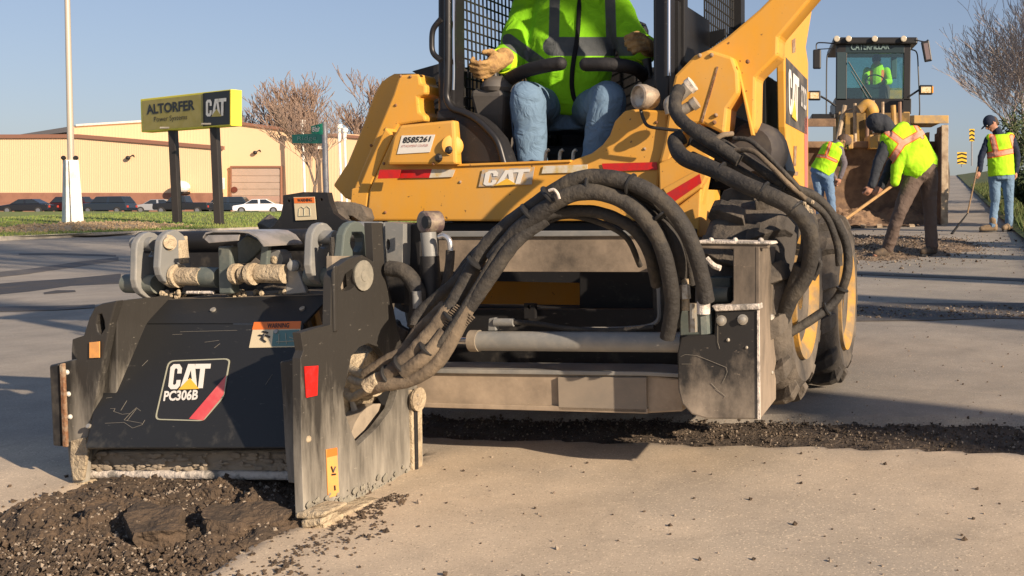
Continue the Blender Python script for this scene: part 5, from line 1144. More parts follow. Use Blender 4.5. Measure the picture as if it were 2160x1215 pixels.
mb = MB(); mb.mbox(ul - .05, ur + .05, 4.0, 5.3, 2.35, 2.46); obj('cab_roof', mb, m_blk, sk, bevel=.03)
for u in (ul - .03, ur - .02):
    mb = MB(); mb.mbox(u, u + .06, 5.16, 5.24, .7, 2.36); obj('rear_post', mb, m_blk, sk)
# seat, pods and restraint
m_seat = mat('black_vinyl', (.016, .016, .018), .55, bump=.1)
uc = F(4.5)(1195, 250).dot(UA)
mb = MB(); mb.mbox(uc - .26, uc + .26, 4.45, 4.98, 1.15, 1.28); obj('seat', mb, m_seat, sk, bevel=.04); mb = MB(); mb.mbox(uc - .24, uc + .24, 4.93, 5.06, 1.25, 1.95); obj('backrest', mb, m_seat, sk, bevel=.05)
mb = MB(); mb.mbox(uc - .30, uc + .30, 4.52, 5.1, .74, 1.15); obj('seat_box', mb, m_blk, sk)
m_pod = mat('grey_pod', (.085, .08, .075), .6, col2=(.12, .11, .10), scale=5)
def pod(x0, x1, v):
    f = F(v); w_ = x1 - x0; xm = (x0 + x1) / 2
    mb = MB(); d = VA * .30
    prof = [(xm - w_ * .46, 188, 0), (xm - w_ * .5, 202, 0), (xm - w_ * .42, 240, .02), (xm - w_ * .26, 285, .06), (xm - w_ * .2, 350, .10)]
    L_ = [f(x, y) + VA * k for x, y, k in prof]; R_ = [f(2 * xm - x, y) + VA * k for x, y, k in prof]; vs = []; fs = []
    for a, b in zip(L_, R_): vs += [a, b, b + d, a + d]
    for i in range(len(L_) - 1):
        for j in range(4): fs.append([i * 4 + j, i * 4 + (j + 1) % 4, (i + 1) * 4 + (j + 1) % 4, (i + 1) * 4 + j])
    mb.add(vs, fs + [[3, 2, 1, 0], [len(vs) - 4, len(vs) - 3, len(vs) - 2, len(vs) - 1]]); p_ = obj('control_pod', mb, m_pod, sk, bevel=.018)
    mb = MB(); g = F(v - .02); a = g(xm + w_ * .06, 176); mb.loft([(a + VA * .14 - WA * .03, UA * .075, VA * .13), (a + VA * .14 - WA * .012, UA * .088, VA * .14), (a + VA * .14 + WA * .015, UA * .080, VA * .13), (a + VA * .14 + WA * .04, UA * .05, VA * .09)], 20); obj('pod_cap', mb, m_pod, p_, smooth=True)
pod(990, 1062, 4.20); pod(1345, 1400, 4.28)
for x0, y0, v in ((1046, 175, 4.25), (1372, 175, 4.32)):
    g = F(v); mb = MB(); mb.tube([g(x0, y0 + 10), g(x0 - 3, y0 - 20), g(x0 - 8, y0 - 50)], [.02, .016, .022], 12, 4); obj('joystick', mb, m_ltr, sk, smooth=True)
m_bar = mat('padded_bar', (.012, .012, .014), .7, bump=.2)
mb = MB(); mb.tube([F(4.45)(1040, 205), F(4.28)(1076, 168), F(4.18)(1108, 150), F(4.13)(1150, 139), F(4.12)(1182, 134)], .030, 14, 8); mb.ball(F(4.12)(1182, 134), .030, 12); mb_l = obj('lap_bar', mb, m_bar, sk, smooth=True)
mb = MB(); mb.tube([F(4.12)(1236, 136), F(4.12)(1280, 136), F(4.16)(1322, 140), F(4.25)(1348, 150), F(4.5)(1372, 175)], .030, 14, 8); mb.ball(F(4.12)(1236, 136), .030, 12); obj('lap_bar', mb, m_bar, sk, smooth=True)
# pedals
for x in (1150, 1180, 1208):
    mb = MB(); g = F(4.10); mb.tube([g(x, 345), g(x + 2, 322), g(x + 8, 316)], .008, 8, 4); obj('pedal', mb, m_bolt, sk, smooth=True)
slab('grille', [(1440, 78), (1530, 60), (1530, 76), (1480, 112), (1440, 150)], 4.6, .02, m_ltr, sk)
# ============================================================ HOSES
def hose(pts, r, m, parent, v=None, name='hose', n=14, ribs=0, seed=1):
    """pts: (px, py, depth v); bulky sleeve with folds"""
    pp = catmull([F(p[2])(p[0], p[1]) for p in pts], 14); rnd = random.Random(seed); ph = rnd.random() * 10
    rr = lambda t: r * (1 + .015 * math.sin(t * 70 + ph) + .05 * noise.noise(Vector((t * 14, ph, 0))) + .02 * noise.noise(Vector((t * 50, ph, 4))))
    mb = MB(); mb.tube(pp, rr, n, 0); return obj(name, mb, m, parent, smooth=True)
def tie(px, py, v, ang, r, parent, m=None):
    c = F(v)(px, py); d = (UA * math.cos(ang) + WA * math.sin(ang)); mb = MB(); mb.lathe([(-.005, r), (-.003, r + .004), (.003, r + .004), (.005, r)], c, d, 18); return obj('cable_tie', mb, m or m_ltr, parent, smooth=True)
H = pl_
hose([(1460, 600, 3.18), (1450, 540, 3.14), (1425, 480, 3.1), (1372, 424, 3.06), (1300, 394, 3.03), (1235, 388, 3.02), (1170, 418, 3.03), (1110, 462, 3.04)], .012, m_hose, H, seed=16)
hose([(1425, 690, 3.2), (1432, 620, 3.17), (1420, 545, 3.12), (1388, 476, 3.08), (1335, 424, 3.05)], .014, m_hose, H, seed=17)
hose([(1100, 468, 2.96), (1050, 530, 2.94), (1008, 600, 2.92), (975, 655, 2.9), (935, 715, 2.88), (880, 772, 2.86)], .012, m_hose, H, seed=18)
hose([(1065, 480, 3.04), (1000, 535, 3.04), (958, 590, 3.03), (925, 640, 3.0)], .014, m_hose, H, seed=19)
hose([(1490, 636, 3.12), (1482, 590, 3.10), (1462, 520, 3.06), (1425, 452, 3.02), (1370, 404, 3.0), (1300, 378, 2.98), (1230, 376, 2.98), (1175, 400, 2.98), (1120, 440, 2.99), (1060, 486, 3.0)], .027, m_hose, H, seed=1)
hose([(1408, 712, 3.16), (1418, 640, 3.12), (1404, 548, 3.06), (1374, 480, 3.02), (1325, 430, 3.0), (1262, 406, 2.97), (1200, 412, 2.96), (1140, 448, 2.96), (1085, 494, 2.96), (1040, 548, 2.96)], .0265, m_hose, H, seed=2)
hose([(1440, 610, 3.2), (1432, 540, 3.12), (1410, 480, 3.1), (1362, 430, 3.08), (1300, 405, 3.06), (1240, 398, 3.05), (1180, 420, 3.05)], .022, m_hose, H, seed=3)
hose([(1385, 600, 3.2), (1368, 530, 3.1), (1330, 478, 3.06), (1262, 448, 3.03), (1190, 446, 3.02), (1150, 455, 3.0), (1095, 500, 3.0)], .020, m_hose, H, seed=4)
hose([(1350, 560, 3.24), (1320, 500, 3.12), (1255, 466, 3.08), (1190, 456, 3.06), (1130, 478, 3.02)], .010, m_hose, H, seed=5)
hose([(1130, 432, 3.01), (1072, 474, 3.0), (1022, 524, 2.98), (985, 590, 2.96), (950, 650, 2.93), (925, 690, 2.92)], .026, m_hose, H, seed=6)
hose([(1150, 462, 2.98), (1088, 510, 2.95), (1040, 576, 2.93), (1000, 634, 2.92), (958, 690, 2.91)], .023, m_hose, H, seed=7)
hose([(1080, 486, 3.02), (1015, 536, 3.02), (965, 592, 3.0), (920, 630, 3.0), (884, 664, 2.98), (876, 690, 2.96)], .021, m_hose, H, seed=8)
hose([(950, 650, 2.93), (910, 702, 2.90), (868, 748, 2.88), (820, 790, 2.87), (780, 812, 2.88)], .027, m_hosed, H, seed=9)
hose([(992, 640, 2.92), (962, 700, 2.90), (925, 762, 2.88), (870, 800, 2.87), (808, 812, 2.86), (778, 822, 2.9)], .023, m_hosed, H, seed=10)
hose([(940, 642, 2.97), (890, 690, 2.95), (880, 700, 2.95), (850, 740, 2.92), (815, 760, 2.90), (770, 790, 2.90)], .019, m_hosed, H, seed=11)
hose([(940, 700, 2.9), (900, 750, 2.87), (850, 786, 2.86)], .024, m_hosed, H, seed=12)
hose([(782, 822, 2.88), (760, 830, 2.90), (742, 838, 2.95), (728, 826, 3.0)], .015, m_caked, H, seed=13); hose([(800, 770, 2.9), (774, 786, 2.92), (752, 784, 2.96), (732, 772, 3.0)], .014, m_caked, H, seed=14)
hose([(790, 800, 2.88), (768, 808, 2.90), (740, 800, 2.97)], .013, m_caked, H, seed=15)
mb = MB(); mb.cyl(F(2.86)(775, 815), F(2.86)(800, 800), .026, 14); obj('hose_fitting', mb, m_caked, H, smooth=True)
for x, y, v, a, r_ in ((1165, 415, 2.97, .8, .050), (1120, 450, 2.97, .8, .046), (958, 668, 2.92, .98, .042), (905, 735, 2.88, .85, .040), (820, 792, 2.87, .5, .040), (1400, 452, 3.03, -.95, .040), (1010, 556, 2.96, .95, .045), (850, 770, 2.87, .7, .042), (1245, 392, 2.98, .05, .040), (1330, 388, 2.99, -.4, .038)): tie(x, y, v, a, r_ * .84, H)
mb = MB(); f = F(2.92); mb.tube([f(1158, 402), f(1168, 400), f(1176, 408), f(1180, 420)], .005, 8, 5); obj('hook', mb, m_chalk, H, smooth=True)
mb = MB(); f = F(2.90)
for k in range(12):
    t = k / 12; x, y = 985 - 45 * t, 655 + 45 * t; mb.tube([f(x - 22, y - 12), f(x, y + 3), f(x + 16, y + 16)], .0028, 6, 4)
o = obj('sleeve_folds', mb, m_hosed, H, smooth=True); o['kind'] = 'stuff'
# hoses of the loader, over and beside its right wheels
K = sk
hose([(1432, 190, 3.62), (1424, 215, 3.55), (1430, 245, 3.50), (1470, 280, 3.45), (1520, 312, 3.42), (1560, 338, 3.42)], .025, m_hose, K, seed=21)
hose([(1440, 288, 3.50), (1424, 300, 3.48), (1442, 332, 3.40), (1505, 358, 3.34), (1560, 385, 3.30), (1618, 410, 3.28), (1668, 436, 3.28), (1700, 470, 3.32), (1712, 520, 3.36), (1700, 580, 3.40), (1668, 630, 3.42), (1648, 680, 3.46), (1640, 704, 3.5)], .029, m_hose, K, seed=22)
hose([(1460, 330, 3.45), (1530, 362, 3.36), (1600, 398, 3.33), (1650, 420, 3.33), (1690, 455, 3.36), (1700, 510, 3.40), (1685, 570, 3.44), (1655, 640, 3.48)], .019, m_hose, K, seed=23)
hose([(1470, 270, 3.50), (1540, 312, 3.48), (1610, 360, 3.45), (1660, 392, 3.45), (1720, 415, 3.5), (1760, 460, 3.55), (1786, 520, 3.6), (1786, 580, 3.6), (1762, 634, 3.6), (1715, 672, 3.55), (1660, 706, 3.5), (1640, 722, 3.48)], .017, m_hose, K, seed=24)
hose([(1460, 300, 3.52), (1540, 345, 3.5), (1610, 385, 3.46), (1680, 410, 3.46), (1738, 450, 3.52), (1764, 510, 3.56), (1770, 560, 3.58)], .013, m_hose, K, seed=25)
hose([(1545, 282, 3.5), (1522, 286, 3.46), (1506, 300, 3.44), (1512, 316, 3.42), (1545, 318, 3.42), (1585, 318, 3.40), (1620, 345, 3.40), (1660, 385, 3.42), (1700, 420, 3.45)], .0095, m_hosed, K, seed=26, n=10)
hose([(1548, 292, 3.45), (1580, 296, 3.43), (1612, 322, 3.42), (1650, 360, 3.42), (1690, 402, 3.44)], .009, m_hose, K, seed=27, n=10)
hose([(1700, 440, 3.40), (1722, 480, 3.42), (1708, 520, 3.42), (1724, 545, 3.42), (1730, 560, 3.42), (1715, 590, 3.42)], .009, m_hose, K, seed=28, n=10)
hose([(1690, 560, 3.40), (1672, 610, 3.42), (1655, 650, 3.44), (1636, 680, 3.44)], .026, m_hose, K, seed=29)
for x, y, v, a, r_ in ((1520, 362, 3.34, -.45, .040), (1610, 404, 3.29, -.5, .041), (1676, 440, 3.29, -.8, .040), (1660, 392, 3.45, -.5, .026), (1776, 610, 3.6, 1.2, .026), (1745, 652, 3.58, .5, .026)): tie(x, y, v, a, r_ * .82, K)
mb = MB(); f = F(3.36)
for k in range(16):
    rnd = random.Random(k); x = 1700 + rnd.uniform(-12, 14); y = 436 + rnd.uniform(-10, 14); mb.ball(f(x, y), rnd.uniform(.004, .010), 6)
o = obj('crusted_fitting', mb, m_caked, K); o['kind'] = 'stuff'
# ============================================================ PEOPLE
def proj(p):
    d = Vector(p) - O; fw = d.y * _cp - d.z * _sp; up_ = d.y * _sp + d.z * _cp
    return CX + FPX * d.x / fw, CY - FPX * up_ / fw
def sdist(p, a, b):
    ax, ay = a; bx_, by_ = b; dx, dy = bx_ - ax, by_ - ay; t = max(0, min(1, ((p[0] - ax) * dx + (p[1] - ay) * dy) / (dx * dx + dy * dy))); return math.hypot(p[0] - ax - t * dx, p[1] - ay - t * dy)
def bands(lst):                                     # seams sewn along these lines: (a, b, half width)
    def f(co):
        q_ = proj(co); return max((w_ - sdist(q_, a, b)) for a, b, w_ in lst)
    return f
def cloth(name, base, second=None, edge=1.2, rough=.85, third=None, w3=3.0, wk=.35):
    m = D.materials.new(name); m.use_nodes = True; nt = m.node_tree; b = nt.nodes['Principled BSDF']; L = nt.links.new; b.inputs['Roughness'].default_value = rough; b.inputs['Specular IOR Level'].default_value = .25
    tc = nd(nt, 'ShaderNodeTexCoord'); n = nd(nt, 'ShaderNodeTexNoise', Scale=9, Detail=5); L(tc.outputs['Object'], n.inputs['Vector'])
    x0 = nd(nt, 'ShaderNodeMix', data_type='RGBA'); x0.inputs[6].default_value = c4([c * .82 for c in base]); x0.inputs[7].default_value = c4([min(1, c * 1.12) for c in base]); L(n.outputs[0], x0.inputs[0]); out = x0.outputs[2]
    if second:
        at = nd(nt, 'ShaderNodeAttribute', attribute_name='paint'); r = nd(nt, 'ShaderNodeMapRange'); r.inputs[1].default_value = -edge * .3; r.inputs[2].default_value = edge * .3; L(at.outputs['Fac'], r.inputs[0])
        x = nd(nt, 'ShaderNodeMix', data_type='RGBA'); x.inputs[7].default_value = c4(second); L(out, x.inputs[6]); L(r.outputs[0], x.inputs[0]); out = x.outputs[2]
        if third:
            r3 = nd(nt, 'ShaderNodeMapRange'); r3.inputs[1].default_value = w3; r3.inputs[2].default_value = w3 + .8; L(at.outputs['Fac'], r3.inputs[0])
            x3 = nd(nt, 'ShaderNodeMix', data_type='RGBA'); x3.inputs[7].default_value = c4(third); L(out, x3.inputs[6]); L(r3.outputs[0], x3.inputs[0]); out = x3.outputs[2]
    L(out, b.inputs['Base Color'])
    bp = nd(nt, 'ShaderNodeBump'); bp.inputs['Strength'].default_value = wk; bp.inputs['Distance'].default_value = .02; n2 = nd(nt, 'ShaderNodeTexNoise', Scale=14, Detail=3, Distortion=1.2); L(tc.outputs['Object'], n2.inputs['Vector']); L(n2.outputs[0], bp.inputs['Height']); L(bp.outputs[0], b.inputs['Normal'])
    return m
LIME = (.40, .78, .02); ORG = (.85, .18, .04); SIL = (.50, .42, .40)
m_vest = cloth('hi_vis_vest', LIME, ORG, third=(.62, .30, .22), w3=2.2); m_jacket = cloth('hi_vis_jacket', (.24, .62, .015), (.085, .095, .10), 2.0, third=None, wk=.6)
m_jean = cloth('blue_jeans', (.13, .21, .33), wk=.6); m_jean2 = cloth('faded_jeans', (.14, .225, .33), wk=.8); m_brn = cloth('brown_trousers', (.115, .085, .07), wk=.7); m_nvy = cloth('navy_hoodie', (.018, .026, .05)); m_gry = cloth('grey_shirt', (.13, .115, .13))
m_hood2 = cloth('charcoal_hood', (.035, .04, .05)); m_skin = mat('skin', (.42, .22, .14), .55, col2=(.36, .17, .11), scale=12); m_glove = mat('leather_glove', (.42, .26, .10), .8, col2=(.22, .13, .06), scale=22, bump=.5); m_boot = mat('work_boot', (.06, .045, .032), .8, col2=(.12, .09, .06), scale=20); m_tan = mat('tan_boot', (.24, .17, .10), .8, col2=(.15, .11, .07), scale=20)
m_blackc = cloth('black_cloth', (.012, .012, .014))
def hand(mb, w_, d, side, s=1.0, curl=1.0, flat=None):
    """palm and five fingers closing round something: w_ wrist, d pointing direction, side = towards the thumb"""
    d = d.normalized(); side = (side - d * side.dot(d)).normalized(); nrm = d.cross(side); p1 = w_ + d * .055 * s
    cap(mb, w_, p1, .026 * s, .030 * s, 10); cap(mb, w_ + side * .015 * s, p1 + side * .022 * s, .022 * s, .020 * s, 8); cap(mb, w_ - side * .015 * s, p1 - side * .026 * s, .022 * s, .019 * s, 8)
    for k, ln in enumerate((.92, 1.0, .95, .78)):
        b = p1 + side * (.030 - .021 * k) * s + d * .022 * s; k1 = b + (d * .030 + nrm * .016 * curl) * s * ln; k2 = k1 + (d * .006 + nrm * .026 * curl) * s * ln; k3 = k2 + (-d * .018 * curl + nrm * .008) * s * ln
        chain(mb, [b, k1, k2, k3], [.0105 * s, .0095 * s, .009 * s, .008 * s], 8)
    b = w_ + side * .03 * s + d * .015 * s; chain(mb, [b, b + (side * .024 + d * .02 + nrm * .012) * s, b + (side * .022 + d * .042 + nrm * .034) * s], [.013 * s, .011 * s, .009 * s], 8)
def limb_set(mb, J, k, arms=True, legs=True):
    a, l = (.050 * k, .041 * k, .030 * k), (.085 * k, .058 * k, .040 * k)
    if arms:
        for s_ in 'LR':
            if 'sh' + s_ in J: chain(mb, [J['sh' + s_], J['el' + s_], J['wr' + s_]], a)
    if legs:
        for s_ in 'LR': chain(mb, [J['hp' + s_], J['kn' + s_], J['an' + s_]], l)
def torso(mb, J, k, down=0.0, fat=1.0):
    shx = (J['shR'] - J['shL']); side = shx.normalized(); up_ = (J['neck'] - J['pel']).normalized(); side = (side - up_ * side.dot(up_)).normalized(); fr = side.cross(up_)
    p, n_ = J['pel'], J['neck']; secs = []
    for t, a, b in ((-.10 - down, .155, .12), (.02, .17, .125), (.25, .155, .115), (.5, .165, .12), (.75, .19, .125), (.90, .17, .10), (1.0, .08, .07)):
        secs.append((p + (n_ - p) * t, side * a * k * fat, fr * b * k * fat))
    mb.loft(secs, 20); return side, fr, up_
def person(label, J, top, trouser, boots, vest=None, vpaint=None, hat=None, hatm=None, face=None, hair=None, gloves=None, belt=False, name='person', group=None, k=1.0, vest_drop=0, at=None, longsleeve=True, shirt_tail=0, kt=1.16):
    base = at or Vector((J['pel'].x, J['pel'].y, min(J['anL'].z, J['anR'].z) - .08)); t = thing(name, label, 'person', base, group=group)
    mb = MB(); torso(mb, J, k * .95); limb_set(mb, J, k * .9)
    h = J['head']; up_ = (h - J['neck']).normalized(); cap(mb, J['neck'] - up_ * .03, h - up_ * .05, .055, .055)
    fdir = face.normalized() if face else Vector((0, -1, 0)); sd_ = fdir.cross(up_).normalized(); fdir = up_.cross(sd_).normalized(); fdir = fdir if face is None or fdir.dot(face) > 0 else -fdir
    mb.ball(h, 1, 18, (.078, .098, .115), Matrix((sd_, fdir, up_)).transposed().to_3x3()); cap(mb, h - up_ * .055 + fdir * .03, h - up_ * .085 + fdir * .05, .052, .034)
    cap(mb, h + fdir * .092 + up_ * .012, h + fdir * .112 - up_ * .022, .010, .015, 8)                       # nose
    for s_ in (-1, 1): mb.ball(h + sd_ * .080 * s_ - up_ * .01, .022, 8, (.6, 1, 1)); cap(mb, h + fdir * .088 + sd_ * .018 * s_ + up_ * .035, h + fdir * .080 + sd_ * .048 * s_ + up_ * .03, .012, .01, 8)
    cap(mb, h + fdir * .090 - up_ * .05 + sd_ * .018, h + fdir * .090 - up_ * .05 - sd_ * .018, .011, .011, 8)      # lips
    for s_ in 'LR':
        d = (J['wr' + s_] - J['el' + s_]).normalized(); hd = J.get('hd' + s_, d); ts = J.get('th' + s_, Vector((0, -.3, 1))); hand(mb, J['wr' + s_] + d * .01, hd, ts, .95)
        f_ = J['an' + s_]; tt = J['to' + s_]; cap(mb, f_ - Vector((0, 0, .04)), tt, .04, .032, 10)
    blob('body', mb, .0085, m_skin, t, 2)
    for s_ in (-1, 1):
        e = MB(); e.ball(h + fdir * .088 + sd_ * .033 * s_ + up_ * .012, .012, 8); obj('eye', e, m_white_d, t); e = MB(); e.ball(h + fdir * .0965 + sd_ * .033 * s_ + up_ * .012, .0055, 6); obj('pupil', e, m_ltr, t)
    mb = MB(); limb_set(mb, J, k * 1.24, arms=False)
    p, n_ = J['pel'], J['neck']; side, fr, up2 = torso(MB(), J, k)
    mb.loft([(p - up2 * .10, side * .16 * k * kt, fr * .125 * k * kt), (p, side * .178 * k * kt, fr * .14 * k * kt), (p + up2 * .10, side * .168 * k * kt, fr * .128 * k * kt), (p + up2 * .13, side * .15 * k * kt, fr * .118 * k * kt)], 20)
    for s_ in 'LR': mb.ball(J['hp' + s_] * .6 + p * .4 - fr * 0.0, .125 * k, 12)
    for s_ in 'LR': cap(mb, J['kn' + s_], J['an' + s_] + (J['kn' + s_] - J['an' + s_]) * .05, .070 * k, .066 * k)
    blob('trousers', mb, .013, trouser, t, 4, wrinkle=.014, wsc=7)
    mb = MB(); torso(mb, J, k * 1.12, shirt_tail); 
    for s_ in 'LR':
        if longsleeve: chain(mb, [J['sh' + s_], J['el' + s_], J['wr' + s_] + (J['el' + s_] - J['wr' + s_]) * .08], [.068 * k, .056 * k, .044 * k])
    cap(mb, J['neck'] - up2 * .03, J['neck'] + (h - J['neck']) * .25, .075, .072)
    blob('top', mb, .012, top, t, 3, wrinkle=.012, wsc=9)
    if vest:
        mb = MB(); secs = []
        for q_, a, b in ((-.06 - vest_drop, .19, .155), (.15, .19, .15), (.5, .188, .148), (.78, .198, .150), (.93, .17, .125), (.99, .10, .10)): secs.append((p + (n_ - p) * q_, side * a * k * 1.10, fr * b * k * 1.10))
        mb.loft(secs, 22)
        for s_ in 'LR': mb.ball(J['sh' + s_] * .80 + n_ * .20, .084 * k, 12)
        for pp_ in J.get('flap', []): chain(mb, pp_[0], pp_[1])
        blob('vest', mb, .011, vest, t, 3, paint=vpaint, wrinkle=.012, wsc=7)
    for s_ in 'LR':
        mb = MB(); f_ = J['an' + s_]; tt = J['to' + s_]; dd = (tt - f_); dd.z = 0; dd.normalize(); lo = f_.z - .075
        heel = Vector((f_.x, f_.y, lo + .045)) - dd * .03; toe = Vector((f_.x, f_.y, lo + .038)) + dd * .17; cap(mb, heel, toe, .048, .042, 12); cap(mb, f_ + Vector((0, 0, .09)), heel, .056, .05, 12); cap(mb, heel + Vector((0, 0, .03)), toe + Vector((0, 0, .012)) - dd * .04, .05, .042, 12)
        bo_ = blob('boot', mb, .012, boots, t, 2)
        sm = MB(); sdd = dd.cross(Vector((0, 0, 1))); n_p = []
        for q_ in range(16):
            a = 2 * PI * q_ / 16; n_p.append(Vector((f_.x, f_.y, lo - .012)) + dd * (.065 + .145 * math.cos(a)) + sdd * .052 * math.sin(a))
        sm.prism(n_p, (0, 0, .022)); obj('sole', sm, m_ltr, bo_)
    if hat == 'cap':
        mb = MB(); R3 = Matrix((sd_, fdir, up_)).transposed().to_3x3(); mb.ball(h + up_ * .03, 1, 18, (.088, .108, .105), R3); c_ = blob('cap_crown', mb, .009, hatm, t, 2)
        mb = MB(); c0 = h + fdir * .085 + up_ * .032; mb.loft([(c0 - fdir * .02, sd_ * .082, up_ * .008), (c0 + fdir * .04 - up_ * .006, sd_ * .075, up_ * .007), (c0 + fdir * .085 - up_ * .016, sd_ * .045, up_ * .005)], 16); obj('brim', mb, hatm, c_, smooth=True)
        mb = MB(); cap(mb, h - fdir * .05 - up_ * .03, h - fdir * .055 + up_ * .01, .068, .072); blob('hair', mb, .009, mat('brown_hair', (.06, .035, .02), .8), t, 2)
    if hat == 'hood':
        mb = MB(); R3 = Matrix((sd_, fdir, up_)).transposed().to_3x3(); mb.ball(h + up_ * .015 - fdir * .02, 1, 18, (.108, .118, .130), R3); cap(mb, h - up_ * .05 - fdir * .05, J['neck'], .10, .095); blob('hood', mb, .011, hatm, t, 3, wrinkle=.008)
    if hair:
        mb = MB(); R3 = Matrix((sd_, fdir, up_)).transposed().to_3x3(); mb.ball(h + up_ * .02 - fdir * .02, 1, 18, (.086, .102, .112), R3); blob('hair', mb, .01, hair, t, 2)
    if gloves:
        for s_ in 'LR':
            mb = MB(); d = (J['wr' + s_] - J['el' + s_]).normalized(); hd = J.get('hd' + s_, d); ts = J.get('th' + s_, Vector((0, -.3, 1))); hand(mb, J['wr' + s_] + d * .01, hd, ts, 1.12); cap(mb, J['wr' + s_] - d * .05, J['wr' + s_] + d * .01, .038, .034)
            blob('glove', mb, .008, gloves, t, 1)
    return t
def tool(name, label, cat, grip, tip, r, kind, f, m_h, head=None, group=None):
    t = thing(name, label, cat, tip, group=group); mb = MB(); mb.tube([grip, tip], r, 8, 0); obj('handle', mb, m_h, t, smooth=True)
    if head: head(t)
    return t
# ---- man in the cap
gC = G(2108, 488); f = FP(gC.y); fn = FP(gC.y - .10); ff = FP(gC.y + .10)
def grd(v): return Vector((v.x, v.y, gz(v.x, v.y) + .087))
JC = dict(pel=f(2112, 366), neck=f(2107, 283), head=f(2090, 260, 0), shL=f(2085, 295), shR=f(2134, 292, .05), elL=f(2070, 330, -.03), wrL=f(2066, 362, -.05), elR=f(2146, 330, .08), wrR=f(2143, 364, .05),
          hpL=f(2098, 376), hpR=f(2126, 376), knL=f(2099, 428), knR=f(2128, 428), anL=grd(fn(2094, 476)), anR=grd(f(2128, 476)), toL=grd(fn(2070, 484)), toR=grd(fn(2120, 484)))
for s_ in 'LR': JC['to' + s_].z -= .045
JC['hdL'] = Vector((-.3, 0, -1)); 
pc = person('standing man in navy cap, lime vest and jeans at the right, holding a shovel', JC, m_nvy, m_jean2, m_tan, m_vest,
       bands([((2093, 288), (2102, 325), 7), ((2134, 288), (2142, 318), 6), ((2082, 328), (2112, 323), 7), ((2112, 323), (2152, 315), 7)]), 'cap', m_nvy, face=Vector((-.85, -.25, -.45)), k=.98)
a_, b_ = f(2062, 352, -.10), grd(f(2040, 452, -.3)); b_ = f(2041, 450, -.25)
def rake_head(t):
    mb = MB(); p = f(2041, 450, -.25); q_ = f(2008, 478, -.5); q_.z = gz(q_.x, q_.y) + .02; mb.tube([p, p + (q_ - p) * .3, q_], [.012, .02, .03], 8, 4, flat=.4); obj('blade', mb, m_rubber, t, smooth=True)
m_wood = mat('worn_wood', (.26, .17, .09), .7, col2=(.16, .11, .07), scale=20); m_woodl = mat('pale_wood', (.50, .30, .12), .7, col2=(.38, .24, .11), scale=20)
tool('shovel', 'dark narrow shovel held by the man in the cap, blade on the road', 'shovel', a_, b_, .013, 0, f, m_wood, rake_head)
# ---- bent worker in brown trousers
gB = G(1920, 541); f = FP(gB.y); fb_ = FP(gB.y + .18)
JB = dict(pel=f(1944, 352), neck=f(1876, 276, -.05), head=f(1851, 264, -.06), shL=f(1872, 298, -.12), shR=f(1912, 272, .14), elL=f(1852, 345, -.18), wrL=f(1838, 394, -.20), elR=f(1880, 345, .16), wrR=f(1858, 396, .05),
          hpL=f(1932, 368, -.04), hpR=f(1957, 366, .07), knL=f(1898, 446, -.14), knR=f(1962, 448, .08), anL=grd(f(1872, 520, -.05)), anR=grd(f(1966, 522, .04)), toL=grd(f(1846, 531, -.15)), toR=grd(f(1948, 534, -.06)))
for s_ in 'LR': JB['to' + s_].z -= .045
JB['hdL'] = Vector((-.6, 0, -.8)); JB['hdR'] = Vector((-.7, 0, -.6))
JB['flap'] = [([f(1905, 330, -.14), f(1893, 352, -.16), f(1888, 384, -.17)], [.085, .075, .055]), ([f(1930, 300, -.1), f(1915, 340, -.14)], [.11, .10]), ([f(1925, 290), f(1958, 342)], [.14, .115]), ([f(1900, 300), f(1945, 348)], [.12, .11])]
person('bent worker raking in brown trousers and dark hood, orange cross on his lime vest', JB, m_hood2, m_brn, m_boot, m_vest,
       bands([((1860, 268), (1904, 302), 8), ((1904, 302), (1952, 276), 8), ((1904, 302), (1880, 338), 8), ((1930, 262), (1946, 290), 5)]), 'hood', m_hood2, face=Vector((-.7, .1, -.7)), k=1.12, kt=1.05)
a_, b_ = f(1890, 386, -.14), f(1774, 469, -.35); tool('rake', 'long wooden-handled rake held by the bent worker in brown trousers', 'rake', a_, b_, .018, 0, f, m_woodl, lambda t: obj('rake_head', MB().box(f(1760, 470, -.5), Vector((0, .5, 0)), Vector((.05, 0, -.02)), Vector((0, 0, .07))), m_rubber, t))
# ---- worker on the left of the bucket
gA = G(1745, 488); f = FP(gA.y)
JA = dict(pel=f(1733, 360), neck=f(1763, 305), head=f(1780, 298, .02), shL=f(1738, 314, .12), shR=f(1770, 311, -.08), elL=f(1748, 350, .2), wrL=f(1762, 378, .1), elR=f(1781, 345, -.1), wrR=f(1772, 376, -.12),
          hpL=f(1724, 369, .04), hpR=f(1746, 369, -.04), knL=f(1730, 424), knR=f(1754, 426, -.08), anL=grd(f(1730, 474)), anR=grd(f(1758, 476, -.08)), toL=grd(f(1742, 480)), toR=grd(f(1770, 482, -.08)))
for s_ in 'LR': JA['to' + s_].z -= .045
JA['hdR'] = Vector((-.3, 0, -1)); JA['hdL'] = Vector((.3, 0, -1))
person('worker in blue jeans and grey shirt stooping beside the bucket, seen between hoses and bucket', JA, m_gry, m_jean, m_boot, m_vest,
       bands([((1752, 300), (1742, 330), 4), ((1742, 330), (1764, 340), 4), ((1742, 330), (1718, 328), 4)]), 'cap', m_brn, face=Vector((.8, .2, -.6)), k=1.0)
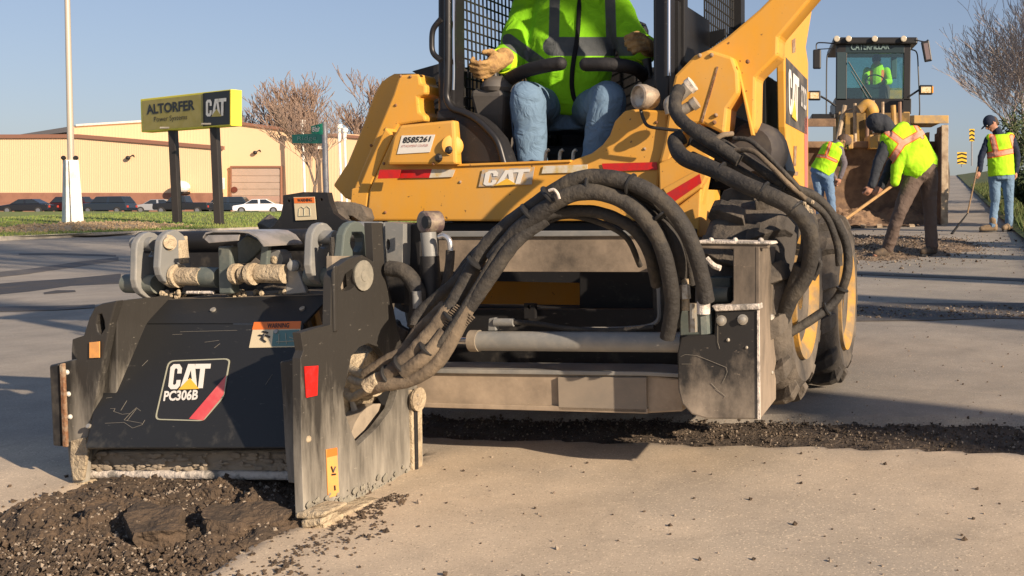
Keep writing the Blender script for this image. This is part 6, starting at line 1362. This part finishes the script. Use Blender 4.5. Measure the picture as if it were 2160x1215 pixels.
# ---- operator of the skid steer
g = lambda x, y, v: F(v)(x, y)
JD = dict(pel=g(1200, 238, 4.66), neck=g(1205, -18, 4.72), head=g(1207, -95, 4.66), shL=g(1118, 22, 4.70), shR=g(1296, 22, 4.70), elL=g(1082, 128, 4.50), wrL=g(1054, 128, 4.28), elR=g(1345, 110, 4.58), wrR=g(1366, 100, 4.40),
          hpL=g(1158, 236, 4.60), hpR=g(1242, 236, 4.60), knL=g(1113, 205, 4.18), knR=g(1284, 208, 4.20), anL=g(1125, 365, 4.22), anR=g(1254, 365, 4.22), toL=g(1118, 385, 4.10), toR=g(1258, 385, 4.10))
JD['hdL'] = (g(1016, 158, 4.14) - g(1056, 130, 4.26)); JD['thL'] = Vector((.3, -.5, 1)); JD['hdR'] = Vector((-.1, -.8, .1)); JD['thR'] = Vector((-.4, 0, 1))
dk = [((1072, 84), (1146, 138), 13), ((1165, 98), (1330, 98), 20), ((1168, 98), (1172, -90), 11), ((1290, 98), (1284, -90), 11)]
at = Vector((JD['pel'].x, JD['pel'].y, JD['anL'].z - .08))
def operator():
    t = thing('person', 'seated skid steer operator in lime jacket, blue jeans and tan gloves', 'person', at)
    mb = MB(); torso(mb, JD, 1.0); limb_set(mb, JD, .95); h = JD['head']; cap(mb, JD['neck'], h, .058, .058); mb.ball(h, 1, 18, (.078, .098, .118)); cap(mb, h + Vector((0, -.03, -.06)), h + Vector((0, -.05, -.09)), .05, .035)
    cap(mb, h + Vector((0, -.095, .01)), h + Vector((0, -.115, -.02)), .01, .015, 8)
    for s_ in (-1, 1): mb.ball(h + Vector((.08 * s_, 0, -.01)), .022, 8, (.6, 1, 1))
    for s_ in 'LR': hand(mb, JD['wr' + s_], JD['hd' + s_], JD['th' + s_], .95); cap(mb, JD['an' + s_] - Vector((0, 0, .04)), JD['to' + s_], .04, .03)
    blob('body', mb, .009, m_skin, t, 2)
    for s_ in (-1, 1):
        e = MB(); e.ball(h + Vector((.033 * s_, -.09, .012)), .012, 8); obj('eye', e, m_white_d, t)
    mb = MB(); mb.ball(h + Vector((0, .0, .04)), 1, 18, (.092, .11, .10)); mb.prism([h + Vector(x) for x in ((-.08, -.08, .04), (.08, -.08, .04), (.05, -.17, .02), (-.05, -.17, .02))], (0, 0, .008)); obj('cap', mb, m_nvy, t, smooth=True)
    # jeans: knees up, shins hanging
    mb = MB()
    mb.loft([(JD['pel'] - Vector((0, 0, .10)), UA * .19, VA * .15), (JD['pel'] + Vector((0, 0, .02)), UA * .19, VA * .15), (JD['pel'] + Vector((0, 0, .1)), UA * .17, VA * .13)], 20)
    for s_, x, dx in (('L', -1, .0), ('R', 1, 0)):
        hp_, kn, an = JD['hp' + s_], JD['kn' + s_], JD['an' + s_]; chain(mb, [hp_, hp_ + (kn - hp_) * .5, kn], [.100, .092, .080]); chain(mb, [kn, kn + (an - kn) * .12, kn + (an - kn) * .4, kn + (an - kn) * .7, an], [.080, .080, .076, .071, .070])
    blob('jeans', mb, .010, m_jean2, t, 5, wrinkle=.011, wsc=6)
    for s_, sx in (('L', -1), ('R', 1)):
        kn, an = JD['kn' + s_], JD['an' + s_]; mb = MB(); mb.tube([kn + (an - kn) * t_ + UA * sx * (.078 - .006 * t_) - VA * .02 for t_ in (.05, .3, .6, .95)], .0035, 6, 4); obj('seam', mb, cloth('denim_seam', (.05, .08, .13)), t, smooth=True)
    # jacket
    mb = MB(); p, n_ = g(1202, 222, 4.60), JD['neck']
    mb.loft([(p - WA * .06 - VA * .0, UA * .10, VA * .12), (p + WA * .0, UA * .155, VA * .15), (p + WA * .10, UA * .205, VA * .17), (p + WA * .22, UA * .225, VA * .175), (p + (n_ - p) * .75, UA * .24, VA * .165), (p + (n_ - p) * .92, UA * .19, VA * .13), (n_, UA * .09, VA * .09)], 26)
    for s_ in 'LR':
        chain(mb, [JD['sh' + s_], JD['el' + s_], JD['wr' + s_] + (JD['el' + s_] - JD['wr' + s_]) * .25], [.092, .085, .062])
    jk = blob('jacket', mb, .009, m_jacket, t, 4, paint=bands(dk), wrinkle=.016, wsc=6)
    for s_ in 'LR':
        a = JD['wr' + s_] + (JD['el' + s_] - JD['wr' + s_]) * .30; b = JD['wr' + s_] + (JD['el' + s_] - JD['wr' + s_]) * .12; mb = MB(); mb.cyl(a, b, .064, 18, .058); obj('cuff', mb, cloth('cuff_yellow', (.65, .85, .03)), jk, smooth=True)
    # zip following the jacket front
    dg = bpy.context.evaluated_depsgraph_get(); me = jk.data; inv = WM(t)
    from mathutils.bvhtree import BVHTree
    bv = BVHTree.FromPolygons([inv @ v.co for v in me.vertices], [list(q_.vertices) for q_ in me.polygons])
    line = []
    for x, y in ((1224, -20), (1222, 20), (1220, 60), (1217, 90), (1212, 120), (1208, 150), (1207, 180), (1211, 205), (1217, 216)):
        hit = bv.ray_cast(O, ray(x, y).normalized())
        if hit[0]: line.append(hit[0] - VA * .004)
    mb = MB(); mb.tube(line, .011, 8, 4); obj('zip', mb, m_blackc, jk, smooth=True)
    for s_ in 'LR':
        mb = MB(); d = JD['hd' + s_].normalized(); hand(mb, JD['wr' + s_] , JD['hd' + s_], JD['th' + s_], 1.18, 1.3); cap(mb, JD['wr' + s_] - d * .04, JD['wr' + s_] + d * .01, .045, .04); blob('glove', mb, .006, m_glove, t, 1)
    for s_ in 'LR':
        mb = MB(); an = JD['an' + s_]; cap(mb, an - WA * .03, JD['to' + s_] - VA * .03, .05, .042, 12); cap(mb, an + WA * .06, an - WA * .03, .055, .05); blob('boot', mb, .011, m_boot, t, 2)
    return t
operator()
# ============================================================ WHEEL LOADER
YL_ = 17.3
fB = FP(YL_); wl_b = Vector((P(1848, 480, 19.5).x, 19.5, 0)); wl_b.z = gz(wl_b.x, 19.5)
wl = thing('wheel_loader', 'yellow articulated wheel loader with lowered dirty bucket facing the camera', 'wheel loader', wl_b)
m_buck = mat('bucket_soil', (.25, .16, .095), .9, col2=(.13, .085, .058), scale=3, mixlo=.4, mixhi=.6, bump=.5, bscale=12); m_edge = mat('worn_bucket_edge', (.42, .33, .22), .6, col2=(.24, .17, .11), scale=6, bump=.3)
m_glass_t = D.materials.new('tinted_glass'); m_glass_t.use_nodes = True; _n = m_glass_t.node_tree; _n.nodes.clear()
_o = nd(_n, 'ShaderNodeOutputMaterial'); _t = nd(_n, 'ShaderNodeBsdfTransparent'); _t.inputs[0].default_value = (.62, .80, .78, 1); _g = nd(_n, 'ShaderNodeBsdfGlossy', Roughness=.03); _m = nd(_n, 'ShaderNodeMixShader'); _m.inputs[0].default_value = .10
_n.links.new(_t.outputs[0], _m.inputs[1]); _n.links.new(_g.outputs[0], _m.inputs[2]); _n.links.new(_m.outputs[0], _o.inputs[0])
x0, x1 = fB(1700, 400).x, fB(1993, 400).x; zb = gz((x0 + x1) / 2, YL_) + .0; zt = fB(1850, 262).z; zk = fB(1850, 318).z
mb = MB(); cur = [(0, zb + .02), (.5, zb + .0), (.95, zb + .12), (1.2, zb + .45), (1.22, zb + .9), (1.02, zk + .12), (.95, zk + .20)]
cc = catmull([Vector((0, a, b)) for a, b in cur], 5); inn = [Vector((0, c.y, c.z)) for c in cc]; vs = []; fs = []
for c in inn:
    for x in (x0, x1): vs.append(Vector((x, YL_ + c.y, c.z)))
for c in inn:
    for x in (x0, x1): vs.append(Vector((x, YL_ + c.y + .05, c.z - .05)))
n_ = len(inn)
for i in range(n_ - 1):
    a = 2 * i; fs.append([a, a + 1, a + 3, a + 2]); b = a + 2 * n_; fs.append([b, b + 2, b + 3, b + 1])
fs += [[0, 2 * n_, 2 * n_ + 1, 1], [2 * n_ - 2, 2 * n_ - 1, 4 * n_ - 1, 4 * n_ - 2]]
mb.add(vs, fs); bk = obj('bucket', mb, m_buck, wl, smooth=True)
for x, w_ in ((x0 - .04, .04), (x1, .05)):
    mb = MB(); pts = [(0, zb + .02), (.04, zb + .45), (.10, zt), (.85, zt), (1.05, zk + .1), (1.22, zb + .9), (1.2, zb + .45), (.95, zb + .12)]; mb.prism([Vector((x, YL_ + a, b)) for a, b in pts], (w_, 0, 0)); obj('side_plate', mb, m_buck, bk)
    mb = MB(); ww = .12 if x > x0 + 1 else .05; mb.box((x - ww + .06, YL_ - .03, zb + .05), (ww, 0, 0), (.0, .10, zt - zb - .06), (0, .05, 0)); obj('side_cutter', mb, m_edge, bk, bevel=.01)
mb = MB(); mb.wbox(x0 - .05, x1 + .06, YL_ - .12, YL_ + .10, zb - .01, zb + .02); obj('cutting_edge', mb, mat('dark_edge', (.03, .025, .02), .5), bk)
for px in range(1712, 1990, 34):
    mb = MB(); p = fB(px, 480); mb.box((p.x, YL_ - .17, zb + .0), (.09, 0, 0), (0, .1, .03), (0, 0, .03)); obj('tooth', mb, m_edge, bk)
for a, b, ya in ((1926, 1999, 243), (1700, 1762, 250)):
    mb = MB(); p, q_ = P(a, ya, YL_ + .2), P(b, ya, YL_ + .2); mb.box((p.x, YL_ + .1, p.z - .15), (q_.x - p.x, 0, 0), (0, .5, .04), (0, 0, .14)); obj('spill_guard', mb, mat('dusty_yellow', (.50, .32, .11), .8, col2=(.34, .26, .17), scale=7) if a > 1800 else m_buck, bk, bevel=.01)
mb = MB(); mb.wbox(x0, x1, YL_ + .92, YL_ + 1.1, zk + .1, zk + .22); obj('top_rail', mb, m_buck, bk, bevel=.02)
for px in (1950, 1975): 
    mb = MB(); p = P(px, 330, YL_ + .9); mb.wbox(p.x - .02, p.x + .02, YL_ + .5, YL_ + 1.0, zk - .1, zt - .1); obj('gusset', mb, m_buck, bk)
# soil in the bucket
mb = MB(); n1 = 40; vs = []
for j in range(n1 + 1):
    for i in range(n1 + 1):
        s, t_ = i / n1, j / n1; x = x0 + (x1 - x0) * s; y = YL_ + .1 + 1.05 * t_; vs.append((x, y, zb + .03 + .32 * ss(t_, .1, 1) * (.8 + .5 * fbm(x, y, 2)) + .04 * fbm(x, y, 8)))
mb.add(vs, [[j * (n1 + 1) + i, j * (n1 + 1) + i + 1, (j + 1) * (n1 + 1) + i + 1, (j + 1) * (n1 + 1) + i] for j in range(n1) for i in range(n1)]); o = obj('bucket_load', mb, m_buck, fix=False); o['kind'] = 'stuff'
YC = 20.6; fC = FP(YC)
def pc_(x, y, dy=0): return P(x, y, YC + dy)
def rod(name, pts, r, m, par, dy=0, n=8, sm=5):
    mb = MB(); mb.tube([pc_(x, y, dy) for x, y in pts], r, n, sm if len(pts) > 2 else 0); return obj(name, mb, m, par, smooth=True)
def bxp(name, x0_, y0_, x1_, y1_, dy, dep, m, par, bevel=.01):
    a, b = pc_(x0_, y0_, dy), pc_(x1_, y1_, dy); mb = MB(); mb.wbox(a.x, b.x, a.y, a.y + dep, b.z, a.z); return obj(name, mb, m, par, bevel=bevel)
cabm = bxp('cab_frame', 1762, 208, 1922, 240, 0, 1.5, m_black, wl)
bxp('roof', 1758, 78, 1936, 93, -.1, 1.9, m_black, cabm, .03); bxp('visor', 1783, 91, 1908, 112, .0, .06, mat('dark_teal', (.02, .035, .04), .3), cabm)
q = [pc_(1795, 92, -.01), pc_(1876, 90, -.01), pc_(1876, 104, -.01), pc_(1795, 106, -.01)]; obj('lettering', text_mb('CATERPILLAR', q, Vector((0, -1, 0)), .012, .02), mat('teal_letter', (.16, .24, .24), .5), cabm)
for (a, b, c, d_) in ((1764, 93, 1786, 212), (1907, 93, 1920, 212)):
    bxp('pillar', a, b, c, d_, 0, .10, m_black, cabm)
bxp('pillar', 1772, 95, 1780, 212, 1.45, .08, m_black, cabm); bxp('pillar', 1905, 95, 1912, 212, 1.45, .08, m_black, cabm)
bxp('side_pane', 1766, 110, 1784, 208, -.01, .008, mat('smoked_pane', (.04, .06, .065), .1), cabm, 0)
bxp('windscreen', 1786, 110, 1907, 208, .03, .008, m_glass_t, cabm, 0); bxp('rear_window', 1782, 112, 1905, 190, 1.46, .008, m_glass_t, cabm, 0)
bxp('dashboard', 1820, 178, 1868, 208, .35, .3, mat('dash_teal', (.04, .055, .055), .6), cabm, .03); bxp('side_console', 1786, 185, 1822, 208, .3, .5, m_black, cabm, .02); bxp('seat_back', 1880, 120, 1892, 165, 1.1, .1, mat('seat_teal', (.05, .09, .09), .7), cabm, .02)
mb = MB(); c_ = pc_(1846, 172, .45); mb2 = []
for k in range(21): a = 2 * PI * k / 20; mb2.append(c_ + Vector((math.cos(a) * .2, math.sin(a) * .10, math.sin(a) * .15)))
mb.tube(mb2, .014, 8, 0); obj('steering_wheel', mb, m_black, cabm, smooth=True)
rod('wiper', [(1838, 206), (1808, 160), (1790, 130)], .010, m_black, cabm, -.03); rod('wiper', [(1830, 206), (1796, 150)], .008, m_black, cabm, -.03)
for px in (1765, 1906, 1790, 1845): 
    mb = MB(); p = pc_(px, 82, -.15); mb.lathe([(-.06, .03), (-.03, .055), (.03, .06), (.035, .05), (.03, .02)], p, (0, -1, 0), 14); obj('roof_lamp', mb, mat('lamp_lens', (.5, .45, .35), .2), cabm, smooth=True)
rod('handrail', [(1748, 112), (1744, 130), (1743, 250)], .014, m_black, wl); rod('handrail', [(1922, 104), (1934, 112), (1937, 150), (1940, 235), (1934, 246), (1922, 247)], .014, m_black, wl)
rod('mirror_bracket', [(1760, 92), (1735, 90), (1723, 92), (1722, 106)], .013, m_black, wl, -.1); rod('mirror_bracket', [(1760, 102), (1724, 104)], .01, m_black, wl, -.1); bxp('mirror', 1715, 104, 1732, 145, -.15, .07, m_black, wl, .025)
rod('mirror_bracket', [(1930, 84), (1950, 88), (1958, 84)], .013, m_black, wl, -.1)
mb = MB(); mb.prism([pc_(x, y, -.15) for x, y in ((1943, 88), (1960, 84), (1967, 128), (1951, 131))], (0, .07, 0)); mr = obj('mirror', mb, m_black, wl, bevel=.02); mb = MB(); mb.prism([pc_(x, y, -.155) for x, y in ((1948, 92), (1957, 90), (1963, 124), (1954, 126))], (0, .003, 0)); obj('mirror_glass', mb, mat('mirror_dim', (.18, .14, .14), .2), mr)
m_lens = mat('headlamp_lens', (.75, .65, .45), .15, col2=(.6, .35, .1), scale=30)
for a, b, c, d_, arm_ in ((1706, 191, 1731, 211, [(1731, 203), (1745, 211), (1763, 224)]), (1940, 179, 1968, 199, [(1938, 190), (1926, 198), (1914, 206)])):
    h_ = bxp('headlight', a, b, c, d_, -.5, .12, m_black, wl, .02); bxp('lens', a + 3, b + 4, c - 4, d_ - 3, -.512, .01, m_lens, h_, .004); bxp('indicator', c - 5 if a > 1800 else a - 3, b + 3, c + 1 if a > 1800 else a + 2, d_ - 3, -.5, .1, mat('amber_lens', (.7, .3, .03), .2), h_, .004); rod('lamp_arm', arm_, .02, m_black, wl, -.4)
# frame, tower and linkage under the cab
bxp('front_frame', 1772, 238, 1918, 330, -1.0, 1.0, mat('loader_frame_dark', (.14, .09, .03), .7, col2=(.42, .25, .06), scale=3), wl)
for pts, r, m_ in (([(1782, 222), (1766, 300)], .045, m_edge), ([(1803, 218), (1804, 318)], .035, m_edge), ([(1830, 215), (1829, 316)], .035, mat('linkage_brown', (.20, .12, .08), .7)), ([(1842, 212), (1840, 250)], .03, m_edge), ([(1884, 222), (1888, 300)], .05, m_yel_far), ([(1898, 215), (1899, 300)], .035, mat('linkage_brown', (.2, .12, .08))), ([(1862, 215), (1862, 300)], .03, m_edge), ([(1770, 240), (1800, 228)], .02, m_edge)):
    rod('link', pts, r, m_, wl, -1.4)
mb = MB(); mb.tube([pc_(x, y, -1.6) for x, y in ((1812, 232), (1830, 222), (1840, 236), (1838, 262))], [.09, .12, .13, .08], 12, 5); obj('bell_crank', mb, m_yel_far, wl, smooth=True)
for a, b in ((1776, 1800), (1834, 1852)): bxp('lift_arm', a, 284, b, 314, -2.6, .9, m_yel_far, wl, .02)
for px in (1776, 1912):
    a, b = P(px, 235, 20.2), P(px, 330, YL_ + 1.3); mb = MB(); mb.box(a - Vector((.07, 0, 0)), (.14, 0, 0), b - a, (0, 0, -.28)); obj('lift_arm', mb, m_yel_far, wl, bevel=.02)
bxp('fender', 1712, 240, 1762, 256, -.2, 1.4, m_black, wl, .02); bxp('fender', 1924, 246, 1990, 258, .2, 1.4, m_yel_far, wl, .02); rod('knob', [(1752, 243), (1755, 241)], .06, m_black, wl, -.6)
bxp('engine_hood', 1775, 185, 1915, 300, 2.6, 2.6, m_yel_far, wl, .05)
for px in (1722, 1968):
    for dy in (0.2, 3.4):
        c_ = P(px, 400, YC + dy); c_.z = gz(c_.x, c_.y) + .68; c_.x = P(px, 400, YC).x
        mb = MB(); mb.lathe([(-.26, .38), (-.28, .55), (-.22, .68), (0, .70), (.22, .68), (.28, .55), (.26, .38)], c_, (1, 0, 0), 36); ty = obj('tyre', mb, m_tyre, wl, smooth=True)
        mb = MB(); mb.lathe([(-.24, .40), (-.10, .15), (.10, .15), (.24, .40)], c_, (1, 0, 0), 24); obj('rim', mb, m_yel_far, ty, smooth=True)
# its driver
h = pc_(1849, 128, .8); pd = pc_(1850, 196, .95); td = thing('person', 'driver in lime vest and dark cap at the wheel of the wheel loader', 'person', pd)
mb = MB(); nk = pc_(1850, 142, .9); chain(mb, [pd, nk], [.16, .12]); chain(mb, [nk, h], [.055, .06]); mb.ball(h, .1, 14, (.8, 1, 1.15))
SHL, SHR = pc_(1829, 150, .9), pc_(1870, 150, .9); WL_, WR_ = pc_(1830, 176, .5), pc_(1864, 174, .5)
for a, e_, w_ in ((SHL, pc_(1824, 172, .75), WL_), (SHR, pc_(1876, 172, .75), WR_)): chain(mb, [a, e_, w_], [.055, .045, .035]); hand(mb, w_, Vector((0, -1, .2)), Vector((0, 0, 1)), .9)
for s_ in (-1, 1): chain(mb, [pd + Vector((.1 * s_, 0, 0)), pd + Vector((.14 * s_, -.42, .04)), pd + Vector((.13 * s_, -.48, -.36))], [.08, .065, .045])
blob('body', mb, .011, m_skin, td, 2)
mb = MB(); chain(mb, [pd, pd + (nk - pd) * .5, nk - Vector((0, 0, .02))], [.19, .19, .14]); chain(mb, [SHL, pc_(1824, 172, .75), WL_], [.085, .07, .055]); chain(mb, [SHR, pc_(1876, 172, .75), WR_], [.085, .07, .055]); blob('vest', mb, .012, m_vest, td, 3, paint=bands([((1838, 150), (1838, 190), 3), ((1862, 150), (1862, 190), 3)]))
mb = MB()
for s_ in (-1, 1): chain(mb, [pd + Vector((.1 * s_, 0, 0)), pd + Vector((.14 * s_, -.42, .04)), pd + Vector((.13 * s_, -.48, -.36))], [.10, .085, .07])
blob('trousers', mb, .013, m_brn, td, 3)
mb = MB(); mb.ball(h + Vector((0, .01, .03)), .112, 14, (.85, 1.05, 1)); mb.prism([h + Vector(x) for x in ((-.08, -.08, .03), (.08, -.08, .03), (.05, -.17, .02), (-.05, -.17, .02))], (0, 0, .01)); obj('cap', mb, m_hood2, td, smooth=True)
